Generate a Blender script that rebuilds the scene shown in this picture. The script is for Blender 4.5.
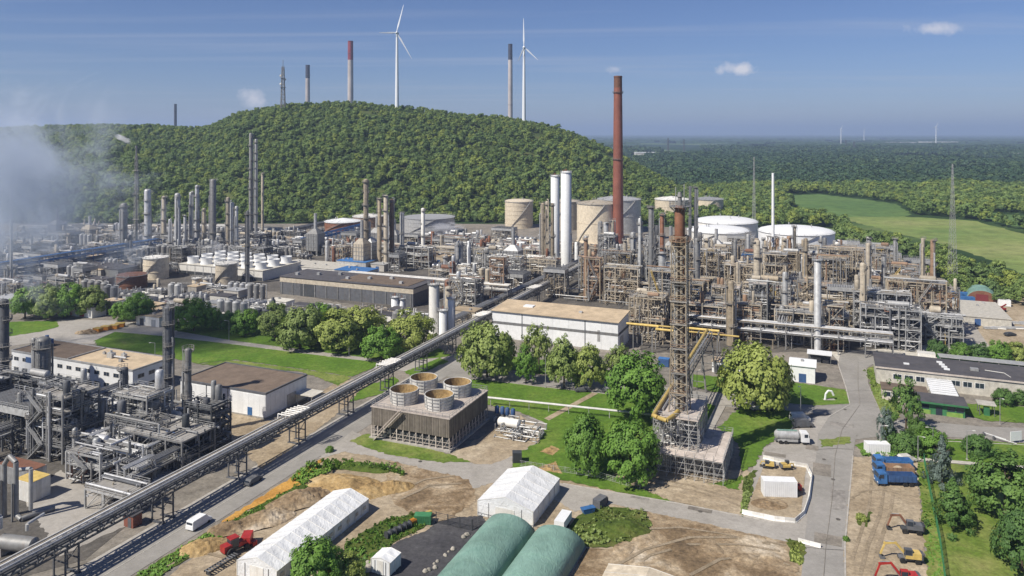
import bpy, bmesh, math, random
import numpy as np
from mathutils import Vector, Matrix, noise as mnoise

random.seed(7); np.random.seed(7)
for o in list(bpy.data.objects): bpy.data.objects.remove(o)
scene = bpy.context.scene
col = scene.collection
rad = math.radians

# ------------------------------------------------------------------ camera
FPX, HOR, CAMH = 760.0, 133.0, 80.0
cam = bpy.data.cameras.new('camera'); camo = bpy.data.objects.new('camera', cam); col.objects.link(camo)
camo.location = (0, 0, CAMH); camo.rotation_euler = (rad(90), 0, 0)
cam.sensor_width = 36; cam.lens = FPX / 1024 * 36; cam.shift_y = -(288 - HOR) / 1024
cam.clip_start = 1; cam.clip_end = 200000
scene.camera = camo

# ------------------------------------------------------------------ sky, sun, exposure
SUN_EL, SUN_AZ = 47.0, (-0.82, -0.57)          # direction towards the sun, seen in plan
world = bpy.data.worlds.new('World'); scene.world = world; world.use_nodes = True
wn, wl = world.node_tree.nodes, world.node_tree.links
for n in list(wn): wn.remove(n)
wo = wn.new('ShaderNodeOutputWorld'); bg = wn.new('ShaderNodeBackground'); bg.inputs['Strength'].default_value = 0.066
sky = wn.new('ShaderNodeTexSky'); sky.sky_type = 'NISHITA'; sky.sun_disc = False
sky.sun_elevation = rad(SUN_EL); sky.sun_rotation = math.atan2(SUN_AZ[0], SUN_AZ[1])
sky.altitude = 900; sky.air_density = 1.0; sky.dust_density = 0.4; sky.ozone_density = 5.0
# thin cirrus streaks spread over the whole sky
tc = wn.new('ShaderNodeTexCoord'); sep = wn.new('ShaderNodeSeparateXYZ'); wl.new(tc.outputs['Generated'], sep.inputs[0])
mz = wn.new('ShaderNodeMath'); mz.operation = 'MAXIMUM'; mz.inputs[1].default_value = 0.03; wl.new(sep.outputs['Z'], mz.inputs[0])
dx = wn.new('ShaderNodeMath'); dx.operation = 'DIVIDE'; wl.new(sep.outputs['X'], dx.inputs[0]); wl.new(mz.outputs[0], dx.inputs[1])
dy = wn.new('ShaderNodeMath'); dy.operation = 'DIVIDE'; wl.new(sep.outputs['Y'], dy.inputs[0]); wl.new(mz.outputs[0], dy.inputs[1])
cmb = wn.new('ShaderNodeCombineXYZ'); wl.new(dx.outputs[0], cmb.inputs[0]); wl.new(dy.outputs[0], cmb.inputs[1])
mp = wn.new('ShaderNodeMapping'); mp.inputs['Rotation'].default_value = (0, 0, rad(62)); mp.inputs['Scale'].default_value = (0.09, 0.42, 1); wl.new(cmb.outputs[0], mp.inputs['Vector'])
nz = wn.new('ShaderNodeTexNoise'); nz.inputs['Scale'].default_value = 1.0; nz.inputs['Detail'].default_value = 5; nz.inputs['Roughness'].default_value = 0.62; nz.inputs['Distortion'].default_value = 1.1; wl.new(mp.outputs[0], nz.inputs['Vector'])
rp = wn.new('ShaderNodeValToRGB'); rp.color_ramp.elements[0].position = 0.5; rp.color_ramp.elements[0].color = (0, 0, 0, 1); rp.color_ramp.elements[1].position = 0.86; rp.color_ramp.elements[1].color = (0.38, 0.38, 0.38, 1); wl.new(nz.outputs['Fac'], rp.inputs[0])
tint = wn.new('ShaderNodeMixRGB'); tint.blend_type = 'MULTIPLY'; tint.inputs['Fac'].default_value = 1; tint.inputs[2].default_value = (0.74, 0.77, 0.97, 1); wl.new(sky.outputs[0], tint.inputs[1])
mx = wn.new('ShaderNodeMixRGB'); wl.new(rp.outputs[0], mx.inputs['Fac']); wl.new(tint.outputs[0], mx.inputs[1]); mx.inputs[2].default_value = (6.3, 6.6, 7.6, 1)
def wmath(op, a, c):
    q = wn.new('ShaderNodeMath'); q.operation = op
    for s, v in ((q.inputs[0], a), (q.inputs[1], c)):
        if isinstance(v, (int, float)): s.default_value = v
        else: wl.new(v, s)
    return q.outputs[0]
# small fair-weather clouds, each a ragged patch round its own direction
skyc = mx.outputs[0]
cn = wn.new('ShaderNodeTexNoise'); cn.inputs['Scale'].default_value = 42; cn.inputs['Detail'].default_value = 5; cn.inputs['Roughness'].default_value = 0.62; wl.new(tc.outputs['Generated'], cn.inputs['Vector'])
for cpx, cpy, cw, chh, amt in ((738, 69, 22, 8, 0.85), (936, 28.5, 27, 8, 0.6), (616, 69, 9, 4, 0.4), (252, 98, 12, 12, 0.8), (120, -60, 40, 12, 0.7), (-300, 20, 44, 12, 0.7), (1350, 40, 40, 10, 0.7)):
    vec = Vector(((cpx - 512) / 760, 1, (133 - cpy) / 760)); ln_ = vec.length; vec.normalize(); rx = Vector((vec.y, -vec.x, 0)).normalized(); ry = rx.cross(vec)
    ds = []
    for ax, hw_ in ((rx, cw / 760 / ln_), (ry, chh / 760 / ln_)):
        dp = wn.new('ShaderNodeVectorMath'); dp.operation = 'DOT_PRODUCT'; wl.new(tc.outputs['Generated'], dp.inputs[0]); dp.inputs[1].default_value = tuple(ax); ds.append(wmath('POWER', wmath('ABSOLUTE', wmath('DIVIDE', dp.outputs['Value'], hw_), 0), 2.0))
    fd = wn.new('ShaderNodeVectorMath'); fd.operation = 'DOT_PRODUCT'; wl.new(tc.outputs['Generated'], fd.inputs[0]); fd.inputs[1].default_value = tuple(vec)
    e = wmath('SUBTRACT', 1.0, wmath('SQRT', wmath('ADD', ds[0], ds[1]), 0)); e = wmath('ADD', e, wmath('MULTIPLY', wmath('SUBTRACT', cn.outputs['Fac'], 0.5), 2.4))
    e = wmath('MULTIPLY', wmath('MINIMUM', wmath('MAXIMUM', wmath('MULTIPLY', e, 1.3), 0.0), 1.0), wmath('MULTIPLY', wmath('GREATER_THAN', fd.outputs['Value'], 0.5), amt))
    mm = wn.new('ShaderNodeMixRGB'); wl.new(e, mm.inputs['Fac']); wl.new(skyc, mm.inputs[1]); mm.inputs[2].default_value = (9.5, 9.3, 9.8, 1); skyc = mm.outputs[0]
wl.new(skyc, bg.inputs['Color']); wl.new(bg.outputs[0], wo.inputs['Surface'])

sl = bpy.data.lights.new('sun', 'SUN'); sl.energy = 4.8; sl.angle = rad(0.53); sl.color = (1.0, 0.94, 0.84)
so = bpy.data.objects.new('sun', sl); col.objects.link(so)
ce = math.cos(rad(SUN_EL)); hl = math.hypot(*SUN_AZ)
sdir = Vector((SUN_AZ[0] / hl * ce, SUN_AZ[1] / hl * ce, math.sin(rad(SUN_EL))))
so.rotation_euler = sdir.to_track_quat('Z', 'Y').to_euler(); so.location = (-200, -100, 400)
vs = scene.view_settings; vs.view_transform = 'Standard'; vs.look = 'None'; vs.exposure = 0.36; vs.gamma = 1; vs.use_curve_mapping = False
scene.cycles.use_denoising = True; scene.cycles.max_bounces = 5; scene.cycles.diffuse_bounces = 4; scene.cycles.glossy_bounces = 2
scene.cycles.transparent_max_bounces = 6; scene.cycles.volume_bounces = 2; scene.cycles.transmission_bounces = 2
scene.cycles.sample_clamp_indirect = 6; scene.cycles.volume_step_rate = 2.0; scene.cycles.volume_max_steps = 96

# ------------------------------------------------------------------ places: ground point seen at a picture position
def G(px, py, z=0.0):
    Y = FPX * (CAMH - z) / (py - HOR)
    return Vector(((px - 512) / FPX * Y, Y, z))
def zat(py, Y): return CAMH - (py - HOR) * Y / FPX     # height seen at row py at distance Y
def ppm(Y): return FPX / Y
GA = rad(22.8)                                          # the plant's street grid is turned by this much
RV = Vector((math.cos(GA), -math.sin(GA), 0)); UV = Vector((math.sin(GA), math.cos(GA), 0))
GRZ = -GA

# ------------------------------------------------------------------ materials
MATS = {}
def ramp(nt, fac, stops):
    r = nt.nodes.new('ShaderNodeValToRGB'); e = r.color_ramp.elements
    while len(e) < len(stops): e.new(0.5)
    for k, (p, c) in enumerate(stops): e[k].position = p; e[k].color = (c[0], c[1], c[2], 1)
    nt.links.new(fac, r.inputs[0]); return r.outputs[0]
def tnoise(nt, vec, scale, detail=4, rough=0.55, dist=0.0):
    n = nt.nodes.new('ShaderNodeTexNoise'); n.inputs['Scale'].default_value = scale; n.inputs['Detail'].default_value = detail
    n.inputs['Roughness'].default_value = rough; n.inputs['Distortion'].default_value = dist
    if vec is not None: nt.links.new(vec, n.inputs['Vector'])
    return n.outputs['Fac']
def mixc(nt, fac, a, b, mode='MIX'):
    m = nt.nodes.new('ShaderNodeMixRGB'); m.blend_type = mode
    for s, v in ((m.inputs['Fac'], fac), (m.inputs[1], a), (m.inputs[2], b)):
        if isinstance(v, (int, float)): s.default_value = v
        elif isinstance(v, tuple): s.default_value = (v[0], v[1], v[2], 1)
        else: nt.links.new(v, s)
    return m.outputs[0]
def newmat(name, rough=0.7, metal=0.0, spec=0.35):
    m = bpy.data.materials.new(name); m.use_nodes = True; nt = m.node_tree
    b = nt.nodes['Principled BSDF']; b.inputs['Roughness'].default_value = rough; b.inputs['Metallic'].default_value = metal
    b.inputs['Specular IOR Level'].default_value = spec
    MATS[name] = m; return m, nt, b
def vmap(nt, scale, kind='Object'):
    t = nt.nodes.new('ShaderNodeTexCoord'); mpn = nt.nodes.new('ShaderNodeMapping'); mpn.inputs['Scale'].default_value = scale
    if kind == 'World':
        g = nt.nodes.new('ShaderNodeNewGeometry'); nt.links.new(g.outputs['Position'], mpn.inputs['Vector'])
    else: nt.links.new(t.outputs[kind], mpn.inputs['Vector'])
    return mpn.outputs[0]
def painted(name, c, var=0.25, dirt=(0.16, 0.11, 0.07), dirt_amt=0.35, rough=0.6, metal=0.0, scale=0.8, streak=True, rnd=0.25):
    """paint or metal with blotches, runs of dirt and a little difference from object to object"""
    m, nt, b = newmat(name, rough, metal)
    v = vmap(nt, (scale, scale, scale), 'World')
    lo = tuple(x * (1 - var) for x in c); hi = tuple(min(1, x * (1 + var * 0.6)) for x in c)
    base = ramp(nt, tnoise(nt, v, 1.0, 5, 0.6), [(0.3, lo), (0.7, hi)])
    v2 = vmap(nt, (scale * 1.6, scale * 1.6, scale * (0.22 if streak else 1.6)), 'World')
    d = ramp(nt, tnoise(nt, v2, 1.3, 5, 0.7), [(0.5, (0, 0, 0)), (0.78, (dirt_amt,) * 3)])
    c1 = mixc(nt, d, base, dirt)
    oi = nt.nodes.new('ShaderNodeObjectInfo')
    rr = ramp(nt, oi.outputs['Random'], [(0, (1 - rnd,) * 3), (1, (1 + rnd * 0.6,) * 3)])
    nt.links.new(mixc(nt, 1.0, c1, rr, 'MULTIPLY'), b.inputs['Base Color'])
    return m
def bumpy(nt, b, h, dist=0.05, strength=0.6):
    bp = nt.nodes.new('ShaderNodeBump'); bp.inputs['Distance'].default_value = dist; bp.inputs['Strength'].default_value = strength
    nt.links.new(h, bp.inputs['Height']); nt.links.new(bp.outputs[0], b.inputs['Normal'])

painted('steel', (0.25, 0.25, 0.245), dirt=(0.15, 0.085, 0.045), dirt_amt=0.5, metal=0.25, rough=0.55)
painted('galv', (0.46, 0.46, 0.45), metal=0.3, rough=0.5, dirt_amt=0.4)
painted('alu', (0.52, 0.52, 0.52), metal=0.35, rough=0.45, dirt=(0.25, 0.2, 0.15), dirt_amt=0.4)
painted('beige', (0.36, 0.30, 0.215), dirt=(0.2, 0.12, 0.07), dirt_amt=0.5)
painted('sand', (0.44, 0.385, 0.30), dirt=(0.26, 0.17, 0.1), dirt_amt=0.4)
painted('cream', (0.66, 0.57, 0.43), dirt=(0.33, 0.22, 0.14), dirt_amt=0.35)
painted('white', (0.74, 0.745, 0.74), dirt=(0.45, 0.42, 0.38), dirt_amt=0.2, var=0.08, rnd=0.06)
painted('offwhite', (0.70, 0.68, 0.63), dirt=(0.36, 0.29, 0.22), dirt_amt=0.4, var=0.12)
painted('dark', (0.055, 0.06, 0.065), dirt=(0.12, 0.08, 0.05), dirt_amt=0.4)
painted('charcoal', (0.11, 0.115, 0.125), dirt=(0.17, 0.12, 0.08), dirt_amt=0.4)
painted('rust', (0.215, 0.10, 0.06), dirt=(0.10, 0.05, 0.03), dirt_amt=0.6)
painted('rustlight', (0.30, 0.195, 0.125), dirt=(0.14, 0.07, 0.04), dirt_amt=0.6)
painted('brick', (0.245, 0.09, 0.06), dirt=(0.12, 0.06, 0.05), dirt_amt=0.45, scale=0.12, rnd=0)
painted('yellow', (0.58, 0.42, 0.13), dirt=(0.35, 0.22, 0.07), dirt_amt=0.4)
painted('bluepaint', (0.05, 0.16, 0.38), dirt=(0.08, 0.1, 0.16), dirt_amt=0.3)
painted('bluesteel', (0.045, 0.10, 0.235), dirt=(0.08, 0.07, 0.07), dirt_amt=0.4)
painted('redpaint', (0.36, 0.03, 0.025), dirt=(0.2, 0.05, 0.04), dirt_amt=0.3, rough=0.45)
painted('redmaroon', (0.22, 0.04, 0.045), dirt=(0.1, 0.03, 0.03), dirt_amt=0.3, scale=0.03)
painted('orange', (0.62, 0.25, 0.03), dirt=(0.2, 0.09, 0.03), dirt_amt=0.4)
painted('greenpaint', (0.05, 0.19, 0.08), dirt=(0.06, 0.08, 0.05), dirt_amt=0.3)
painted('limegreen', (0.28, 0.46, 0.10), dirt=(0.1, 0.12, 0.05), dirt_amt=0.2)
painted('tyre', (0.02, 0.02, 0.02), dirt=(0.12, 0.1, 0.08), dirt_amt=0.5, rough=0.85)
painted('concrete', (0.40, 0.375, 0.335), dirt=(0.2, 0.17, 0.14), dirt_amt=0.5, rough=0.9)
painted('stone', (0.36, 0.33, 0.28), dirt=(0.2, 0.16, 0.12), dirt_amt=0.5, rough=0.9)
painted('timber', (0.185, 0.16, 0.13), dirt=(0.11, 0.085, 0.06), dirt_amt=0.5, rough=0.85)
painted('grating', (0.30, 0.285, 0.26), dirt=(0.17, 0.12, 0.08), dirt_amt=0.5, rough=0.75)
painted('palewood', (0.56, 0.49, 0.43), dirt=(0.3, 0.24, 0.2), dirt_amt=0.35, rough=0.85)
painted('bark', (0.10, 0.075, 0.05), dirt=(0.05, 0.04, 0.03), dirt_amt=0.4, rough=0.95)
painted('roofbrown', (0.155, 0.115, 0.085), dirt=(0.24, 0.19, 0.14), dirt_amt=0.5, rough=0.95, scale=0.35, streak=False)
painted('rooftan', (0.46, 0.36, 0.24), dirt=(0.28, 0.21, 0.14), dirt_amt=0.5, rough=0.95, scale=0.3, streak=False)
painted('roofdark', (0.075, 0.072, 0.078), dirt=(0.15, 0.12, 0.1), dirt_amt=0.4, rough=0.95, scale=0.3, streak=False)
painted('paleconc', (0.56, 0.53, 0.46), dirt=(0.3, 0.25, 0.2), dirt_amt=0.4, rough=0.9)
painted('greentent', (0.20, 0.325, 0.265), dirt=(0.085, 0.19, 0.15), dirt_amt=0.55, rough=0.5, scale=0.18, var=0.3, rnd=0)
m = painted('tentwhite', (0.70, 0.705, 0.70), var=0.1, dirt=(0.42, 0.40, 0.36), dirt_amt=0.35, rough=0.6, scale=0.35, rnd=0)
for m in (m, MATS['greentent']):
    nt = m.node_tree; bumpy(nt, nt.nodes['Principled BSDF'], tnoise(nt, vmap(nt, (0.9, 0.35, 0.9), 'World'), 1.2, 4, 0.6, 1.5), 0.25, 0.7)
painted('turbine', (0.74, 0.76, 0.78), dirt=(0.5, 0.5, 0.5), dirt_amt=0.1, var=0.03, rnd=0, scale=0.05)
painted('chimgrey', (0.48, 0.43, 0.41), dirt=(0.3, 0.27, 0.26), dirt_amt=0.3, scale=0.03, rnd=0)
painted('chimdark', (0.05, 0.055, 0.08), dirt=(0.07, 0.06, 0.06), dirt_amt=0.3, scale=0.03, rnd=0)
m, nt, b = newmat('glass', 0.08, 0.0, 0.6); b.inputs['Base Color'].default_value = (0.025, 0.035, 0.05, 1)

def foliage(name, c_lo, c_hi, rnd=0.35):
    m, nt, b = newmat(name, 0.6, 0, 0.25)
    at = nt.nodes.new('ShaderNodeAttribute'); at.attribute_name = 'tone'
    base = ramp(nt, at.outputs['Fac'], [(0.0, c_lo), (1.0, c_hi)])
    oi = nt.nodes.new('ShaderNodeObjectInfo')
    rr = ramp(nt, oi.outputs['Random'], [(0, (1 - rnd, 1 - rnd * 0.8, 1 - rnd * 0.3)), (0.35, (1 - rnd * 0.4, 1 - rnd * 0.2, 1)), (0.7, (1, 1, 1)), (1, (1 + rnd * 0.9, 1 + rnd * 0.55, 1.0))])
    cc = mixc(nt, 1.0, base, rr, 'MULTIPLY')
    nt.links.new(cc, b.inputs['Base Color'])
    tr = nt.nodes.new('ShaderNodeBsdfTranslucent'); nt.links.new(mixc(nt, 1.0, cc, (1.1, 1.25, 0.6), 'MULTIPLY'), tr.inputs['Color'])
    ms = nt.nodes.new('ShaderNodeMixShader'); ms.inputs[0].default_value = 0.18
    out = nt.nodes['Material Output']; nt.links.new(b.outputs[0], ms.inputs[1]); nt.links.new(tr.outputs[0], ms.inputs[2]); nt.links.new(ms.outputs[0], out.inputs['Surface'])
    return m
foliage('leaf_fresh', (0.095, 0.19, 0.026), (0.20, 0.34, 0.055), 0.2)
foliage('leaf_olive', (0.17, 0.225, 0.048), (0.31, 0.37, 0.11), 0.2)
foliage('leaf_dark', (0.06, 0.125, 0.03), (0.135, 0.235, 0.055), 0.2)
foliage('leaf_blue', (0.09, 0.125, 0.105), (0.20, 0.25, 0.21), 0.1)
foliage('leaf_hill', (0.12, 0.18, 0.042), (0.26, 0.33, 0.088), 0.42)
foliage('leaf_far', (0.035, 0.07, 0.035), (0.09, 0.15, 0.065), 0.4)  # cloud shade over the far woods is put into this dark leaf colour

def soil(name, stops, scale, bump=0.12, rough=0.95, con=1.0):
    m, nt, b = newmat(name, rough, 0, 0.2)
    v = vmap(nt, (1, 1, 1), 'World')
    f1 = tnoise(nt, v, scale, 8, 0.62, 0.4)
    c1 = ramp(nt, f1, stops)
    f2 = tnoise(nt, v, scale * 9, 7, 0.78)
    g = ramp(nt, f2, [(0.3, (1 - 0.42 * con,) * 3), (0.7, (1 + 0.32 * con,) * 3)])
    c2 = mixc(nt, 1.0, c1, g, 'MULTIPLY')
    f3 = tnoise(nt, v, 1.6, 4, 0.8)
    c2 = mixc(nt, 1.0, c2, ramp(nt, f3, [(0.3, (1 - 0.22 * con,) * 3), (0.7, (1 + 0.2 * con,) * 3)]), 'MULTIPLY')
    nt.links.new(c2, b.inputs['Base Color'])
    bumpy(nt, b, f2, bump)
    return m
soil('lawn', [(0.25, (0.06, 0.125, 0.013)), (0.48, (0.095, 0.175, 0.02)), (0.64, (0.135, 0.20, 0.032)), (0.76, (0.19, 0.21, 0.06))], 0.07)
soil('lawn_rough', [(0.25, (0.06, 0.115, 0.015)), (0.45, (0.12, 0.18, 0.028)), (0.6, (0.20, 0.23, 0.06)), (0.75, (0.28, 0.26, 0.10))], 0.09, 0.3)
soil('weeds', [(0.2, (0.03, 0.06, 0.01)), (0.5, (0.08, 0.115, 0.02)), (0.75, (0.16, 0.15, 0.05))], 0.14, 0.4)
soil('dirt', [(0.3, (0.105, 0.075, 0.045)), (0.44, (0.22, 0.155, 0.09)), (0.56, (0.37, 0.285, 0.185)), (0.68, (0.52, 0.445, 0.34))], 0.10, 0.25, 0.95, 1.25)
soil('drydirt', [(0.25, (0.235, 0.18, 0.115)), (0.5, (0.355, 0.285, 0.195)), (0.75, (0.47, 0.395, 0.29))], 0.07, 0.1)
soil('ochre', [(0.3, (0.22, 0.14, 0.06)), (0.5, (0.40, 0.275, 0.125)), (0.68, (0.50, 0.385, 0.215))], 0.16, 0.35)
soil('orangesoil', [(0.25, (0.34, 0.16, 0.035)), (0.6, (0.55, 0.30, 0.07)), (0.8, (0.5, 0.36, 0.16))], 0.2, 0.2)
soil('asphalt', [(0.25, (0.215, 0.20, 0.18)), (0.5, (0.275, 0.26, 0.235)), (0.75, (0.33, 0.31, 0.285))], 0.05, 0.02, 0.9, 0.35)
soil('asphalt_pale', [(0.25, (0.28, 0.26, 0.225)), (0.5, (0.34, 0.315, 0.28)), (0.75, (0.40, 0.375, 0.335))], 0.06, 0.02, 0.9, 0.45)
soil('asphalt_dark', [(0.25, (0.045, 0.044, 0.047)), (0.5, (0.068, 0.066, 0.07)), (0.75, (0.10, 0.097, 0.097))], 0.08, 0.02, 0.9)
soil('yard', [(0.22, (0.15, 0.13, 0.11)), (0.45, (0.21, 0.19, 0.16)), (0.7, (0.28, 0.245, 0.205))], 0.04, 0.05, 0.9)
soil('unit_floor', [(0.25, (0.07, 0.064, 0.056)), (0.5, (0.115, 0.105, 0.092)), (0.75, (0.18, 0.16, 0.135))], 0.09, 0.05, 0.9)  # darker than the yard: deep shade between the structures is put into the colour
soil('wheel_track', [(0.3, (0.22, 0.175, 0.115)), (0.6, (0.33, 0.265, 0.185))], 0.3, 0.15)
soil('tarmac_lot', [(0.25, (0.19, 0.175, 0.16)), (0.5, (0.27, 0.25, 0.225)), (0.75, (0.33, 0.31, 0.28))], 0.05, 0.02, 0.9)
soil('field_green', [(0.3, (0.07, 0.135, 0.04)), (0.7, (0.12, 0.19, 0.055))], 0.008, 0.2)
soil('field_pale', [(0.3, (0.12, 0.19, 0.05)), (0.5, (0.19, 0.24, 0.07)), (0.7, (0.28, 0.285, 0.115))], 0.009, 0.2)

# ------------------------------------------------------------------ mesh building
class MB:
    def __init__(s): s.v = []; s.f = []
    def add(s, vs, fs):
        n = len(s.v); s.v.extend(tuple(p) for p in vs); s.f.extend(tuple(i + n for i in f) for f in fs); return s
    def box(s, c, d, rz=0.0):
        hx, hy, hz = d[0] / 2, d[1] / 2, d[2] / 2; ca, sa = math.cos(rz), math.sin(rz); vs = []
        for z in (-hz, hz):
            for x, y in ((-hx, -hy), (hx, -hy), (hx, hy), (-hx, hy)):
                vs.append((c[0] + x * ca - y * sa, c[1] + x * sa + y * ca, c[2] + z))
        return s.add(vs, [(3, 2, 1, 0), (4, 5, 6, 7), (0, 1, 5, 4), (1, 2, 6, 5), (2, 3, 7, 6), (3, 0, 4, 7)])
    def bar(s, p, q, w, h=None):
        """rectangular bar between two points"""
        h = h or w; p, q = Vector(p), Vector(q); d = q - p
        if d.length < 1e-6: return s
        d.normalize(); up = Vector((0, 0, 1)) if abs(d.z) < 0.9 else Vector((1, 0, 0))
        a = d.cross(up).normalized(); c = a.cross(d); vs = []
        for e in (p, q):
            for x, y in ((-1, -1), (1, -1), (1, 1), (-1, 1)): vs.append(e + a * (x * w / 2) + c * (y * h / 2))
        return s.add(vs, [(3, 2, 1, 0), (4, 5, 6, 7), (0, 1, 5, 4), (1, 2, 6, 5), (2, 3, 7, 6), (3, 0, 4, 7)])
    def tube(s, p, q, r, n=8, r2=None, caps=True):
        p, q = Vector(p), Vector(q); d = q - p
        if d.length < 1e-6: return s
        r2 = r if r2 is None else r2
        d.normalize(); up = Vector((0, 0, 1)) if abs(d.z) < 0.9 else Vector((1, 0, 0))
        a = d.cross(up).normalized(); c = d.cross(a); vs = []
        for e, rr in ((p, r), (q, r2)):
            for k in range(n):
                t = 2 * math.pi * k / n; vs.append(e + a * (math.cos(t) * rr) + c * (math.sin(t) * rr))
        fs = [(k, (k + 1) % n, n + (k + 1) % n, n + k) for k in range(n)]
        if caps: fs += [tuple(range(n - 1, -1, -1)), tuple(range(n, 2 * n))]
        return s.add(vs, fs)
    def path(s, pts, r, n=8):
        for a, c in zip(pts, pts[1:]): s.tube(a, c, r, n)
        return s
    def lathe(s, c, prof, n=24, axis='z', open_ends=False):
        """prof: list of (radius, height)"""
        vs = []
        for r, h in prof:
            for k in range(n):
                t = 2 * math.pi * k / n; x, y = math.cos(t) * r, math.sin(t) * r
                p = (x, y, h) if axis == 'z' else ((h, x, y) if axis == 'x' else (y, h, x))
                vs.append((c[0] + p[0], c[1] + p[1], c[2] + p[2]))
        fs = []
        for j in range(len(prof) - 1):
            for k in range(n):
                fs.append((j * n + k, j * n + (k + 1) % n, (j + 1) * n + (k + 1) % n, (j + 1) * n + k))
        if not open_ends:
            fs.append(tuple(range(n - 1, -1, -1))); fs.append(tuple((len(prof) - 1) * n + k for k in range(n)))
        return s.add(vs, fs)
    def prism(s, pts, z0, z1):
        n = len(pts); vs = [(p[0], p[1], z0) for p in pts] + [(p[0], p[1], z1) for p in pts]
        return s.add(vs, [tuple(range(n - 1, -1, -1)), tuple(range(n, 2 * n))] + [(k, (k + 1) % n, n + (k + 1) % n, n + k) for k in range(n)])
    def extrude(s, prof, axis, a, c):
        """prof of (u,z) swept along x or y from a to c"""
        n = len(prof)
        mk = (lambda t, u, z: (t, u, z)) if axis == 'x' else (lambda t, u, z: (u, t, z))
        vs = [mk(a, u, z) for u, z in prof] + [mk(c, u, z) for u, z in prof]
        return s.add(vs, [tuple(range(n - 1, -1, -1)), tuple(range(n, 2 * n))] + [(k, (k + 1) % n, n + (k + 1) % n, n + k) for k in range(n)])
    def mesh(s, name, mat, smooth=False):
        me = bpy.data.meshes.new(name); me.from_pydata([tuple(p) for p in s.v], [], s.f)
        if mat: me.materials.append(MATS[mat] if isinstance(mat, str) else mat)
        bm = bmesh.new(); bm.from_mesh(me); bmesh.ops.recalc_face_normals(bm, faces=bm.faces[:]); bm.to_mesh(me); bm.free()
        if smooth:
            me.polygons.foreach_set('use_smooth', [True] * len(me.polygons))
            try: me.set_sharp_from_angle(angle=rad(38))
            except Exception: pass
        me.update(); return me
def put(name, me, parent=None, loc=(0, 0, 0), rz=0.0, scale=None):
    o = bpy.data.objects.new(name, me); col.objects.link(o); o.location = loc; o.rotation_euler = (0, 0, rz)
    if scale is not None: o.scale = scale
    if parent: o.parent = parent
    return o
def part(name, mb, mat, parent=None, smooth=False, loc=(0, 0, 0), rz=0.0):
    return put(name, mb.mesh(name, mat, smooth), parent, loc, rz)
def tag(o, label=None, cat=None, group=None, kind=None):
    if label: o['label'] = label
    if cat: o['category'] = cat
    if group: o['group'] = group
    if kind: o['kind'] = kind
    return o
def thing(name, label, cat, loc=(0, 0, 0), rz=0.0, group=None):
    o = bpy.data.objects.new(name, None); col.objects.link(o); o.location = loc; o.rotation_euler = (0, 0, rz); o.empty_display_size = 1
    return tag(o, label, cat, group, 'thing' if cat else None)
def dup(root, loc, rz=None, label=None, scale=None):
    r = root.copy(); col.objects.link(r); r.location = loc
    if rz is not None: r.rotation_euler = (0, 0, rz)
    if scale is not None: r.scale = scale
    if label: r['label'] = label
    for ch in list(root.children):
        c = ch.copy(); col.objects.link(c); c.parent = r
        for g in list(ch.children):
            d = g.copy(); col.objects.link(d); d.parent = c
    return r
# shared unit pieces: a pipe of length 1 along z and a square post of height 1
UNIT = {}
def unit(kind, mat):
    k = (kind, mat)
    if k not in UNIT:
        mb = MB()
        if kind == 'tube': mb.tube((0, 0, 0), (0, 0, 1), 1.0, 10)
        elif kind == 'post': mb.box((0, 0, 0.5), (1, 1, 1))
        elif kind == 'beam': mb.box((0, 0, 0), (1, 1, 1))
        UNIT[k] = mb.mesh(kind + '_' + mat, mat, kind == 'tube')
    return UNIT[k]
def pipe(name, p, q, r, mat, parent):
    p, q = Vector(p), Vector(q); d = q - p
    o = put(name, unit('tube', mat), parent, p); o.rotation_euler = d.to_track_quat('Z', 'Y').to_euler(); o.scale = (r, r, d.length); return o
def post(name, x, y, z0, z1, w, mat, parent):
    return put(name, unit('post', mat), parent, (x, y, z0), 0, (w, w, z1 - z0))
def beam(name, c, d, mat, parent, rz=0.0):
    return put(name, unit('beam', mat), parent, c, rz, d)

# ================================================================== THE SETTING
def interp(x, xs, ys): return float(np.interp(x, xs, ys))

# land to the horizon
m, nt, b = newmat('land', 0.95, 0, 0.15)
v = vmap(nt, (1, 1, 1), 'World')
f = tnoise(nt, v, 0.0016, 6, 0.6, 0.3)
c = ramp(nt, f, [(0.36, (0.018, 0.04, 0.014)), (0.5, (0.03, 0.06, 0.018)), (0.56, (0.10, 0.15, 0.045)), (0.68, (0.22, 0.22, 0.10))])
f2 = tnoise(nt, v, 0.05, 5, 0.7); c = mixc(nt, 1.0, c, ramp(nt, f2, [(0.3, (0.7,) * 3), (0.7, (1.2,) * 3)]), 'MULTIPLY')
nt.links.new(c, b.inputs['Base Color'])
mb = MB(); mb.add([(-34000, -60, 0), (34000, -60, 0), (34000, 42000, 0), (-34000, 42000, 0)], [(0, 1, 2, 3)])
tag(part('ground', mb, 'land'), 'flat wooded land stretching to the horizon', None, None, 'structure')

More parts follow.
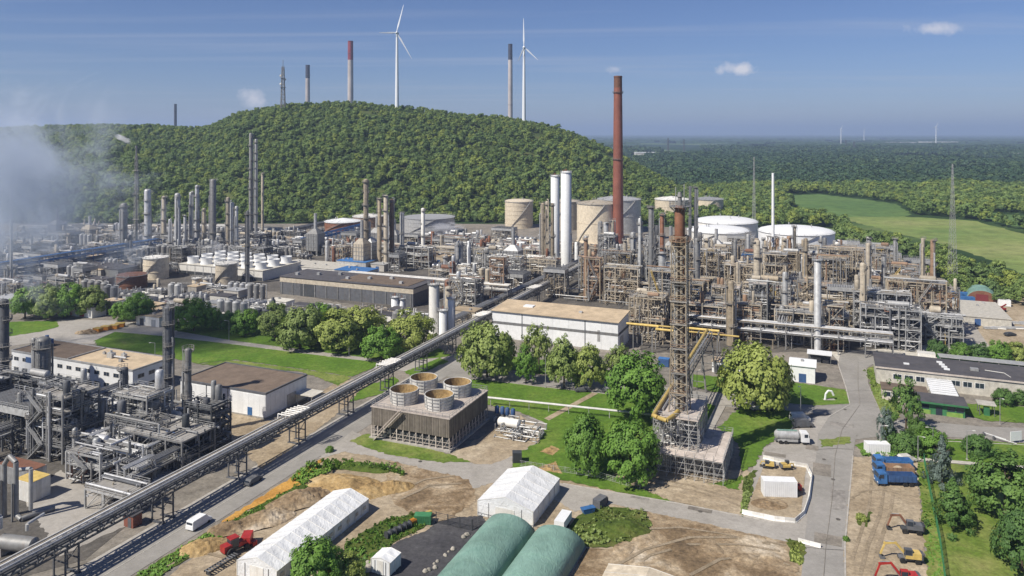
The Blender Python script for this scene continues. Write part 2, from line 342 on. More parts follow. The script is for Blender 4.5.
LEVEL = {}
def sheet(name, pts, mat, lvl, jit=0.0, kind='structure', world=False, label=None):
    """a flat patch of ground surface; outline given in picture positions on the ground"""
    w = [Vector((p[0], p[1], 0)) if world else G(*p) for p in pts]
    if jit:
        out = []
        for a, c in zip(w, w[1:] + w[:1]):
            n = max(1, int((c - a).length / (jit * 2.5)))
            for k in range(n):
                q = a.lerp(c, k / n); q.x += random.uniform(-jit, jit); q.y += random.uniform(-jit, jit) * 1.3; out.append(q)
        w = out
    LEVEL[lvl] = LEVEL.get(lvl, 0) + 1
    z = 0.02 * lvl + 0.0006 * LEVEL[lvl]
    bm = bmesh.new(); vs = [bm.verts.new((q.x, q.y, z)) for q in w]; fc = bm.faces.new(vs)
    bmesh.ops.triangulate(bm, faces=[fc]); bmesh.ops.recalc_face_normals(bm, faces=bm.faces[:])
    if sum(fa.normal.z for fa in bm.faces) < 0: bmesh.ops.reverse_faces(bm, faces=bm.faces[:])
    me = bpy.data.meshes.new(name); bm.to_mesh(me); bm.free(); me.materials.append(MATS[mat])
    o = put(name, me); tag(o, label, None, None, kind); return o
def gw(r, u, z=0.0):
    p = RV * r + UV * u; return Vector((p.x, p.y, z))
def gsheet(name, r0, r1, u0, u1, mat, lvl):
    return sheet(name, [gw(r0, u0), gw(r1, u0), gw(r1, u1), gw(r0, u1)], mat, lvl, world=True)

sheet('plant_yard', [(-260, 223), (560, 224), (700, 228), (860, 250), (905, 262), (1080, 340), (1200, 420), (1200, 640), (-500, 640)], 'yard', 1)
sheet('unit_floor', [(640, 352), (715, 354), (845, 351), (888, 356), (960, 342), (948, 316), (930, 296), (890, 266), (845, 260), (756, 261), (640, 253), (590, 261), (505, 298), (640, 314)], 'unit_floor', 2, 0.6)  # dark ground tone stands in for shade among the steelwork
sheet('unit_floor', [(-30, 306), (110, 298), (262, 290), (440, 318), (492, 320), (590, 257), (540, 238), (-30, 231)], 'unit_floor', 3, 0.8)
sheet('dirt_ground', [(100, 640), (258, 498), (330, 452), (352, 432), (450, 455), (520, 415), (600, 470), (745, 470), (830, 540), (840, 640)], 'drydirt', 2, 0.6)
# roads
gsheet('road', -125.4, -116.6, 60, 300, 'asphalt', 4)
gsheet('road_markings', -121.1, -120.98, 60, 300, 'paleconc', 6)
gsheet('kerb_verge', -127.6, -125.4, 60, 236, 'concrete', 3)
sheet('back_road', [(-60, 345), (20, 332), (60, 319), (120, 321), (180, 328), (300, 345), (440, 358), (474, 350), (490, 362), (440, 375), (374, 368), (229, 346), (115, 334), (94, 344), (40, 342), (-60, 356)], 'asphalt_pale', 3)
sheet('service_road', [(440, 366), (500, 372), (560, 378), (640, 384), (735, 396), (850, 403), (850, 416), (735, 408), (640, 396), (560, 388), (480, 379), (436, 376)], 'asphalt', 3)
sheet('main_road', [(796, 640), (804, 545), (812, 480), (816, 458), (818, 434), (829, 417), (850, 405), (846, 388), (838, 364), (841, 350), (884, 352), (880, 359), (866, 369), (868, 385), (877, 405), (884, 421), (856, 436), (853, 456), (849, 500), (845, 545), (846, 640)], 'asphalt', 5)
sheet('roadside_lot', [(745, 520), (752, 470), (765, 448), (790, 432), (812, 418), (832, 415), (824, 440), (818, 500), (808, 548), (790, 541)], 'asphalt_pale', 4, 0.3)
sheet('cross_road', [(520, 466), (563, 484), (674, 503), (760, 520), (812, 528), (812, 547), (790, 543), (672, 517), (610, 504), (575, 512), (555, 500), (535, 485)], 'asphalt_pale', 4, 0.2)
sheet('yard_road', [(316, 460), (352, 431), (395, 449), (450, 461), (490, 465), (512, 456), (540, 442), (546, 425), (520, 414), (552, 424), (553, 440), (545, 452), (520, 474), (470, 490), (465, 480), (420, 468), (370, 456), (345, 452)], 'asphalt_pale', 4, 0.3)
sheet('storage_yard', [(350, 660), (372, 562), (398, 541), (425, 532), (440, 519), (482, 516), (500, 540), (470, 660)], 'asphalt_dark', 4, 0.2)
sheet('gate_road', [(872, 421), (905, 420), (985, 427), (1080, 430), (1080, 447), (960, 438), (900, 434), (853, 440)], 'asphalt', 4)
sheet('apron', [(830, 352), (885, 349), (950, 343), (1060, 352), (1060, 374), (880, 364), (842, 366)], 'paleconc', 3)
sheet('access_road', [(905, 274), (930, 281), (960, 305), (992, 350), (958, 350), (938, 310), (918, 288)], 'asphalt_pale', 3)
sheet('works_yard', [(958, 290), (1060, 300), (1080, 350), (985, 345)], 'drydirt', 2)
sheet('process_slab', [(-60, 600), (-60, 372), (40, 366), (190, 400), (232, 440), (85, 560)], 'unit_floor', 3)
sheet('concrete_apron', [(25, 500), (60, 470), (105, 500), (140, 520), (60, 556)], 'asphalt_pale', 4, 0.3)
# repair patches in the tarmac, kerbs
for k, q in enumerate([(822, 470, 4, 7), (838, 500, 3, 10), (828, 540, 5, 4), (842, 425, 6, 3), (700, 510, 5, 1.6), (640, 498, 4, 1.4), (812, 448, 3, 3), (400, 455, 6, 1.6), (775, 455, 5, 2)]):
    a_ = G(q[0], q[1]); w_, h_ = q[2] * 0.5, q[3] * 0.5; sheet('tarmac_patch', [(a_ + RV * sx * w_ + UV * sy * h_)[:2] for sx, sy in ((-1, -1), (1, -1), (1, 1), (-1, 1))], 'tarmac_lot' if k % 2 else 'yard', 6, 0, world=True)
def kerb(pts, w=0.28, h=0.13, mat='concrete'):
    mb = MB(); g_ = [G(*p) for p in pts]
    for a_, c_ in zip(g_, g_[1:]): mb.bar((a_.x, a_.y, h / 2 + 0.06), (c_.x, c_.y, h / 2 + 0.06), w, h)
    tag(part('kerb', mb, mat), None, None, None, 'structure')
kerb([(853, 456), (849, 500), (845, 545), (846, 640)]); kerb([(829, 417), (850, 405), (846, 388), (838, 364)]); kerb([(866, 369), (868, 385), (877, 405), (884, 421)])
kerb([(740, 399), (782, 403.5), (815, 406.5), (850, 404.5)]); kerb([(741, 406), (790, 411), (802, 418), (790, 431)]); kerb([(94, 341), (115, 332), (161, 336), (229, 344), (299, 353), (374, 362)]); kerb([(180, 332), (232, 341), (300, 350), (372, 359)])
kerb([(563, 484), (674, 503), (760, 520)]); kerb([(448, 379), (484, 380), (540, 387), (605, 394), (640, 398)]); kerb([(862, 452), (930, 441), (1080, 448)])
# grass
LAWNS = [
 ('lawn', [(94, 341), (115, 332), (161, 336), (229, 344), (299, 353), (374, 362), (380, 365), (352, 377), (315, 371), (235, 360), (198, 364), (160, 355), (98, 346)], 'lawn'),
 ('lawn', [(-40, 330), (10, 322), (57, 321), (58, 327), (40, 332), (12, 336), (-40, 346)], 'lawn'),
 ('lawn', [(150, 322), (182, 324), (232, 320), (300, 333), (440, 349), (452, 356), (420, 360), (372, 359), (300, 350), (232, 341), (180, 332)], 'lawn'),
 ('rough_grass', [(198, 364.5), (235, 360.7), (315, 371.5), (352, 377.5), (338, 386), (316, 377), (300, 372)], 'lawn_rough'),
 ('lawn', [(505, 356), (560, 362), (610, 371), (606, 381), (540, 374), (505, 369)], 'lawn'),
 ('lawn', [(362, 388), (393, 377), (400, 381), (382, 394), (350, 402)], 'lawn'),
 ('lawn', [(405, 372), (440, 358), (448, 362), (425, 372), (412, 377)], 'lawn'),
 ('lawn', [(448, 379), (484, 380), (540, 387), (605, 394), (640, 398), (660, 410), (655, 468), (610, 474), (640, 488), (674, 503), (620, 493), (562, 480), (530, 470), (511, 468), (515, 455), (540, 442), (547, 424), (520, 412), (488, 405), (486, 393)], 'lawn'),
 ('lawn', [(690, 374), (735, 379), (782, 381), (846, 390), (850, 404), (815, 406), (740, 399), (738, 394), (712, 392), (690, 386)], 'lawn'),
 ('lawn', [(741, 406), (790, 411), (802, 418), (790, 431), (765, 446), (755, 466), (742, 472), (738, 444), (718, 428)], 'lawn'),
 ('lawn', [(700, 402), (716, 406), (712, 420), (704, 432), (690, 436)], 'lawn'),
 ('lawn', [(690, 484), (715, 484), (742, 476), (738, 490), (700, 494)], 'lawn'),
 ('lawn', [(866, 370), (882, 362), (884, 398), (900, 404), (900, 418), (884, 419), (876, 403)], 'lawn_rough'),
 ('lawn', [(855, 445), (900, 436), (960, 440), (1080, 448), (1080, 475), (918, 460), (862, 452)], 'lawn'),
 ('lawn', [(917, 462), (1100, 476), (1100, 700), (944, 700), (936, 640), (926, 560), (920, 500)], 'lawn_rough'),
 ('lawn', [(952, 403), (1080, 410), (1080, 427), (985, 421), (958, 412)], 'lawn'),
 ('verge', [(110, 640), (133, 577), (205, 534), (262, 504), (306, 481), (318, 466), (400, 470), (408, 476), (385, 471), (330, 470), (312, 488), (268, 514), (215, 542), (160, 577), (135, 640)], 'weeds'),
 ('rough_grass', [(300, 660), (345, 545), (385, 520), (425, 512), (425, 528), (398, 540), (372, 562), (350, 660)], 'weeds'),
 ('rough_grass', [(568, 528), (590, 505), (645, 511), (652, 528), (620, 548), (585, 548)], 'weeds'),
 ('rough_grass', [(786, 539), (806, 543), (804, 565), (792, 563)], 'weeds'),
 ('rough_grass', [(858, 519), (868, 511), (874, 514), (866, 527), (859, 526)], 'weeds'),
 ('rough_grass', [(740, 515), (744, 478), (756, 470), (750, 500), (744, 517)], 'weeds'),
 ('rough_grass', [(350, 442), (366, 434), (440, 452), (470, 462), (440, 463), (390, 456)], 'lawn_rough'),
 ('rough_grass', [(820, 440), (850, 437), (850, 444), (822, 448)], 'lawn_rough'),
]
for n, pts, mt in LAWNS: sheet(n, pts, mt, 6 if mt == 'lawn' else 7, 0.35)
sheet('dirt_ground', [(560, 640), (582, 550), (600, 548), (620, 549), (652, 530), (648, 512), (671, 517), (790, 543), (797, 560), (800, 640)], 'dirt', 5, 0.5)
sheet('dirt_ground', [(612, 476), (655, 470), (742, 492), (742, 516), (674, 502), (640, 488)], 'drydirt', 7, 0.4)
sheet('dirt_ground', [(745, 514), (765, 464), (806, 468), (800, 521)], 'drydirt', 7, 0.1)
sheet('dirt_ground', [(846, 640), (845, 545), (849, 500), (853, 457), (917, 461), (921, 513), (928, 576), (938, 640)], 'drydirt', 6, 0.3)
sheet('dirt_ground', [(392, 462), (430, 470), (468, 480), (478, 500), (445, 522), (420, 520), (400, 508), (384, 486)], 'dirt', 5, 0.5)
sheet('dirt_ground', [(398, 478), (415, 474), (425, 480), (410, 487), (396, 484)], 'dirt', 8, 0.4)
sheet('dirt_ground', [(222, 522), (255, 501), (300, 472), (325, 457), (318, 466), (306, 481), (262, 504), (218, 528)], 'orangesoil', 8, 0.5)
def track(pts, w, mat, lvl):
    g_ = [G(*p) for p in pts]; L_, R_ = [], []
    for k, p in enumerate(g_):
        d = (g_[min(k + 1, len(g_) - 1)] - g_[max(k - 1, 0)]).normalized(); s_ = Vector((-d.y, d.x, 0)) * (w / 2 * random.uniform(0.7, 1.3)); L_.append((p + s_)[:2]); R_.append((p - s_)[:2])
    sheet('wheel_track', L_ + R_[::-1], mat, lvl, 0, world=True)
for k, q in enumerate([[(860, 576), (868, 545), (880, 515), (884, 490), (880, 468)], [(872, 576), (879, 545), (890, 515), (893, 495)], [(852, 560), (862, 530), (870, 500), (872, 470)], [(850, 500), (862, 492), (880, 490), (905, 496)],
                       [(620, 576), (650, 556), (690, 545), (740, 545), (780, 552)], [(610, 570), (645, 550), (690, 538), (745, 538), (786, 546)], [(690, 576), (720, 560), (760, 556), (790, 566)], [(640, 530), (680, 528), (720, 534), (770, 545)],
                       [(640, 482), (680, 488), (720, 498), (742, 508)], [(650, 478), (690, 486), (735, 500)], [(160, 570), (200, 552), (232, 560)], [(400, 500), (430, 486), (462, 484)], [(395, 494), (425, 480), (455, 476)], [(760, 512), (775, 500), (790, 498), (800, 512)]]):
    track(q, 0.7, 'wheel_track', 9)
track([(822, 600), (826, 545), (832, 500), (835, 456), (842, 430), (860, 405), (858, 385), (858, 362)], 0.1, 'yard', 9)
for q in ([(806, 548), (826, 550), (845, 551)], [(818, 450), (836, 449), (853, 450)], [(846, 392), (858, 391), (870, 391)]): track(q, 0.1, 'unit_floor', 9)
for px_, py_ in ((824, 460), (838, 520), (845, 410), (833, 480), (700, 512), (420, 462)):
    c_ = G(px_, py_); sheet('drain_cover', [(c_.x + 0.45 * math.cos(a), c_.y + 0.45 * math.sin(a)) for a in np.linspace(0, 6.0, 10)], 'unit_floor', 10, 0, world=True)
sheet('sand_patch', [(540, 452), (552, 446), (560, 450), (552, 456)], 'ochre', 8, 0.15)
sheet('sand_patch', [(538, 468), (556, 462), (562, 474), (548, 472)], 'ochre', 8, 0.15)
sheet('paved_square', [(711, 393), (738, 395), (740, 405), (716, 406), (706, 400)], 'asphalt_pale', 8)
sheet('footpath', [(716, 406), (726, 406), (712, 432), (702, 432)], 'asphalt_pale', 8)
sheet('footpath', [(592, 393), (598, 394), (549, 421), (544, 419)], 'sand_path' if 'sand_path' in MATS else 'drydirt', 8)
sheet('bare_strip', [(188, 408), (198, 403), (275, 423), (330, 386), (352, 379), (372, 384), (330, 420), (262, 470), (232, 440)], 'drydirt', 4, 0.3)
sheet('footpath', [(862, 451), (930, 459), (1080, 471), (1080, 474), (930, 462), (862, 454)], 'paleconc', 8)

# spoil tip
HX = [-400, 0, 60, 105, 150, 200, 216, 240, 280, 350, 420, 460, 520, 560, 590, 615, 640, 665, 690, 705]
HYP = [126, 125, 123, 121, 122, 124, 120, 108, 100, 97, 104, 110, 115, 123, 136, 148, 161, 176, 192, 204]
HYR = [1250, 1250, 1250, 1240, 1220, 1200, 1150, 1100, 1060, 1040, 1040, 1050, 1060, 1050, 1030, 1010, 990, 960, 930, 920]
HYB = [690, 690, 690, 690, 690, 690, 690, 690, 690, 690, 690, 690, 690, 700, 715, 735, 760, 790, 830, 860]
def hill_z(X, Y):
    if Y < 600: return 0.0
    px = 512 + FPX * X / Y
    if px > 712: return 0.0
    yr, yb = interp(px, HX, HYR), interp(px, HX, HYB)
    zr = max(0.0, CAMH + (HOR - interp(px, HX, HYP)) * yr / FPX - 11.0)
    if px > 690: zr *= max(0, (712 - px) / 22)
    t = (Y - yb) / (yr - yb)
    if t <= 0: return 0.0
    nzv = mnoise.noise(Vector((X * 0.006, Y * 0.006, 1.3))) * 7 + mnoise.noise(Vector((X * 0.018, Y * 0.018, 4.1))) * 3
    if t < 1: z = zr * (1 - (1 - t) ** 1.45)
    else: z = zr * max(0.0, 1 - 0.45 * (t - 1) ** 1.5)
    return max(0.0, z + nzv * min(1, t * 3) * min(1, zr / 40) * (0.35 if 0.85 < t < 1.3 else 1.0))
m, nt, b = newmat('hill_soil', 0.95, 0, 0.15)
v = vmap(nt, (1, 1, 1), 'World')
nt.links.new(ramp(nt, tnoise(nt, v, 0.03, 6, 0.65), [(0.3, (0.03, 0.055, 0.015)), (0.55, (0.06, 0.085, 0.025)), (0.75, (0.14, 0.14, 0.05))]), b.inputs['Base Color'])
nx_, ny_ = 120, 64
xs = np.linspace(-1500, 420, nx_); ys = np.linspace(640, 1700, ny_)
vv = [(x, y, hill_z(x, y) - 0.15) for y in ys for x in xs]
ff = [(j * nx_ + i, j * nx_ + i + 1, (j + 1) * nx_ + i + 1, (j + 1) * nx_ + i) for j in range(ny_ - 1) for i in range(nx_ - 1)]
mb = MB(); mb.add(vv, ff); tag(part('hill', mb, 'hill_soil', None, True), 'long wooded spoil tip rising behind the refinery', None, None, 'structure')

# fields beyond the plant
sheet('field', [(786, 196), (816, 194), (860, 199), (897, 204), (910, 213), (907, 217), (837, 217), (800, 208)], 'field_green', 1, 3)
sheet('field', [(825, 217), (907, 216.5), (976, 221), (1024, 234), (1150, 262), (1150, 330), (1024, 274), (976, 255), (928, 241), (855, 222)], 'field_pale', 1, 2)
sheet('field', [(972, 211), (1024, 216), (1060, 222), (1060, 229), (1015, 226), (976, 216)], 'field_green', 1, 2)

# ------------------------------------------------------------------ foliage
def leaf_mesh(name, clumps, leaf, per, mat, seed, flat=0.5):
    """many small leaf-sized faces; clumps is a list of (centre, radius)"""
    rg = np.random.RandomState(seed); V = []; T = []
    ctr = np.mean([c for c, r in clumps], axis=0)
    for c, r in clumps:
        n = max(4, int(per * (r ** 2)))
        d = rg.normal(size=(n, 3)); d /= np.linalg.norm(d, axis=1)[:, None]
        rr = r * (0.55 + 0.5 * rg.rand(n)) ; p = np.asarray(c) + d * rr[:, None] * np.array([1, 1, 0.8])
        out = p - ctr; out /= (np.linalg.norm(out, axis=1)[:, None] + 1e-6)
        nrm = d * 0.55 + out * 1.0 + rg.normal(size=(n, 3)) * flat; nrm[:, 2] += 0.45; nrm /= np.linalg.norm(nrm, axis=1)[:, None]
        a = np.cross(nrm, rg.normal(size=(n, 3))); a /= np.linalg.norm(a, axis=1)[:, None]; bb = np.cross(nrm, a)
        s = leaf * (0.6 + 0.8 * rg.rand(n))[:, None]
        q = np.stack([p - a * s * 0.5 - bb * s * 0.2, p + bb * s * 0.6 + a * s * 0.05, p + a * s * 0.55 + bb * s * 0.05, p - bb * s * 0.55], axis=1)
        V.append(q.reshape(-1, 3)); t = np.clip(rg.rand() * 0.6 + 0.4 * rg.rand(n), 0, 1); T.append(np.repeat(t, 4))
    V = np.concatenate(V); T = np.concatenate(T); n = len(V) // 4
    me = bpy.data.meshes.new(name)
    me.vertices.add(len(V)); me.vertices.foreach_set('co', V.astype(np.float32).ravel())
    me.loops.add(len(V)); me.loops.foreach_set('vertex_index', np.arange(len(V), dtype=np.int32))
    me.polygons.add(n); me.polygons.foreach_set('loop_start', np.arange(0, len(V), 4, dtype=np.int32)); me.polygons.foreach_set('loop_total', np.full(n, 4, dtype=np.int32))
    at = me.attributes.new('tone', 'FLOAT', 'POINT'); at.data.foreach_set('value', T.astype(np.float32))
    me.materials.append(MATS[mat]); me.update(calc_edges=True); me.validate(); return me
def crown_clumps(seed, rx, rz, zc, n, cr, shape='round'):
    rg = np.random.RandomState(seed); out = []
    lob = [(rg.normal(size=3), rg.uniform(-0.18, 0.22)) for _ in range(7)]
    for k in range(n):
        d = rg.normal(size=3); d /= np.linalg.norm(d)
        if d[2] < -0.55: d[2] *= -0.6
        f = 1.0
        for l, amp in lob: f += amp * max(0, float(np.dot(d, l / np.linalg.norm(l)))) ** 3 * 1.6
        q = (0.45 + 0.55 * rg.rand() ** 0.45) * f
        x, y, z = d[0] * rx * q, d[1] * rx * q, d[2] * rz * q
        if shape == 'egg': w = 1.0 - 0.35 * max(0, d[2]); x *= w; y *= w
        out.append(((x, y, zc + z), cr * rg.uniform(0.65, 1.25)))
    return out

PROTO = bpy.data.collections.new('forest_crowns')
for k in range(6):
    rg = random.Random(k)
    h = rg.uniform(11, 15); rx = rg.uniform(3.6, 5.0)
    me = leaf_mesh('forest_crown', crown_clumps(100 + k, rx, h * 0.42, h * 0.52, 34, 1.45), 0.9, 13, 'leaf_hill', 200 + k)
    PROTO.objects.link(bpy.data.objects.new('forest_crown', me))
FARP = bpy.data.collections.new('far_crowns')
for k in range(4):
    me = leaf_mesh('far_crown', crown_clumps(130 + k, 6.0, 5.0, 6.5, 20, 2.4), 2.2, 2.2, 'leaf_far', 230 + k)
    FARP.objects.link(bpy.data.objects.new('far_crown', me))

def instancer(name, pts, scl, protos, label, seed=0):
    me = bpy.data.meshes.new(name); me.from_pydata([tuple(p) for p in pts], [], [])
    at = me.attributes.new('sc', 'FLOAT', 'POINT'); at.data.foreach_set('value', np.asarray(scl, dtype=np.float32))
    o = put(name, me); tag(o, label, None, None, 'stuff')
    ng = bpy.data.node_groups.new(name, 'GeometryNodeTree')
    ng.interface.new_socket('Geometry', in_out='INPUT', socket_type='NodeSocketGeometry'); ng.interface.new_socket('Geometry', in_out='OUTPUT', socket_type='NodeSocketGeometry')
    N, L = ng.nodes, ng.links
    gi, go = N.new('NodeGroupInput'), N.new('NodeGroupOutput')
    ci = N.new('GeometryNodeCollectionInfo'); ci.inputs['Collection'].default_value = protos; ci.inputs['Separate Children'].default_value = True; ci.inputs['Reset Children'].default_value = True
    ip = N.new('GeometryNodeInstanceOnPoints'); ip.inputs['Pick Instance'].default_value = True
    rv = N.new('FunctionNodeRandomValue'); rv.data_type = 'FLOAT_VECTOR'; rv.inputs['Min'].default_value = (-0.08, -0.08, 0); rv.inputs['Max'].default_value = (0.08, 0.08, 6.283); rv.inputs['Seed'].default_value = seed
    ri = N.new('FunctionNodeRandomValue'); ri.data_type = 'INT'; ri.inputs['Min'].default_value = 0 if False else 0
    for s in ri.inputs:
        if s.name == 'Max' and s.type == 'INT': s.default_value = len(protos.objects) - 1
        if s.name == 'Min' and s.type == 'INT': s.default_value = 0
    na = N.new('GeometryNodeInputNamedAttribute'); na.data_type = 'FLOAT'; na.inputs['Name'].default_value = 'sc'
    rout = [s for s in rv.outputs if s.type == 'VECTOR'][0]; iout = [s for s in ri.outputs if s.type == 'INT'][0]
    aout = [s for s in na.outputs if s.type == 'VALUE'][0]
    L.new(gi.outputs[0], ip.inputs['Points']); L.new(ci.outputs[0], ip.inputs['Instance']); L.new(rout, ip.inputs['Rotation']); L.new(iout, ip.inputs['Instance Index']); L.new(aout, ip.inputs['Scale'])
    L.new(ip.outputs[0], go.inputs[0])
    md = o.modifiers.new('scatter', 'NODES'); md.node_group = ng; return o

rg = np.random.RandomState(3); P, S = [], []
sp = 5.9
for X in np.arange(-1150, 400, sp):
    for Y in np.arange(655, 1420, sp):
        x, y = X + rg.uniform(-2.8, 2.8), Y + rg.uniform(-2.8, 2.8)
        px = 512 + FPX * x / y
        if px < -40 or px > 715: continue
        z = hill_z(x, y)
        yb, yr = interp(px, HX, HYB), interp(px, HX, HYR)
        if z <= 0.4 and not (y < yb and y > yb - 20 - 14 * mnoise.noise(Vector((x * 0.01, 0, 0)))): continue
        if y > yr + 90: continue
        cl = mnoise.noise(Vector((x * 0.02, y * 0.02, 7)))
        if cl > 0.36 and rg.rand() < 0.8: continue
        if rg.rand() < 0.06: continue
        P.append((x, y, z - 0.6)); S.append(rg.choice((rg.uniform(0.42, 0.7), rg.uniform(0.65, 1.12))) * (0.72 if y > yr - 70 else 1.0) * (0.9 + 0.25 * cl))
instancer('forest', P, S, PROTO, 'dense broadleaf wood covering the spoil tip', 1)

def inpoly(px, py, pl):
    c = False; j = len(pl) - 1
    for i in range(len(pl)):
        if (pl[i][1] > py) != (pl[j][1] > py) and px < (pl[j][0] - pl[i][0]) * (py - pl[i][1]) / (pl[j][1] - pl[i][1]) + pl[i][0]: c = not c
        j = i
    return c
FIELDS = [[(782, 195), (816, 193.2), (860, 198), (900, 203.5), (912, 213), (905, 219), (890, 228), (860, 232), (800, 217)],
          [(815, 213), (907, 214), (976, 220), (1030, 233), (1150, 262), (1150, 330), (1024, 287), (976, 272), (928, 256), (850, 234)],
          [(970, 210), (1024, 214), (1070, 220), (1070, 231), (1015, 228), (974, 217)]]
CLEAR = [[(560, 224), (700, 226), (860, 248), (905, 262), (912, 276), (880, 300), (560, 300)], [(900, 272), (932, 278), (962, 296), (1005, 308), (1060, 318), (1060, 360), (880, 360)]]
P, S = [], []
Y = 330.0
while Y < 3700:
    sp = 7.5 + max(0, Y - 900) * 0.0035
    for X in np.arange(-0.02 * Y if Y > 860 else 0.12 * Y, 0.74 * Y, sp):
        x, y = X + rg.uniform(-0.45, 0.45) * sp, Y + rg.uniform(-0.45, 0.45) * sp
        px, py = 512 + FPX * x / y, HOR + FPX * CAMH / y
        if px < 540 or hill_z(x, y) > 0.3: continue
        if any(inpoly(px, py, q) for q in FIELDS + CLEAR): continue
        if py > 228 and not (px > 840 and py < 308): continue
        if py > 262 and px < 925: continue
        if 690 < px and py > 226 and py > 232 + (px - 720) * 0.16 and px < 900: continue
        n1 = mnoise.noise(Vector((x * 0.0035, y * 0.002, 2.2)))
        if y > 1500 and n1 > (0.32 if y < 2200 else 0.06): continue
        if y < 1500 and rg.rand() < 0.05: continue
        P.append((x, y, -0.4)); S.append(rg.uniform(0.75, 1.35) * (1.0 if y < 1200 else 1.1) * (0.8 + 0.35 * mnoise.noise(Vector((x * 0.012, y * 0.012, 9)))) * (sp / 7.5) ** 0.5)
    Y += sp
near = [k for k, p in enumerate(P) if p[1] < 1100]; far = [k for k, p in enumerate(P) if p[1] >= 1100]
instancer('tree_belt', [P[k] for k in near], [S[k] for k in near], PROTO, 'broadleaf belts of trees around the pale fields', 2)
instancer('far_wood', [P[k] for k in far], [S[k] * 1.1 for k in far], FARP, 'far-off woods below the horizon, coloured dark for cloud shade', 3)
# far wood edges out to the horizon: lumpy strips of canopy
m, nt, b = newmat('canopy', 0.9, 0, 0.1)
v = vmap(nt, (1, 1, 1), 'World')
nt.links.new(ramp(nt, tnoise(nt, v, 0.012, 6, 0.7), [(0.3, (0.016, 0.036, 0.012)), (0.7, (0.05, 0.085, 0.03))]), b.inputs['Base Color'])
mb = MB(); y = 3750
while y < 30000:
    x = -0.72 * y
    while x < 0.72 * y:
        L = rg.uniform(150, 900) * (y / 5000); D = rg.uniform(60, 260); n = max(3, int(L / (14 + y / 300)))
        if mnoise.noise(Vector((x * 0.0007, y * 0.0007, 5))) < 0.2:
            top = [(x + L * k / n, y + rg.uniform(-15, 15), rg.uniform(9, 18)) for k in range(n + 1)]
            vs = [(p[0], p[1] - 8, 0) for p in top] + top + [(p[0], p[1] + D, p[2] * 0.9) for p in top] + [(p[0], p[1] + D + 8, 0) for p in top]
            N1 = n + 1; fs = []
            for r in range(3):
                fs += [(r * N1 + k, r * N1 + k + 1, (r + 1) * N1 + k + 1, (r + 1) * N1 + k) for k in range(n)]
            mb.add(vs, fs)
        x += L * rg.uniform(0.9, 1.4)
    y *= 1.04
tag(part('horizon_wood', mb, 'canopy'), 'thin dark strips of wood out at the horizon', None, None, 'stuff')

# haze in the air
m = bpy.data.materials.new('haze_air'); m.use_nodes = True; nt = m.node_tree
for n in list(nt.nodes): nt.nodes.remove(n)
out = nt.nodes.new('ShaderNodeOutputMaterial'); pv = nt.nodes.new('ShaderNodeVolumePrincipled')
pv.inputs['Color'].default_value = (0.50, 0.62, 0.90, 1); pv.inputs['Density'].default_value = 1.15e-4; pv.inputs['Anisotropy'].default_value = 0.1
nt.links.new(pv.outputs[0], out.inputs['Volume']); MATS['haze_air'] = m
mb = MB(); mb.box((0, 20950, 165), (68400, 42500, 332))
tag(part('haze', mb, 'haze_air'), 'thin blue haze over the whole plain', None, None, 'stuff')

# ================================================================== PLANT BUILDERS
WORD = {1: 'one', 2: 'two', 3: 'three', 4: 'four', 5: 'five', 6: 'six', 7: 'seven', 8: 'eight'}
def ring_platform(rg, R, z, w=1.0, arc=1.0):
    """ring deck with toe plate and two-rail handrail"""
    mb = MB(); n = 14; k1 = max(5, int(n * arc)); a0 = rg.uniform(0, 6.28)
    for k in range(k1):
        a, c = a0 + 2 * math.pi * k / n, a0 + 2 * math.pi * (k + 1) / n
        pi = [(math.cos(t) * rr, math.sin(t) * rr) for t, rr in ((a, R * 0.98), (a, R + w), (c, R + w), (c, R * 0.98))]
        mb.prism(pi, z, z + 0.12)
        p, q = pi[1], pi[2]
        mb.bar((p[0], p[1], z + 1.1), (q[0], q[1], z + 1.1), 0.09); mb.bar((p[0], p[1], z + 0.6), (q[0], q[1], z + 0.6), 0.07)
        mb.bar((p[0], p[1], z), (p[0], p[1], z + 1.1), 0.08)
        mb.bar((math.cos(a) * R, math.sin(a) * R, z - w), (p[0], p[1], z), 0.12)
    return mb
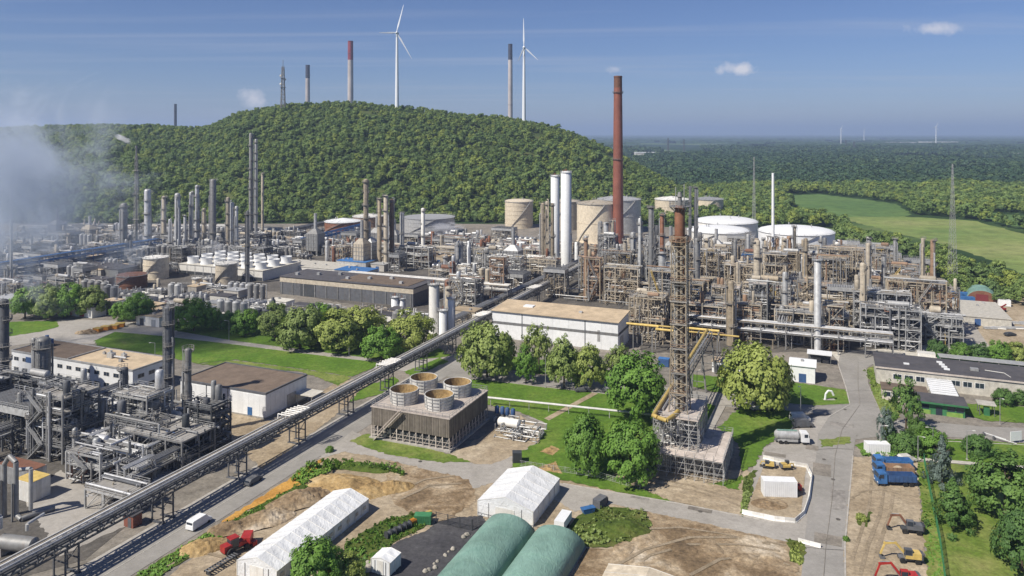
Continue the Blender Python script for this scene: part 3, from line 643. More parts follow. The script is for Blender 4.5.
def column(px, yb, yt, wpx, mat='galv', label=None, group=None, plats=None, seed=None, rise='alu', z0=0.0, pos=None, H=None, D=None, name='process_column'):
    rg = random.Random(seed if seed is not None else int(px * 13 + yt))
    if pos is None:
        p = G(px, yb); H = zat(yt, p.y); D = wpx * p.y / FPX
    else: p = Vector(pos)
    R = D / 2
    o = thing(name, label or 'slim grey process column with ring platforms and side pipes', 'column', (p.x, p.y, z0), rg.uniform(0, 6), group)
    mb = MB(); sk = min(3.0, H * 0.1)
    prof = [(R * 1.12, 0), (R * 1.02, sk), (R, sk)]
    if H > 22 and rg.random() < 0.5: prof += [(R, H * 0.55), (R * 0.82, H * 0.6), (R * 0.82, H - R * 0.5)]; Rt = R * 0.82
    else: prof += [(R, H - R * 0.5)]; Rt = R
    prof += [(Rt * 0.85, H - R * 0.2), (Rt * 0.45, H), (Rt * 0.2, H + 0.02)]
    mb.lathe((0, 0, 0), prof, 16); part('shell', mb, mat, o, True)
    mb = MB()
    for z in np.arange(sk + 2.2, H - R, max(2.2, H / 9)):
        rr = R if not (len(prof) > 8 and z > H * 0.57) else Rt
        mb.lathe((0, 0, z), [(rr * 1.0, 0), (rr * 1.035, 0), (rr * 1.035, 0.16), (rr * 1.0, 0.16)], 16, open_ends=True)
    part('band', mb, mat, o)
    n = plats if plats is not None else max(1, int(H / 8))
    for k in range(n):
        z = H * (0.25 + 0.72 * (k + rg.uniform(-0.2, 0.2)) / max(1, n - 1)) if n > 1 else H * 0.93
        z = min(z, H - 0.4)
        part('platform', ring_platform(rg, R if z < H * 0.57 or Rt == R else Rt, z, max(0.6, min(0.9, R * 0.6)), rg.choice((0.5, 0.6, 0.75))), 'grating', o)
    for k in range(rg.choice((1, 2, 2, 3))):
        a = rg.uniform(0, 6.28); rr = rg.uniform(0.12, 0.3) * max(0.8, min(1.4, R)); q = R * 1.05 + rr; x, y = math.cos(a) * q, math.sin(a) * q
        top = H * rg.uniform(0.7, 1.02) + 0.4; mb = MB()
        mb.tube((x, y, rg.uniform(0, H * 0.3)), (x, y, top), rr, 8); mb.tube((x, y, top), (x * 0.2, y * 0.2, top + 0.05), rr, 8)
        part('riser_pipe', mb, rise if rg.random() < 0.6 else mat, o, True)
    a = rg.uniform(0, 6.28); x, y = math.cos(a) * (R + 0.25), math.sin(a) * (R + 0.25); tx, ty = -math.sin(a) * 0.25, math.cos(a) * 0.25
    mb = MB(); mb.bar((x + tx, y + ty, 0), (x + tx, y + ty, H), 0.09); mb.bar((x - tx, y - ty, 0), (x - tx, y - ty, H), 0.09)
    for z in np.arange(0.8, H, 1.0): mb.bar((x + tx, y + ty, z), (x - tx, y - ty, z), 0.06)
    part('ladder', mb, 'galv', o)
    return o
def tank(px, yb, w, yrim, mat='cream', label=None, roof='cone', roofmat=None, group=None, bands=2, stair=True, name='storage_tank'):
    rg = random.Random(int(px * 7 + yb)); p = G(px, yb); R = w / 2 * p.y / FPX; H = zat(yrim, p.y)
    o = thing(name, label, 'tank', p, rg.uniform(-0.6, 0.2), group); n = 40
    part('shell', MB().lathe((0, 0, 0), [(R * 1.03, 0), (R * 1.03, 0.3), (R, 0.3), (R, H)], n), mat, o, True)
    rm = roofmat or mat
    if roof == 'cone': prof = [(R * 1.015, H - 0.05), (R * 1.015, H + 0.2), (R * 0.5, H + R * 0.09), (R * 0.06, H + R * 0.17)]
    elif roof == 'dome': prof = [(R * 1.01, H - 0.05), (R * 1.01, H + 0.15)] + [(R * math.cos(t), H + 0.15 + R * 0.13 * math.sin(t)) for t in (0.3, 0.6, 0.9, 1.2, 1.5)]
    else: prof = [(R * 0.985, H - 1.6), (R * 0.5, H - 1.45), (R * 0.05, H - 1.4)]
    part('roof', MB().lathe((0, 0, 0), prof, n), rm, o, True)
    if roof != 'float':
        mb = MB()
        for k in range(12 if R > 8 else 6):
            a = 2 * math.pi * k / (12 if R > 8 else 6); z1 = H + (R * 0.15 if roof == 'cone' else R * 0.27)
            mb.bar((math.cos(a) * R, math.sin(a) * R, H + 0.3), (math.cos(a) * R * 0.5, math.sin(a) * R * 0.5, (H + R * 0.11) if roof == 'cone' else H + R * 0.115), 0.16)
        part('roof_ribs', mb, rm, o)
    for k in range(bands):
        z = H * (k + 1) / (bands + 1); part('wind_girder', MB().lathe((0, 0, z), [(R, 0), (R + 0.22, 0.02), (R + 0.22, 0.14), (R, 0.16)], n, open_ends=True), mat, o)
    part('top_rim', MB().lathe((0, 0, H - 0.3), [(R, 0), (R + 0.45, 0.02), (R + 0.45, 0.18), (R, 0.2)], n, open_ends=True), 'galv', o)
    mb = MB(); q = R + 0.35
    for k in range(n):
        a, c = 2 * math.pi * k / n, 2 * math.pi * (k + 1) / n
        mb.bar((math.cos(a) * q, math.sin(a) * q, H + 0.9), (math.cos(c) * q, math.sin(c) * q, H + 0.9), 0.1)
        if k % 2 == 0: mb.bar((math.cos(a) * q, math.sin(a) * q, H - 0.2), (math.cos(a) * q, math.sin(a) * q, H + 0.9), 0.1)
    part('railing', mb, 'galv', o)
    if stair:
        mb = MB(); a0 = -2.4; sweep = 1.5 * min(1.0, H / (R * 1.2) + 0.3); st = 26
        for k in range(st):
            a, c = a0 + sweep * k / st, a0 + sweep * (k + 1) / st
            p1, p2 = (math.cos(a) * (R + 0.5), math.sin(a) * (R + 0.5)), (math.cos(c) * (R + 0.5), math.sin(c) * (R + 0.5)); z1, z2 = H * k / st, H * (k + 1) / st
            mb.bar((*p1, z1), (*p2, z2), 0.8, 0.18); mb.bar((p1[0] * 1.02, p1[1] * 1.02, z1 + 1.0), (p2[0] * 1.02, p2[1] * 1.02, z2 + 1.0), 0.09)
        part('spiral_stair', mb, 'galv', o)
    mb = MB()
    for k in range(3): a = rg.uniform(0, 6.28); mb.tube((math.cos(a) * R * 0.4, math.sin(a) * R * 0.4, H), (math.cos(a) * R * 0.4, math.sin(a) * R * 0.4, H + R * 0.16 + 1.0), 0.3, 8)
    if roof != 'float': part('vent', mb, 'galv', o)
    return o
PAL = {'tan': ('beige', 'sand', 'steel', 'galv', 'rustlight'), 'grey': ('galv', 'alu', 'steel', 'sand', 'charcoal'), 'mixed': ('galv', 'sand', 'steel', 'alu', 'rust'), 'dark': ('steel', 'charcoal', 'galv', 'dark', 'alu')}
STEEL = {'tan': ('sand', 'beige', 'beige', 'steel', 'steel', 'galv'), 'grey': ('galv', 'steel', 'steel', 'charcoal'), 'mixed': ('steel', 'sand', 'galv', 'beige'), 'dark': ('charcoal', 'steel', 'steel', 'dark')}
def drum_mb(R, L, axis='x'):
    return MB().lathe((0, 0, 0), [(0.1 * R, -L / 2 - R * 0.45), (0.6 * R, -L / 2 - R * 0.33), (R, -L / 2), (R, L / 2), (0.6 * R, L / 2 + R * 0.33), (0.1 * R, L / 2 + R * 0.45)], 16, axis)
def tangle(rg, L, W, z0, z1, n, rmin, rmax, nn=6):
    """short orthogonal pipe runs with bends filling a box"""
    mb = MB()
    for k in range(n):
        p = [rg.uniform(0, L), rg.uniform(0, W), rg.uniform(z0, z1)]; r = rg.uniform(rmin, rmax); pts = [tuple(p)]
        ax = rg.choice((0, 0, 1, 2, 2))
        for s in range(rg.choice((2, 3, 3, 4))):
            lim = (L, W, z1)[ax]; lo = z0 if ax == 2 else 0
            q = list(p); q[ax] = min(lim, max(lo, p[ax] + rg.choice((-1, 1)) * rg.uniform(1.2, 6)))
            if abs(q[ax] - p[ax]) > 0.3: pts.append(tuple(q)); p = q
            ax = rg.choice([a for a in (0, 1, 2) if a != ax])
        if len(pts) > 1: mb.path(pts, r, nn)
    return mb
def steel_frame(r, u, L, W, hts, pal='mixed', seed=0, label=None, group=None, fill=1.0, deckp=0.6, smat=None, name='steel_structure', rz=GRZ, dens=1.0, loc=None):
    rg = random.Random(seed); o = thing(name, label, 'steel structure', loc if loc is not None else gw(r, u), rz, group)
    sm = smat or rg.choice(STEEL[pal]); nx = max(1, round(L / 5.5)); ny = max(1, round(W / 5.5)); H = hts[-1]
    xs = [L * i / nx for i in range(nx + 1)]; ys = [W * j / ny for j in range(ny + 1)]
    for i, x in enumerate(xs):
        for j, y in enumerate(ys):
            top = H + (1.1 if rg.random() < 0.5 else 0) if rg.random() < 0.8 else rg.choice(hts)
            post('post', x, y, 0, top, 0.36, sm, o)
    for li, z in enumerate(hts):
        mb = MB()
        for y in ys: mb.box((L / 2, y, z), (L, 0.24, 0.36))
        for x in xs: mb.box((x, W / 2, z + 0.004), (0.24, W, 0.32))
        for x in np.arange(1.8, L, 1.8): mb.box((x, W / 2, z - 0.05), (0.12, W, 0.18))
        part('floor_beams', mb, sm, o)
        dk = MB(); any_ = False
        for i in range(nx):
            for j in range(ny):
                if rg.random() < deckp:
                    any_ = True; dk.box(((xs[i] + xs[i + 1]) / 2, (ys[j] + ys[j + 1]) / 2, z + 0.22), (xs[1] * 0.985, ys[1] * 0.985, 0.07))
        if any_:
            part('deck', dk, rg.choice(('grating', 'grating', 'galv', 'palewood' if pal == 'tan' else 'steel')), o)
        rl = MB()
        for zz in (0.65, 1.15):
            rl.bar((0, 0, z + zz), (L, 0, z + zz), 0.07); rl.bar((0, W, z + zz), (L, W, z + zz), 0.07); rl.bar((0, 0, z + zz), (0, W, z + zz), 0.07); rl.bar((L, 0, z + zz), (L, W, z + zz), 0.07)
        for x in np.arange(0, L, 1.8): rl.bar((x, 0, z), (x, 0, z + 1.15), 0.07)
        part('railing', rl, 'galv' if sm != 'yellow' else 'yellow', o)
        # vessels standing or lying on this deck
        if rg.random() < 0.75 * fill and W > 3.5:
            vm = rg.choice(PAL[pal])
            if rg.random() < 0.55:
                R = rg.uniform(0.6, min(1.4, W * 0.22)); Ld = rg.uniform(3, min(8, max(3.2, L * 0.6)))
                d = put('vessel', drum_mb(R, Ld).mesh('vessel', vm, True), o, (rg.uniform(Ld / 2, max(Ld / 2 + 0.1, L - Ld / 2)), rg.uniform(R + 0.3, max(R + 0.4, W - R - 0.3)), z + R + 0.5))
            else:
                for q in range(rg.choice((1, 2, 3))):
                    R = rg.uniform(0.5, 1.1); hh = rg.uniform(2.5, 5)
                    part('vessel', MB().lathe((rg.uniform(R, L - R), rg.uniform(R, max(R + 0.1, W - R)), z + 0.3), [(R * 0.8, 0), (R, 0.4), (R, hh), (R * 0.7, hh + R * 0.4), (R * 0.1, hh + R * 0.55)], 14), vm, o, True)
    br = MB(); lv = [0] + list(hts)
    for k in range(len(hts)):
        i = rg.randrange(nx); a, c = xs[i], xs[i + 1]
        for y in (0, W):
            br.bar((a, y, lv[k]), (c, y, lv[k + 1]), 0.14)
            if rg.random() < 0.5: br.bar((c, y, lv[k]), (a, y, lv[k + 1]), 0.14)
        br.bar((0, 0, lv[k]), (0, ys[1], lv[k + 1]), 0.14); br.bar((L, ys[1], lv[k]), (L, 0, lv[k + 1]), 0.14)
    part('bracing', br, sm, o)
    if rg.random() < 0.7:
        st = MB(); side = rg.choice((-0.9, W + 0.9)); x0 = rg.uniform(0, max(0.1, L - 5))
        for k in range(len(hts)):
            a, c = (x0, x0 + 4.5) if k % 2 == 0 else (x0 + 4.5, x0)
            st.bar((a, side, lv[k]), (c, side, lv[k + 1]), 0.9, 0.16); st.bar((a, side + 0.45, lv[k] + 1.0), (c, side + 0.45, lv[k + 1] + 1.0), 0.08); st.bar((a, side - 0.45, lv[k] + 1.0), (c, side - 0.45, lv[k + 1] + 1.0), 0.08)
        part('stair', st, rg.choice(('galv', 'beige', 'yellow')) if pal == 'tan' else 'galv', o)
    vol = L * W * H
    for q in range(2):
        n = int(min(90, vol / 26) * fill * dens)
        if n > 3: part('pipework', tangle(rg, L, W, 0.4, H + 0.8, n, 0.07, 0.22), PAL[pal][q if rg.random() < 0.5 else rg.randrange(5)], o, True)['kind'] = 'stuff'
    if n > 8: part('service_lines', tangle(rg, L, W, 0.6, H + 0.4, 7, 0.09, 0.18), rg.choice(('bluesteel', 'yellow', 'redmaroon', 'white', 'white', 'rust')), o, True)['kind'] = 'stuff'
    for q in range(int(rg.uniform(2, 5) * fill)):
        z = rg.choice(hts) + rg.uniform(0.3, 1.2); y = rg.uniform(0.3, W - 0.3); rr = rg.uniform(0.18, 0.4)
        pipe('pipe', (-rg.uniform(0, 2), y, z), (L + rg.uniform(0, 2), y, z), rr, rg.choice(PAL[pal]), o)
    for q in range(int(rg.uniform(1, 4) * fill)):
        x, y, rr = rg.uniform(0, L), rg.choice((-0.4, W + 0.4)), rg.uniform(0.15, 0.38)
        pipe('pipe', (x, y, rg.uniform(0, 2)), (x, y, H * rg.uniform(0.8, 1.15)), rr, rg.choice(PAL[pal]), o)
    return o
def pipe_rack(r0, u0, r1, u1, width, hts, mats, smat, label, group=None, bay=9.0, seed=0, name='pipe_rack', npipes=5, truss=False):
    """a straight rack from one grid point to another; hts are the tiers"""
    rg = random.Random(seed); a, c = gw(r0, u0), gw(r1, u1); d = c - a; L = d.length; rz = math.atan2(d.y, d.x)
    o = thing(name, label, 'pipe rack', a, rz, group); n = max(1, round(L / bay)); hw = width / 2; H = hts[-1]
    bent = MB()
    for s in (-1, 1): bent.box((0, s * (hw - 0.15), (H + 0.2) / 2), (0.32, 0.32, H + 0.2))
    for z in hts: bent.box((0, 0, z - 0.15), (0.26, width + 0.6, 0.3))
    bent.bar((0, -hw + 0.15, 0.3), (0, hw - 0.15, hts[0] - 0.3), 0.14)
    bm_ = bent.mesh('trestle', smat)
    for k in range(n + 1): put('trestle', bm_, o, (L * k / n, 0, 0))
    mb = MB()
    for z in hts:
        for s in (-1, 1): mb.box((L / 2, s * (hw + 0.1), z - 0.16), (L, 0.18, 0.3))
    part('longitudinal_beam', mb, smat, o)
    for z in hts:
        y = -hw + 0.35
        while y < hw - 0.2:
            rr = rg.uniform(0.12, 0.3)
            if rg.random() < 0.9: pipe('pipe', (0, y + rr, z + rr), (L, y + rr, z + rr), rr, rg.choice(mats), o)
            y += rr * 2 + rg.uniform(0.08, 0.5)
    return o
def air_cooler(r, u, L, W, H, seed, label, group=None, mat='galv', pal='grey'):
    """raised bank of fan coolers"""
    rg = random.Random(seed); o = thing('air_cooler', label, 'cooler', gw(r, u), GRZ, group)
    for x in np.linspace(0.2, L - 0.2, max(2, round(L / 6) + 1)):
        for y in (0.2, W - 0.2): post('leg', x, y, 0, H, 0.35, 'steel', o)
    part('plenum', MB().box((L / 2, W / 2, H + 0.8), (L, W, 1.6)), mat, o)
    nf = max(1, round(L / 4.5))
    for k in range(nf):
        cx = L * (k + 0.5) / nf; rr = min(L / nf, W) * 0.42
        part('fan_ring', MB().lathe((cx, W / 2, H - 0.9), [(rr, 0), (rr * 1.05, 0), (rr * 1.05, 1.0), (rr, 1.0)], 18), 'charcoal', o)
    mb = MB()
    for x in np.arange(0.5, L, 0.9): mb.box((x, W / 2, H + 1.72), (0.34, W * 0.96, 0.2))
    part('tube_bundle', mb, 'steel', o)
    rl = MB()
    for y in (0, W): rl.bar((0, y, H + 2.7), (L, y, H + 2.7), 0.08); rl.bar((0, y, H + 2.2), (L, y, H + 2.2), 0.06)
    for x in np.arange(0, L + 0.1, 2): rl.bar((x, 0, H + 1.6), (x, 0, H + 2.7), 0.08); rl.bar((x, W, H + 1.6), (x, W, H + 2.7), 0.08)
    part('railing', rl, 'galv', o)
    for q, mt in enumerate(PAL[pal][:2]): part('pipework', tangle(rg, L, W, 0.4, H - 0.5, int(L * W * H / 30), 0.08, 0.25), mt, o, True)['kind'] = 'stuff'
    return o
def furnace(r, u, W, D, H, seed, label, stack=True, mat='sand', group=None):
    rg = random.Random(seed); o = thing('process_furnace', label, 'furnace', gw(r, u), GRZ, group)
    for x in (0.3, W - 0.3):
        for y in (0.3, D - 0.3): post('leg', x, y, 0, 3, 0.4, 'steel', o)
    part('firebox', MB().box((W / 2, D / 2, 3 + H / 2), (W, D, H)), mat, o)
    mb = MB()
    for z in np.arange(3.4, 3 + H, 2.4): mb.box((W / 2, D / 2, z), (W + 0.35, D + 0.35, 0.22))
    for x in np.arange(0, W + 0.1, 2): mb.box((x, -0.08, 3 + H / 2), (0.2, 0.22, H)); mb.box((x, D + 0.08, 3 + H / 2), (0.2, 0.22, H))
    part('stiffener', mb, 'steel', o)
    hx, hy = W / 2, D / 2; z = 3 + H
    mb = MB(); mb.add([(0, 0, z), (W, 0, z), (W, D, z), (0, D, z), (hx - 1.3, hy - 1.3, z + 3), (hx + 1.3, hy - 1.3, z + 3), (hx + 1.3, hy + 1.3, z + 3), (hx - 1.3, hy + 1.3, z + 3)], [(0, 1, 5, 4), (1, 2, 6, 5), (2, 3, 7, 6), (3, 0, 4, 7), (4, 5, 6, 7)])
    part('hood', mb, mat, o)
    if stack: part('stack', MB().lathe((hx, hy, z + 3), [(1.1, 0), (1.0, H * 0.9), (0.85, H * 0.9), (0.85, H * 0.5)], 16), 'galv', o, True)
    part('pipework', tangle(rg, W, D, 0.3, 3, 14, 0.08, 0.2), 'galv', o, True)['kind'] = 'stuff'
    return o
def drum_set(r, u, n, R, L, mat, label, group=None, seed=0, vertical=False):
    rg = random.Random(seed); first = None
    for k in range(n):
        p = gw(r + (R * 2 + 1.2) * k, u)
        nm = 'vertical_vessel' if vertical else 'horizontal_drum'
        o = thing(nm, label, 'vessel', p, GRZ, group)
        if vertical:
            part('shell', MB().lathe((0, 0, 0.8), [(R * 0.1, 0), (R * 0.6, 0.2), (R, 0.7), (R, L), (R * 0.65, L + R * 0.35), (R * 0.1, L + R * 0.5)], 18), mat, o, True)
            for q in range(3): a = q * 2.1; part('leg', MB().box((math.cos(a) * R * 0.8, math.sin(a) * R * 0.8, 0.7), (0.3, 0.3, 1.4)), 'steel', o)
            part('nozzle', MB().tube((0, 0, L + R * 0.4), (0, 0, L + R * 0.5 + 1.2), 0.2, 8).tube((0, 0, L + R * 0.5 + 1.1), (R + 1.2, 0, L + R * 0.5 + 1.1), 0.2, 8).tube((R + 1.2, 0, 0.4), (R + 1.2, 0, L + R * 0.5 + 1.1), 0.2, 8), 'galv', o, True)
        else:
            put('shell', drum_mb(R, L, 'y').mesh('shell', mat, True), o, (0, 0, R + 1.0))
            for y in (-L * 0.3, L * 0.3): part('saddle', MB().box((0, y, (R + 0.6) / 2), (R * 1.5, 0.5, R + 0.6)), 'concrete', o)
            part('nozzle', MB().tube((0, 0, R * 1.9 + 1), (0, 0, R * 2 + 2.2), 0.25, 8).tube((0, -L * 0.3, R * 1.9 + 1), (0, -L * 0.3, R * 2 + 1.8), 0.18, 8), 'galv', o, True)
    return o
def shed(r, u, L, W, H, wall, roof, label, gable=0.0, name='plant_building', group=None, doors=1, seed=0):
    rg = random.Random(seed); o = thing(name, label, 'building', gw(r, u), GRZ, group)
    if gable:
        part('wall', MB().extrude([(0, 0), (W, 0), (W, H), (W / 2, H + gable), (0, H)], 'x', 0, L), wall, o)
        for s in (0, 1):
            mb = MB(); y0, y1 = (-0.4, W / 2) if s == 0 else (W + 0.4, W / 2); z0 = H - 0.4 * gable / (W / 2)
            mb.add([(-0.4, y0, z0 + 0.05), (L + 0.4, y0, z0 + 0.05), (L + 0.4, y1, H + gable + 0.05), (-0.4, y1, H + gable + 0.05), (-0.4, y0, z0 + 0.25), (L + 0.4, y0, z0 + 0.25), (L + 0.4, y1, H + gable + 0.25), (-0.4, y1, H + gable + 0.25)], [(0, 1, 2, 3), (4, 5, 6, 7), (0, 1, 5, 4), (1, 2, 6, 5), (2, 3, 7, 6), (3, 0, 4, 7)])
            part('roof_slope', mb, roof, o)
    else:
        part('wall', MB().box((L / 2, W / 2, H / 2), (L, W, H)), wall, o)
        part('roof', MB().box((L / 2, W / 2, H + 0.1), (L + 0.5, W + 0.5, 0.25)), roof, o)
    for k in range(doors): part('door', MB().box((L * (k + 0.5) / doors, -0.03, 1.4), (2.2, 0.1, 2.8)), rg.choice(('charcoal', 'bluesteel', 'galv')), o)
    for k in range(max(1, int(L / 7))): part('roof_vent', MB().box((rg.uniform(1, L - 1), rg.uniform(1, W - 1), H + gable * 0.5 + 0.5), (0.9, 0.9, 0.8)), 'galv', o)
    return o

# ================================================================== FAR LANDMARKS
def wind_turbine(px, yb, yh, blade_tips, label, Y, z, group=None, mesh_r=None, yaw=0.0):
    X = (px - 512) / FPX * Y; hub = zat(yh, Y); k = Y / FPX
    o = thing('wind_turbine', label, 'wind turbine', (X, Y, z), 0, group); h = hub - z
    part('tower', MB().lathe((0, 0, 0), [(2.7, -3), (2.2, h * 0.4), (1.4, h - 1)], 20), 'turbine', o, True)
    part('nacelle', MB().lathe((0, 0, h), [(0.6, 6), (1.9, 5), (2.0, -1.5), (1.5, -2.6)], 14, 'y'), 'turbine', o, True)
    part('rotor_hub', MB().lathe((0, 0, h), [(1.6, -2.6), (1.5, -3.8), (0.9, -4.9), (0.2, -5.2)], 14, 'y'), 'turbine', o, True)
    for tx, ty in blade_tips:
        v = Vector((tx * k, 0, -ty * k)); Lb = v.length; d = v.normalized(); s = Vector((-d.z, 0, d.x)); mb = MB()
        st = [(0.03, 0.9, 0.9), (0.12, 1.0, 0.8), (0.25, 1.7, 0.5), (0.5, 1.2, 0.32), (0.8, 0.75, 0.2), (1.0, 0.25, 0.08)]
        vs = []
        for t, w, th in st:
            c = d * (Lb * t) + Vector((0, -3.6, h))
            for a, bb in ((-0.4, 0), (0, -0.5), (0.6, 0), (0, 0.5)): vs.append(c + s * (a * w * 1.25) + Vector((0, bb * th + a * w * 0.35, 0)))
        fs = []
        for j in range(len(st) - 1): fs += [(j * 4 + q, j * 4 + (q + 1) % 4, j * 4 + 4 + (q + 1) % 4, j * 4 + 4 + q) for q in range(4)]
        fs += [(0, 1, 2, 3), (20, 21, 22, 23)]
        mb.add(vs, fs); part('blade', mb, 'turbine', o, True)
    return o
def turb_base(px, Y): return hill_z((px - 512) / FPX * Y, Y)
wind_turbine(397, 107, 33, [(7, -28), (-17.5, 0), (15, 26)], 'white wind turbine on the hilltop, one blade level with the hub', 1020, turb_base(397, 1020) - 0.5)
wind_turbine(524, 115, 47.5, [(-0.5, -29), (14, 13), (-6, 14)], 'white wind turbine on the hilltop beside the tall chimney', 1045, turb_base(524, 1045) - 0.5)
for px, yh, Y, s, lb in ((936, 127, 4300, 1, 'distant white wind turbine on the horizon beside a pale roof'), (841, 129, 4700, 0.8, 'distant white wind turbine standing above the dark woods'), (864, 130.5, 6500, 0.6, 'tiny distant wind turbine with a short tower near the horizon')):
    o = wind_turbine(px, 0, yh, [(2 * s, -5.0 * s), (-5 * s, 1.5 * s), (3 * s, 5 * s)], lb, Y, 0, 'wind turbines far off on the plain')
def chimney(px, yt, Y, D, bands, label, z0=0.0, taper=0.82, name='chimney', H=None, bm='brick'):
    X = (px - 512) / FPX * Y; h = H or zat(yt, Y) - z0
    o = thing(name, label, 'chimney', (X, Y, z0), 0); R = D / 2; z = 0
    fr = lambda t: R * (1 - (1 - taper) * t)
    for k, (t0, t1, mt) in enumerate(bands):
        st = [t0 + (t1 - t0) * q / 4 for q in range(5)]; pr = [(fr(t), h * t) for t in st]
        if t1 >= 1: pr += [(fr(1) * 0.8, h), (fr(1) * 0.8, h - 3)]
        part('shaft_section', MB().lathe((0, 0, 0), pr, 28), mt, o, True)
    part('top_rim', MB().lathe((0, 0, h - 1.2), [(fr(1), 0), (fr(1) * 1.07, 0.1), (fr(1) * 1.07, 1.0), (fr(1) * 0.85, 1.25)], 28, open_ends=True), bands[-1][2], o)
    for t in (0.5, 0.9):
        part('gallery', ring_platform(random.Random(1), fr(t), h * t, max(0.8, D * 0.05)), 'steel', o)
    return o
chimney(350.5, 41, 1850, 15.5, [(0, 0.848, 'chimgrey'), (0.848, 1, 'redmaroon')], 'pale power station chimney with a maroon top behind the hill')
chimney(307.7, 65, 2000, 13.5, [(0, 0.865, 'chimgrey'), (0.865, 1, 'chimdark')], 'short pale chimney with a black top behind the hill')
chimney(510.3, 44, 1850, 12.5, [(0, 0.87, 'chimgrey'), (0.87, 1, 'chimdark')], 'tall grey brown chimney with a black top beside the turbine')
chimney(175.4, 104, 2100, 8.5, [(0, 0.6, 'charcoal'), (0.6, 1, 'chimdark')], 'slim dark chimney rising over the low ridge')
p = G(618, 243)
chimney(618, 76, p.y, 8.2, [(0, 0.93, 'brick'), (0.93, 1, 'rust')], 'tall red brick refinery chimney with a sooty top', taper=0.72)
def lattice_mast(loc, H, w0, w1, n, mat, label, name='lattice_mast', arms=(), cat='mast', bw=0.22, group=None, rz=0.0):
    o = thing(name, label, cat, loc, rz, group); mb = MB(); f = lambda t: w0 + (w1 - w0) * t
    legs = [(1, 1), (-1, 1), (-1, -1), (1, -1)]
    for lx, ly in legs: part('leg', MB().bar((lx * w0 / 2, ly * w0 / 2, 0), (lx * w1 / 2, ly * w1 / 2, H), bw * 1.3), mat, o)
    for k in range(n):
        t0, t1 = k / n, (k + 1) / n; a, c = f(t0) / 2, f(t1) / 2; z0, z1 = H * t0, H * t1
        for q in range(4):
            l1, l2 = legs[q], legs[(q + 1) % 4]
            mb.bar((l1[0] * a, l1[1] * a, z0), (l2[0] * c, l2[1] * c, z1), bw * 0.7); mb.bar((l2[0] * a, l2[1] * a, z0), (l1[0] * c, l1[1] * c, z1), bw * 0.7)
            mb.bar((l1[0] * c, l1[1] * c, z1), (l2[0] * c, l2[1] * c, z1), bw * 0.7)
    part('bracing', mb, mat, o)
    for z, ln in arms:
        hw = f(z / H) / 2
        for s in (-1, 1): part('cross_arm', MB().bar((s * hw, 0, z), (s * ln, 0, z + 0.4), bw).bar((s * hw, 0, z + 2.2), (s * ln, 0, z + 0.4), bw * 0.8), mat, o)
    return o
Y = 1010; X = (283 - 512) / FPX * Y; z = hill_z(X, Y)
o = lattice_mast((X, Y, z - 1), zat(66, Y) - z, 5.5, 2.4, 9, 'steel', 'grey lattice radio mast with dishes on the hilltop', bw=0.5)
h = zat(66, Y) - z
for q, (dz, s) in enumerate(((0.62, -1), (0.72, 1), (0.8, -1))): part('dish', MB().lathe((s * 2.8, -1.5, h * dz), [(0.2, 0), (1.5, 0.5), (1.6, 0.9), (0.2, 0.5)], 12, 'y'), 'offwhite', o, True)
part('antenna', MB().tube((0, 0, h), (0, 0, h + 9), 0.35, 6), 'steel', o)
part('platform', MB().box((0, 0, h * 0.55), (6.5, 6.5, 0.6)), 'steel', o); part('platform', MB().box((0, 0, h * 0.75), (5.5, 5.5, 0.6)), 'steel', o)
p = G(952.5, 285)
lattice_mast(p, zat(164, p.y), 3.6, 0.4, 22, 'galv', 'tall thin lattice mast by the access road and trees', bw=0.07, arms=((9, 5),))
p = G(754, 236)
lattice_mast(p, zat(157, p.y), 2.4, 0.5, 16, 'galv', 'slender lattice mast rising out of the far trees', bw=0.09, arms=((zat(168, p.y), 5),))
for px, yt, Y, lb in ((668, 138, 2600, None), (684, 139, 2900, None), (854, 141, 3300, None), (846, 140, 3600, None)):
    lattice_mast(((px - 512) / FPX * Y, Y, 0), zat(yt, Y), 8, 2, 7, 'charcoal', 'grey transmission pylon standing among the far dark woods', name='power_pylon', cat='pylon', bw=0.55, arms=((zat(yt, Y) * 0.72, 9), (zat(yt, Y) * 0.86, 7)), group='pylons across the far woods')
# pale far-off sheds
for px, py, L, W, lb in ((655, 157.5, 130, 40, 'long white warehouse far off among the woods'), (938, 144, 260, 60, 'white industrial shed on the far plain beside a turbine'), (901, 144.6, 190, 50, 'pale low shed on the far plain between two turbines'), (1020, 158.5, 60, 30, 'small pale shed in the far dark woods')):
    p = G(px, py); o = thing('far_shed', lb, 'building', p, 0)
    part('wall', MB().box((0, 0, 8), (L, W, 16)), 'offwhite', o); part('roof', MB().box((0, 0, 16.6), (L + 2, W + 2, 1.2)), 'white', o)

# ================================================================== TANKS
tank(132, 287, 28, 274, 'rust', 'short rusty brown storage tank by the rail sidings', 'float', 'rustlight', bands=3)
tank(156, 278, 23.5, 257, 'cream', 'cream tank standing beside the rusty brown tank', 'cone', 'offwhite')
tank(226.5, 283, 21, 263, 'sand', 'beige tank in front of the white cooling cells', 'cone', 'offwhite')
tank(197, 286, 9, 278, 'cream', 'small squat beige tank beside the larger beige one', 'cone', 'offwhite', 'pair of small squat tanks', 1, False)
tank(208, 286.5, 9, 278, 'cream', 'small squat beige tank beside the larger beige one', 'cone', 'offwhite', 'pair of small squat tanks', 1, False)
tank(343, 230, 36, 221, 'rust', 'red brown tank with a white roof below the hill', 'cone', 'white', bands=1)
tank(368, 226, 30, 216, 'rustlight', 'pale brown tank half hidden behind the red brown tank', 'cone', 'offwhite', bands=1)
tank(429, 232, 51, 216.5, 'galv', 'wide grey open-topped tank below the wooded hill', 'float', 'offwhite', bands=3)
tank(519, 227, 28, 201, 'cream', 'cream domed tank standing alone below the hill', 'dome', 'cream', bands=5)
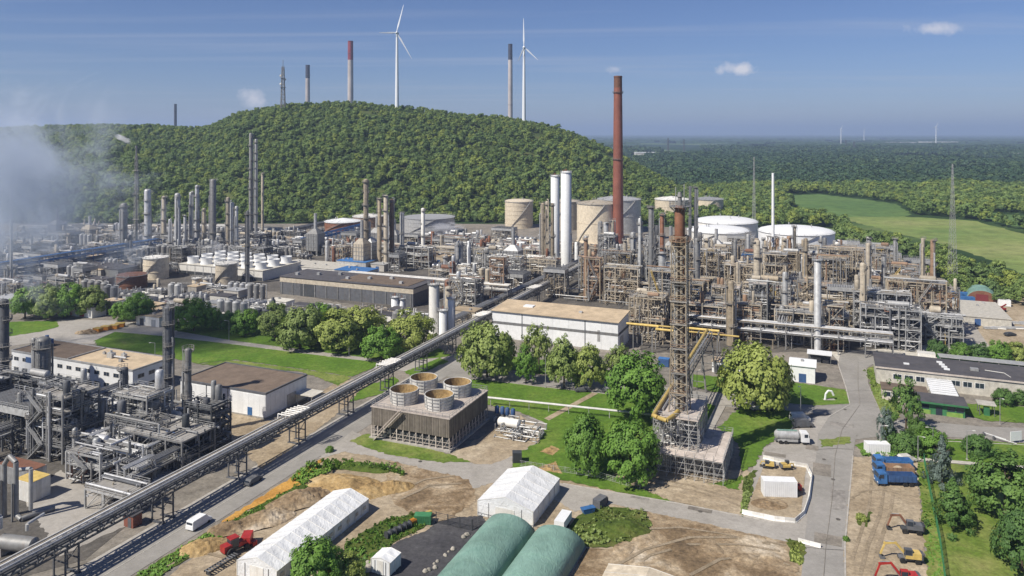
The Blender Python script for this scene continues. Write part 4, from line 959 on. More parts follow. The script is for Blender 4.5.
tank(597, 241, 40, 203, 'cream', 'large beige tank just left of the brick chimney'.replace('left of', 'beside'), 'cone', 'sand', bands=1)
tank(619, 231, 43, 199, 'galv', 'large grey tank behind the brick chimney', 'cone', 'galv', bands=1)
tank(566, 229, 27, 201, 'sand', 'brownish tank behind the two white columns', 'cone', 'sand', bands=1)
tank(672, 220, 34, 199, 'cream', 'cream tank behind the top of the flare tower', 'cone', 'offwhite', bands=2)
tank(709, 219, 28, 199, 'cream', 'cream tank with a grey roof beyond the white domed tanks', 'cone', 'galv', bands=2)
tank(726, 236, 61, 221, 'offwhite', 'wide white-roofed tank behind another white domed tank', 'dome', 'white', bands=1)
tank(718, 245, 60, 230, 'offwhite', 'wide tank with a shallow white dome and spiral stair', 'dome', 'white', bands=1)
tank(796, 252, 72, 231, 'white', 'largest bright white tank with a smooth domed roof', 'dome', 'white', bands=0)
tank(865, 262, 27, 253, 'white', 'low white domed tank at the end of the refinery', 'dome', 'white', bands=0)

# ================================================================== NAMED COLUMNS
CG = 'slim columns of the western unit'
for (px, yb, yt, w, mt, lb, g) in [
 (124, 252, 203, 6.5, 'steel', 'dark grey column with a domed top beside the blue pipe rack', None),
 (147.6, 254, 189, 6.5, 'alu', 'bright silvery column with an overhead pipe beside the blue pipe rack', None),
 (164, 244, 196, 4.5, 'sand', None, CG), (170, 254, 219, 4.2, 'alu', None, CG), (177.5, 256, 193, 6.5, 'galv', 'thick silver column ringed by many platforms in the western unit', None),
 (191, 248, 192, 4.5, 'galv', None, CG), (197, 246, 185, 4.5, 'alu', None, CG), (204, 250, 208, 3.5, 'sand', None, CG), (213, 250, 179, 6, 'steel', 'dark column with a crown of railings, tallest after the twin stack', None),
 (228, 252, 197, 4.5, 'sand', None, CG), (232, 254, 202, 3.6, 'galv', None, CG), (236.5, 254, 206, 4, 'galv', None, CG), (185, 252, 215, 3.5, 'galv', None, CG),
 (251, 240, 133, 4.2, 'steel', 'tallest dark stack of the western unit', None), (256, 241, 139, 3.2, 'galv', 'lighter stack standing close against the tallest dark stack', None),
 (262.5, 240, 173, 2.4, 'sand', 'very thin pale vent stack beside the twin stacks', None),
 (247.5, 284, 211, 3.4, 'charcoal', 'thin dark brown stack beside the beige tank and cooling cells', None),
 (366, 264, 179, 5, 'beige', 'slim tan column with a small crown standing before the hill', None),
 (379.5, 268, 198, 4.4, 'beige', None, 'cluster of tan columns'), (386, 269, 195, 4.8, 'sand', None, 'cluster of tan columns'), (391.5, 268, 199, 4, 'rustlight', None, 'cluster of tan columns'),
 (402, 262, 213, 4, 'galv', 'short grey column between the tan cluster and the wide grey tank', None), (423, 262, 208, 3.8, 'offwhite', 'slim pale stack in front of the wide grey tank', None),
 (459.5, 282, 241, 10, 'steel', 'stout dark vessel column with a flat top', None), (468.6, 282, 241, 3, 'white', 'thin white pole column beside the stout dark vessel', None),
 (542.5, 272, 203, 4, 'beige', None, 'tan columns beside the white columns'), (547, 272, 201, 4, 'sand', None, 'tan columns beside the white columns'), (552.5, 272, 203, 4, 'beige', None, 'tan columns beside the white columns'),
 (569.5, 266, 233, 5, 'galv', 'short grey column at the foot of the white columns', None), (576.5, 266, 242, 4, 'white', 'short white column at the foot of the tall white columns', None),
 (600.5, 276, 221, 4, 'steel', None, 'columns in front of the brick chimney'), (606, 277, 222, 5, 'galv', None, 'columns in front of the brick chimney'), (612.5, 277, 220, 4.5, 'sand', None, 'columns in front of the brick chimney'),
 (731, 345, 281, 8, 'beige', 'stout tan column with platforms behind the small white hut', None),
 (757, 315, 240, 6.5, 'sand', 'tan column standing alone behind the process frames', None), (727, 290, 262, 6, 'steel', 'short stout grey column near the white tanks', None),
 (789, 290, 236, 4.5, 'rustlight', None, 'tan columns in front of the largest white tank'), (794.5, 290, 226, 4, 'sand', None, 'tan columns in front of the largest white tank'), (783, 288, 245, 4, 'beige', None, 'tan columns in front of the largest white tank'),
 (828, 300, 249, 8, 'galv', 'fat grey column between the galvanised stack and the end unit', None), (837, 300, 242, 4, 'offwhite', 'thin pale column in the end unit', None), (848, 300, 258, 5.5, 'alu', None, 'silver vessels of the end unit'), (857, 302, 262, 6, 'galv', None, 'silver vessels of the end unit'),
 (690, 262, 186, 3.2, 'charcoal', 'dark twin stack beside the top of the flare', 'dark slim stacks by the cream tanks'), (696, 262, 187, 3.0, 'charcoal', 'dark twin stack beside the top of the flare', 'dark slim stacks by the cream tanks'),
 (640, 300, 218, 4.5, 'galv', None, 'grey columns between the chimney and the flare'), (651, 305, 206, 5, 'steel', None, 'grey columns between the chimney and the flare'), (662, 305, 214, 4, 'rust', None, 'grey columns between the chimney and the flare'), (633, 290, 232, 5, 'galv', None, 'grey columns between the chimney and the flare'),
 (11, 290, 166, 1.6, 'galv', 'thin steel vent mast rising through the steam', None)]:
    LG = {CG: 'slim column among those of the western unit', 'cluster of tan columns': 'tan column, one of the tight cluster of three', 'tan columns beside the white columns': 'tan column of the row of three beside the white columns',
          'columns in front of the brick chimney': 'column of the close group of three in front of the brick chimney', 'tan columns in front of the largest white tank': 'tan column in front of the largest white tank',
          'silver vessels of the end unit': 'silver vessel column of the end unit', 'grey columns between the chimney and the flare': 'slim column between the brick chimney and the flare tower'}
    column(px, yb, yt, w, mt, lb or LG[g], g, plats=(2 if w < 3 else None))
for k, q in enumerate([(700, 300, 232, 4), (712, 298, 240, 3.5), (748, 296, 234, 4), (806, 298, 238, 4), (735, 300, 240, 4.5), (765, 302, 246, 4), (821, 300, 236, 3.5), (870, 302, 250, 4), (884, 306, 254, 4), (625, 296, 240, 4), (586, 280, 236, 3.5)]):
    column(*q, ('steel', 'sand', 'galv', 'beige')[k % 4], 'slim column standing among the structures before the pale tanks', 'slim columns before the pale tanks', plats=3, seed=800 + k)
def white_column(px, yb, yt, w, label, mat='white', top=0.06, group=None):
    p = G(px, yb); R = w / 2 * p.y / FPX; H = zat(yt, p.y); o = thing('white_column', label, 'column', p, 0.4, group)
    part('shell', MB().lathe((0, 0, 0), [(R * 1.04, 0), (R * 1.04, 1.2), (R, 1.3), (R, H - R * 0.4), (R * 0.8, H - R * 0.1), (R * 0.2, H)], 22), mat, o, True)
    part('top_platform', ring_platform(random.Random(2), R * 0.9, H - R * 0.3, 0.7), 'galv', o)
    mb = MB(); mb.bar((R + 0.3, 0, 0), (R + 0.3, 0, H), 0.2); mb.bar((R + 0.3, 0.5, 0), (R + 0.3, 0.5, H), 0.1); mb.bar((R + 0.3, -0.5, 0), (R + 0.3, -0.5, H), 0.1)
    for z in np.arange(1, H, 1.5): mb.bar((R + 0.3, -0.5, z), (R + 0.3, 0.5, z), 0.1)
    part('ladder', mb, 'galv', o)
    part('stub_pipe', MB().tube((0, 0, H - 0.3), (0, 0, H + 1.2), R * 0.18, 8).tube((-R * 0.5, 0, H - R * 0.2), (-R * 0.5, 0, H + 0.9), R * 0.1, 8), 'rust', o)
    return o
white_column(555, 262, 175, 8.5, 'shorter and slimmer of the two tall white columns')
white_column(566, 266, 171, 10.5, 'taller and wider of the two tall white columns')
white_column(433.7, 335, 283, 9.5, 'tall off-white stack beside the pipe bridge', 'offwhite')
white_column(443, 336, 309, 8, 'short white vessel beside the off-white stack by the bridge')
white_column(451, 332, 297, 6.5, 'slim white vessel standing next to the short white vessel')
white_column(395, 314, 296, 7.5, 'squat white vessel in front of the dark-roofed hall', group=None)
white_column(402, 314, 298, 5, 'slender white vessel beside the squat white one')
o = white_column(817.5, 352, 259, 6.8, 'tall plain galvanised stack beside the process frames', 'galv')
p = G(773, 300); H = zat(173, p.y)
o = thing('thin_stack', 'thin white stack rising from a brown lattice base', 'stack', p, 0)
part('shaft', MB().tube((0, 0, H * 0.42), (0, 0, H), 0.75, 14, 0.6), 'white', o, True)
part('lower_shaft', MB().tube((0, 0, 0), (0, 0, H * 0.42), 1.2, 14), 'beige', o, True)
mb = MB()
for k in range(9):
    z0, z1 = H * 0.5 * k / 9, H * 0.5 * (k + 1) / 9
    for s in (-1, 1):
        for t in (-1, 1):
            mb.bar((s * 1.9, t * 1.9, z0), (s * 1.9, t * 1.9, z1), 0.3); mb.bar((s * 1.9, -1.9, z0), (s * 1.9, 1.9, z1), 0.16); mb.bar((-1.9, t * 1.9, z0), (1.9, t * 1.9, z1), 0.16); mb.bar((-1.9, t * 1.9, z1), (1.9, t * 1.9, z1), 0.16)
part('lattice_base', mb, 'rustlight', o)
for z in (0.2, 0.35, 0.5): part('platform', MB().box((0, 0, H * z), (5, 5, 0.2)), 'grating', o)
# slim flare with its plume, western unit
p = G(136.5, 250); H = zat(148, p.y)
o = lattice_mast(p, H * 0.93, 3.4, 1.4, 16, 'steel', 'slim lattice flare trailing a small white plume', 'flare_mast', cat='flare', bw=0.18)
part('riser_pipe', MB().tube((0, 0, 0), (0, 0, H), 0.55, 10).tube((0, 0, H), (0, 0, H + 1.5), 0.8, 10), 'steel', o, True)
for z in (0.3, 0.55, 0.78): part('platform', MB().box((0, 0, H * z), (4, 4, 0.25)), 'grating', o)

# ================================================================== PROCESS UNITS FILLED IN ROWS ON THE STREET GRID
def gpx(p, z=0.0):
    return 512 + FPX * p.x / p.y, HOR + FPX * (CAMH - z) / p.y
ADJ = {'beige': 'tan', 'sand': 'sand coloured', 'rustlight': 'rust brown', 'steel': 'dull grey', 'galv': 'pale grey', 'charcoal': 'dark grey', 'dark': 'blackish', 'bluesteel': 'blue', 'yellow': 'yellow'}
BLOCKED = []
def fill_unit(title, poly, u_range, r_range, du, pal, hmax, seed, kinds, gapu=4.0, sub=1.0):
    rg = random.Random(seed); u = u_range[0]; row = 0
    while u < u_range[1]:
        r = r_range[0] + rg.uniform(0, 6); W = rg.uniform(5, du - gapu)
        while r < r_range[1]:
            L = rg.choice((7, 9, 11, 13, 16, 20)) * sub; pc = gw(r + L / 2, u + W / 2); px, py = gpx(pc)
            ok = inpoly(px, py, poly) and not any(inpoly(px, py, q) for q in BLOCKED)
            if ok:
                k = rg.choices(list(kinds.keys()), list(kinds.values()))[0]; sd = rg.randrange(10 ** 6); far = pc.y > 430
                if k == 'frame':
                    n = rg.choice((2, 2, 3, 3, 4, 5)); top = min(hmax * rg.uniform(0.4, 1.0), max(6, zat(247, pc.y))); hts = [top * (q + 1) / n for q in range(n)]
                    sm = rg.choice(STEEL[pal])
                    steel_frame(r, u, L, W, hts, pal, sd, f'{"low" if top < hmax * 0.55 else "tall"} {"short " if L < 9 else "long " if L > 14 else ""}{ADJ[sm]} steel structure of {WORD[n]} decks in the {title}'.replace('unit beside the pipe bridge', 'unit'), f'steel structures of the {title}', smat=sm, dens=1.0 if far else 1.5, deckp=rg.uniform(0.3, 0.7))
                elif k == 'column':
                    H = min(hmax * rg.uniform(0.8, 1.5), max(12, zat(238, pc.y))); mt = rg.choice(PAL[pal])
                    nm = {'beige': 'tan', 'sand': 'sandy', 'rustlight': 'rust brown', 'alu': 'silver', 'galv': 'pale grey', 'steel': 'dull grey', 'charcoal': 'dark grey', 'dark': 'black', 'rust': 'rusty'}[mt]
                    column(0, 0, 0, 0, mt, f'{nm} process column rising among the frames of the {title}', f'columns among the frames of the {title}', seed=sd, pos=(pc.x, pc.y, 0), H=H, D=rg.uniform(1.6, 3.2))
                    L = 6
                elif k == 'drums':
                    n = rg.choice((2, 3, 4)); mt = rg.choice(PAL[pal]); vt = rg.random() < 0.5
                    nm = {'beige': 'tan', 'sand': 'sandy', 'rustlight': 'rust brown', 'alu': 'silver', 'galv': 'pale grey', 'steel': 'dull grey', 'charcoal': 'dark grey', 'dark': 'black', 'rust': 'rusty'}[mt]
                    R = rg.uniform(0.9, 1.7); drum_set(r, u + W / 2, n, R, rg.uniform(4, 8), mt, f'{nm} {"upright vessel" if vt else "drum on saddles"} in a row in the {title}', f'vessels of the {title}', sd, vt); L = n * (2 * R + 1.2)
                elif k == 'cooler':
                    air_cooler(r, u, L, W, hmax * rg.uniform(0.35, 0.7), sd, f'{"short " if L < 9 else "long " if L > 14 else ""}raised fan cooler bank on legs in the {title}', f'fan cooler banks of the {title}', pal=pal)
                elif k == 'furnace':
                    furnace(r, u, min(L, 9), min(W, 8), rg.uniform(7, 12), sd, f'boxy process furnace with a hood and stack in the {title}', True, rg.choice(('sand', 'galv', 'steel')), f'furnaces of the {title}'); L = 9
                elif k == 'hut':
                    shed(r, u, min(L, 11), min(W, 7), rg.uniform(3, 5), rg.choice(('offwhite', 'sand', 'concrete')), rg.choice(('rooftan', 'roofdark', 'galv', 'paleconc')), f'small flat-roofed service building in the {title}', 0, 'service_building', f'service buildings of the {title}', 1, sd)
            r += L + rg.uniform(1.0, 4.5)
        u += du; row += 1
def low_pipes(title, poly, r_range, u_range, n, mats, seed, zmax=2.6):
    """pipe runs at ground level, too many and too tangled to count"""
    rg = random.Random(seed)
    for mt in mats:
        mb = MB(); c = 0; t = 0
        while c < n and t < n * 12:
            t += 1; r, u = rg.uniform(*r_range), rg.uniform(*u_range); px, py = gpx(gw(r, u))
            if not inpoly(px, py, poly) or any(inpoly(px, py, q) for q in BLOCKED): continue
            c += 1; L = rg.uniform(4, 22); al = rg.random() < 0.5; z = rg.uniform(0.4, zmax); rr = rg.uniform(0.1, 0.3); d = (L, 0) if al else (0, L)
            a, e = gw(r, u, z), gw(r + d[0], u + d[1], z); px, py = gpx(e)
            if not inpoly(px, py, poly) or any(inpoly(px, py, q) for q in BLOCKED): continue
            k = rg.choice((1, 1, 2, 3, 4))
            for q in range(k):
                off = (RV if not al else UV) * (q * rr * 2.6); mb.tube(a + off, e + off, rr, 6)
            if rg.random() < 0.5: mb.tube(e, (e.x, e.y, z + rg.uniform(1, 4)), rr, 6)
            for s in (0.1, 0.9): w = a.lerp(e, s); mb.box((w.x, w.y, z / 2), (0.3, 0.3, z))
        o = part('ground_piping', mb, mt, None, True); tag(o, f'tangle of low {ADJ.get(mt, "silver")} pipes between the frames of the {title}', None, None, 'stuff')

# keep clear: large named things and open ground
BLOCKED += [[(488, 292), (640, 312), (640, 360), (600, 372), (485, 345)],                        # white hall
            [(575, 232), (640, 232), (640, 252), (575, 252)], [(500, 215), (540, 215), (540, 238), (500, 238)],
            [(680, 225), (762, 225), (762, 256), (680, 256)], [(752, 236), (840, 236), (840, 266), (752, 266)],
            [gpx(gw(-256, 301)), gpx(gw(-174, 301)), gpx(gw(-174, 328)), gpx(gw(-256, 328))], [gpx(gw(-346, 323)), gpx(gw(-281, 323)), gpx(gw(-281, 362)), gpx(gw(-346, 362))],                                        # dark roofed hall
            [(212, 276), (242, 276), (242, 290), (212, 290)], [(176, 262), (312, 262), (312, 291), (176, 291)], [(112, 276), (172, 276), (172, 294), (112, 294)],
            [(398, 222), (460, 222), (460, 240), (398, 240)], [(425, 320), (470, 320), (470, 342), (425, 342)], [(555, 255), (585, 255), (585, 268), (555, 268)],
            [(632, 352), (720, 352), (720, 390), (632, 390)], [(778, 340), (826, 340), (826, 385), (778, 385)],
            [(700, 335), (742, 335), (742, 372), (700, 372)], [(768, 290), (779, 290), (779, 310), (768, 310)],
            [(812, 340), (824, 340), (824, 360), (812, 360)], [(610, 236), (627, 236), (627, 252), (610, 252)]]
# strip of ground under the long pipe bridge
BLOCKED.append([gpx(gw(-130.5, 130)), gpx(gw(-124.5, 130)), gpx(gw(-124.5, 470)), gpx(gw(-130.5, 470))])
EAST = [(640, 350), (715, 352), (845, 350), (888, 355), (958, 341), (948, 318), (930, 298), (890, 268), (845, 262), (756, 262), (680, 258), (640, 254), (590, 262), (560, 272), (515, 296), (640, 312)]
fill_unit('eastern unit', EAST, (272, 520), (-140, 60), 15.0, 'tan', 25, 11, {'frame': 8, 'column': 2.6, 'drums': 1.2, 'cooler': 1.0, 'furnace': 0.25, 'hut': 0.4})
low_pipes('eastern unit', EAST, (-140, 60), (272, 520), 160, ('beige', 'galv', 'steel'), 5, 4)
MID = [(436, 316), (470, 318), (492, 318), (508, 296), (560, 268), (590, 256), (570, 246), (540, 240), (470, 240), (330, 244), (318, 262), (342, 272), (440, 272)]
fill_unit('central unit', MID, (290, 520), (-330, -128), 17, 'mixed', 14, 23, {'frame': 5, 'column': 1.6, 'drums': 1.6, 'cooler': 0.8, 'furnace': 0.2, 'hut': 0.8})
low_pipes('central unit', MID, (-330, -128), (290, 520), 90, ('galv', 'beige', 'steel'), 6, 3)
WEST = [(-30, 304), (110, 296), (180, 294), (262, 288), (262, 270), (318, 262), (330, 244), (300, 232), (-30, 232)]
fill_unit('western unit', WEST, (190, 470), (-560, -255), 18, 'grey', 12, 31, {'frame': 5, 'column': 0.9, 'drums': 1.6, 'cooler': 0.9, 'furnace': 0.15, 'hut': 1.4})
low_pipes('western unit', WEST, (-560, -255), (190, 470), 110, ('galv', 'steel', 'sand'), 7, 3)
# manifold strip between the tree row and the dark-roofed hall
STRIP = [(100, 300), (180, 292), (262, 290), (268, 308), (420, 316), (428, 336), (300, 328), (150, 322), (100, 312)]
low_pipes('tree-side manifold', STRIP, (-380, -140), (215, 315), 120, ('galv', 'offwhite', 'steel'), 8, 2.5)
fill_unit('tree-side manifold', STRIP, (222, 312), (-380, -140), 10, 'grey', 5, 77, {'drums': 2, 'frame': 2, 'hut': 1.6, 'cooler': 0.5}, 3.0, 0.8)

# longer pipe racks that run through the units
for k, (a, c, w, h, mts, sm, lb) in enumerate([
 (gp_a, gp_c, w, h, mts, sm, lb) for gp_a, gp_c, w, h, mts, sm, lb in [
  ((-60, 300), (20, 300), 5, (6, 9), ('alu', 'galv', 'beige'), 'steel', 'two-tier silver pipe rack along the front of the eastern unit'),
  ((-100, 352), (40, 352), 6, (7, 10), ('sand', 'beige', 'galv'), 'beige', 'two-tier tan pipe rack crossing the middle of the eastern unit'),
  ((-120, 420), (30, 420), 6, (8, 11), ('sand', 'galv', 'offwhite'), 'sand', 'sandy pipe rack at the back of the eastern unit'),
  ((-16, 300), (-16, 500), 5, (7, 10), ('galv', 'beige', 'alu'), 'steel', 'long rack running back through the eastern unit'),
  ((-230, 330), (-140, 330), 5, (6, 8), ('galv', 'alu', 'sand'), 'steel', 'pipe rack behind the dark-roofed hall'),
  ((-280, 420), (-150, 420), 5, (6, 9), ('beige', 'galv', 'sand'), 'sand', 'tan pipe rack through the central unit'),
 ]]):
    pipe_rack(a[0], a[1], c[0], c[1], w, h, mts, sm, lb, None, 8.5, 40 + k)
def rack_px(pa, pb, w, h, mts, sm, lb, seed=1, bay=9, name='pipe_rack', za=0):
    a, c = G(*pa), G(*pb); i = lambda p: (p.dot(RV), p.dot(UV))
    return pipe_rack(*i(a), *i(c), w, h, mts, sm, lb, None, bay, seed, name)
rack_px((-10, 287), (158, 257), 7, (4, 6.5, 9, 11.5), ('bluesteel', 'bluesteel', 'bluepaint', 'charcoal'), 'bluesteel', 'long blue steel pipe rack crossing the western unit', 3, 8)
rack_px((304, 249), (364, 233), 5, (5, 7.5), ('bluepaint', 'bluesteel'), 'bluepaint', 'short bright blue rack below the red brown tank', 4, 7)
rack_px((256, 244), (330, 228), 7, (4, 6), ('charcoal', 'steel'), 'charcoal', 'dark low pipe rack running towards the hill', 5, 8)
rack_px((20, 232), (232, 231), 6, (3, 4.5), ('offwhite', 'white', 'galv'), 'sand', 'long pale pipe rack along the foot of the hill', 6, 10)
rack_px((450, 330), (590, 262), 3, (3, 4), ('galv', 'alu'), 'steel', 'low rack beside the long pipe bridge', 8, 8)
rack_px((428, 323), (300, 318), 3, (2, 3.4), ('white', 'offwhite'), 'galv', 'white pipes on low supports behind the row of trees', 9, 7)

# ================================================================== LONG PIPE BRIDGE
def pipe_bridge():
    u0, u1, r = 62.0, 416.0, -127.6; L = u1 - u0
    o = thing('pipe_bridge', 'long pipe bridge on trestles running beside the road to the chimney', 'pipe bridge', gw(r, u0), GRZ)
    zb, zt, hw = 5.6, 7.5, 1.7
    for s in (-1, 1):
        mb = MB(); n = int(L / 3)
        mb.box((s * hw, L / 2, zb), (0.3, L, 0.32)); mb.box((s * hw, L / 2, zt), (0.3, L, 0.3))
        for k in range(n):
            a, c = L * k / n, L * (k + 1) / n
            mb.bar((s * hw, a, zb), (s * hw, a, zt), 0.18)
            mb.bar((s * hw, a, zb if k % 2 else zt), (s * hw, c, zt if k % 2 else zb), 0.2)
        part('side_truss', mb, 'charcoal', o)
    mb = MB()
    for y in np.arange(0, L, 3): mb.box((0, y, zt - 0.02), (2 * hw, 0.2, 0.24)); mb.box((0, y, zb + 0.02), (2 * hw, 0.2, 0.24))
    part('cross_beams', mb, 'charcoal', o)
    for x, rr, mt in ((-1.3, 0.17, 'offwhite'), (-0.7, 0.12, 'sand'), (0.0, 0.2, 'offwhite'), (0.6, 0.1, 'galv'), (1.25, 0.18, 'alu')):
        pipe('pipe', (x, 0, zt + 0.12 + rr), (x, L, zt + 0.12 + rr), rr, mt, o)
    for x, rr in ((-0.9, 0.3), (0.1, 0.35), (1.0, 0.28)): pipe('pipe', (x, 0, zb + 0.2 + rr), (x, L, zb + 0.2 + rr), rr, 'steel', o)
    tr = MB()
    for s in (-1, 1):
        for dy in (-1.3, 1.3): tr.bar((s * (hw - 0.2), dy, 0), (s * (hw - 0.2), dy, zb - 0.16), 0.26)
        tr.bar((s * (hw - 0.2), -1.3, 3.2), (s * (hw - 0.2), 1.3, zb - 0.4), 0.12)
    tr.bar((-hw, -1.1, 3), (hw, -1.1, 3), 0.2); tr.bar((-hw, 1.1, 3), (hw, 1.1, 3), 0.2); tr.box((0, -1.3, 0.12), (3.8, 0.7, 0.24)); tr.box((0, 1.3, 0.12), (3.8, 0.7, 0.24))
    tm = tr.mesh('trestle', 'charcoal')
    y = 12.0
    while y < L: put('trestle', tm, o, (0, y, 0)); y += 21.5
    for y in (92.0, 137.0, 205.0, 262.0):
        lp = MB()
        for q in range(4):
            rr = 0.16; yy = y + q * 0.8; x0 = -1.2 + q * 0.5; z0 = zt + 0.4; zz = zt + 1.6 + 0.12 * q
            lp.path([(x0, yy, z0), (x0, yy, zz), (x0 + 3.8, yy, zz), (x0 + 3.8, yy + 3.4, zz), (x0, yy + 3.4, zz), (x0, yy + 3.4, z0)], rr, 8)
        part('expansion_loop', lp, 'offwhite', o, True)
    return o
pipe_bridge()

# ================================================================== NEAR WESTERN PROCESS UNIT
NEAR = [(-10, 412), (60, 412), (120, 424), (185, 428), (224, 444), (198, 466), (150, 492), (128, 508), (92, 470), (40, 462), (-10, 462)]
BLOCKED.append([gpx(gw(-203, 121)), gpx(gw(-172, 121)), gpx(gw(-172, 141)), gpx(gw(-203, 141))])
BLOCKED.append([(-20, 455), (40, 452), (75, 468), (110, 505), (60, 560), (-20, 570)])
fill_unit('near unit beside the pipe bridge', NEAR, (98, 160), (-240, -132), 9.0, 'dark', 12.5, 57, {'frame': 8, 'drums': 0.8, 'column': 1.0}, 1.6, 0.8)
low_pipes('near unit beside the pipe bridge', NEAR, (-240, -132), (98, 160), 220, ('galv', 'steel', 'alu'), 9, 8)
air_cooler(-203, 127, 20, 10, 9.5, 5, 'wide grey fan cooler deck on legs in the near unit', None, 'galv', 'dark')
steel_frame(-158, 132, 20, 10, [4.5, 8.5], 'dark', 91, 'grey two-deck platform under the tall columns of the near unit', smat='steel', deckp=0.95)
steel_frame(-146.5, 114, 11, 7, [4.2], 'grey', 92, 'low pale deck on posts beside the pipe bridge', smat='galv', deckp=1.0, fill=0.7)
steel_frame(-163, 122, 11, 6, [3.8, 6.5], 'grey', 93, 'small two-deck pump platform beside the concrete yard', smat='galv', deckp=0.8)
steel_frame(-236, 136, 26, 9, [4.5, 9, 12], 'dark', 94, 'dark three-deck structure at the edge of the steam', smat='charcoal', deckp=0.7)
rack_r = pipe_rack(-234, 149, -142, 149, 4, (4.5, 6.5), ('galv', 'alu', 'steel'), 'steel', 'two-tier pipe rack between the near unit and the office', None, 8, 21)
pipe_rack(-190, 106, -190, 160, 4, (5, 7), ('galv', 'alu', 'steel'), 'charcoal', 'pipe rack running back through the near unit', None, 7, 22)
steel_frame(-182, 127, 11, 10, [4, 8, 12, 15.5], 'dark', 95, 'dark four-deck structure beside the fan cooler deck', smat='steel', deckp=0.6, dens=1.6)
steel_frame(-170, 140, 12, 8, [4.5, 9, 13], 'grey', 96, 'grey three-deck structure at the foot of the tall dark column', smat='galv', deckp=0.6, dens=1.6)
for k, q in enumerate([(20, 446, 392, 5), (62, 455, 404, 5), (86, 452, 400, 4), (142, 449, 402, 5), (156, 456, 412, 4), (30, 458, 416, 4), (75, 470, 428, 5), (112, 462, 420, 4)]):
    column(*q, ('steel', 'charcoal', 'galv', 'steel')[k % 4], 'slender column among the pipes of the near unit', 'slender columns of the near unit', plats=2, seed=70 + k)
column(168, 424, 306, 8.0, 'charcoal', 'tall dark process column with many ring platforms beside the office', plats=6, seed=3)
column(188, 437, 348, 8.0, 'steel', 'shorter grey column with pipes up its side beside the shed', plats=4, seed=4)
column(124, 432, 367, 8.0, 'charcoal', 'dark short column with a crowned top in front of the office', plats=3, seed=5)
column(103, 448, 398, 5.0, 'steel', 'slim grey column beside the fan cooler deck', plats=3, seed=6)
column(43, 402, 337, 14, 'steel', 'fat grey reactor vessel behind the fan cooler deck', plats=2, seed=8)
column(33.5, 402, 338, 4, 'galv', 'thin pipe column hugging the fat reactor vessel', plats=1, seed=9)
column(4, 405, 299, 9, 'charcoal', 'tall dark column wrapped in steam beside the fan cooler deck', plats=6, seed=12)
for px, yb, yt, w in ((204, 452, 419, 8), (219, 448, 422, 8)):
    p = G(px, yb); o = thing('dark_vessel', 'dark upright drum of the pair beside the pipe bridge', 'vessel', p, 0, 'pair of dark upright drums'); R = w / 2 / ppm(p.y); H = zat(yt, p.y)
    part('shell', MB().lathe((0, 0, 0), [(R, 0), (R, H - R * 0.4), (R * 0.7, H - 0.1), (R * 0.1, H)], 20), 'charcoal', o, True)
    part('top_rail', ring_platform(random.Random(5), R * 0.9, H - 0.8, 0.4), 'steel', o)
    part('riser_pipe', MB().path([(R + 0.3, 0, 0), (R + 0.3, 0, H + 0.8), (0, 0, H + 0.8)], 0.2), 'galv', o, True)
# containers and drums by the concrete yard
def container(loc, rz, mat, label, L=6.1, W=2.45, H=2.6, roof=None, name='shipping_container', group=None):
    o = thing(name, label, 'container', loc, rz, group)
    part('box', MB().box((0, 0, H / 2 + 0.1), (L, W, H - 0.06)), mat, o)
    mb = MB()
    for x in np.arange(-L / 2 + 0.3, L / 2, 0.42): mb.box((x, -W / 2 - 0.02, H / 2 + 0.1), (0.2, 0.06, H - 0.3)); mb.box((x, W / 2 + 0.02, H / 2 + 0.1), (0.2, 0.06, H - 0.3))
    part('side_ribs', mb, mat, o)
    part('roof', MB().box((0, 0, H + 0.1), (L + 0.06, W + 0.06, 0.08)), roof or mat, o)
    for y in (-0.57, 0.57): part('door', MB().box((L / 2 + 0.03, y, H / 2 + 0.1), (0.06, 1.1, H - 0.35)), mat, o)
    for x in (-L / 2 + 0.1, L / 2 - 0.1):
        for y in (-W / 2 + 0.1, W / 2 - 0.1): part('corner_post', MB().box((x, y, H / 2), (0.22, 0.22, H + 0.32)), mat, o)
    return o
container(G(33, 497), GRZ + rad(0), 'offwhite', 'pale container with a yellowed roof on the concrete yard', 5.2, 4.4, 4.4, 'yellow', 'cabin_container')
container(G(22, 482), GRZ, 'galv', 'grey container with a rusty red roof behind the yellow-roofed one', 11, 4, 4, 'rust', 'cabin_container')
o = thing('steam_drum', 'big dark horizontal drum with pipes at the foot of the pipe bridge', 'vessel', G(18, 556), GRZ + rad(12))
put('shell', drum_mb(1.4, 7, 'x').mesh('shell', 'steel', True), o, (0, 0, 2.4))
for x in (-3, 3): part('saddle', MB().box((x, 0, 0.8), (0.7, 2.4, 1.6)), 'concrete', o)
part('top_pipe', MB().path([(-4, 0, 4.8), (-4, 0, 7), (-8, 0, 7)], 0.5).path([(2, 0, 5), (2, 0, 6.2), (2, 4, 6.2)], 0.3), 'galv', o, True)
o = thing('pipe_loop', 'tall grey pipe loop standing in the concrete yard', 'pipe', G(14, 520), GRZ)
part('pipe_run', MB().path([(-3, 0, 0), (-3, 0, 11), (-1.4, 0, 13), (0.6, 0, 12), (0.6, 0, 1.2), (2.2, 0, 0.6), (2.8, 3, 0.6), (4, 6, 0.6)], 0.5, 10), 'steel', o, True)
part('second_run', MB().path([(-1.6, 1.5, 0), (-1.6, 1.5, 9.5), (3, 1.5, 10.5), (3, 1.5, 2)], 0.4, 10), 'galv', o, True)
for x in (-3, 0.6): part('support', MB().bar((x, -0.8, 0), (x, -0.8, 8), 0.3), 'steel', o)
tag(part('ground_piping', tangle(random.Random(3), 20, 10, 0.3, 4, 60, 0.12, 0.4, 8), 'steel', None, True, gw(-150, 78), GRZ), 'tangle of thick grey pipes under the near end of the pipe bridge', None, None, 'stuff')
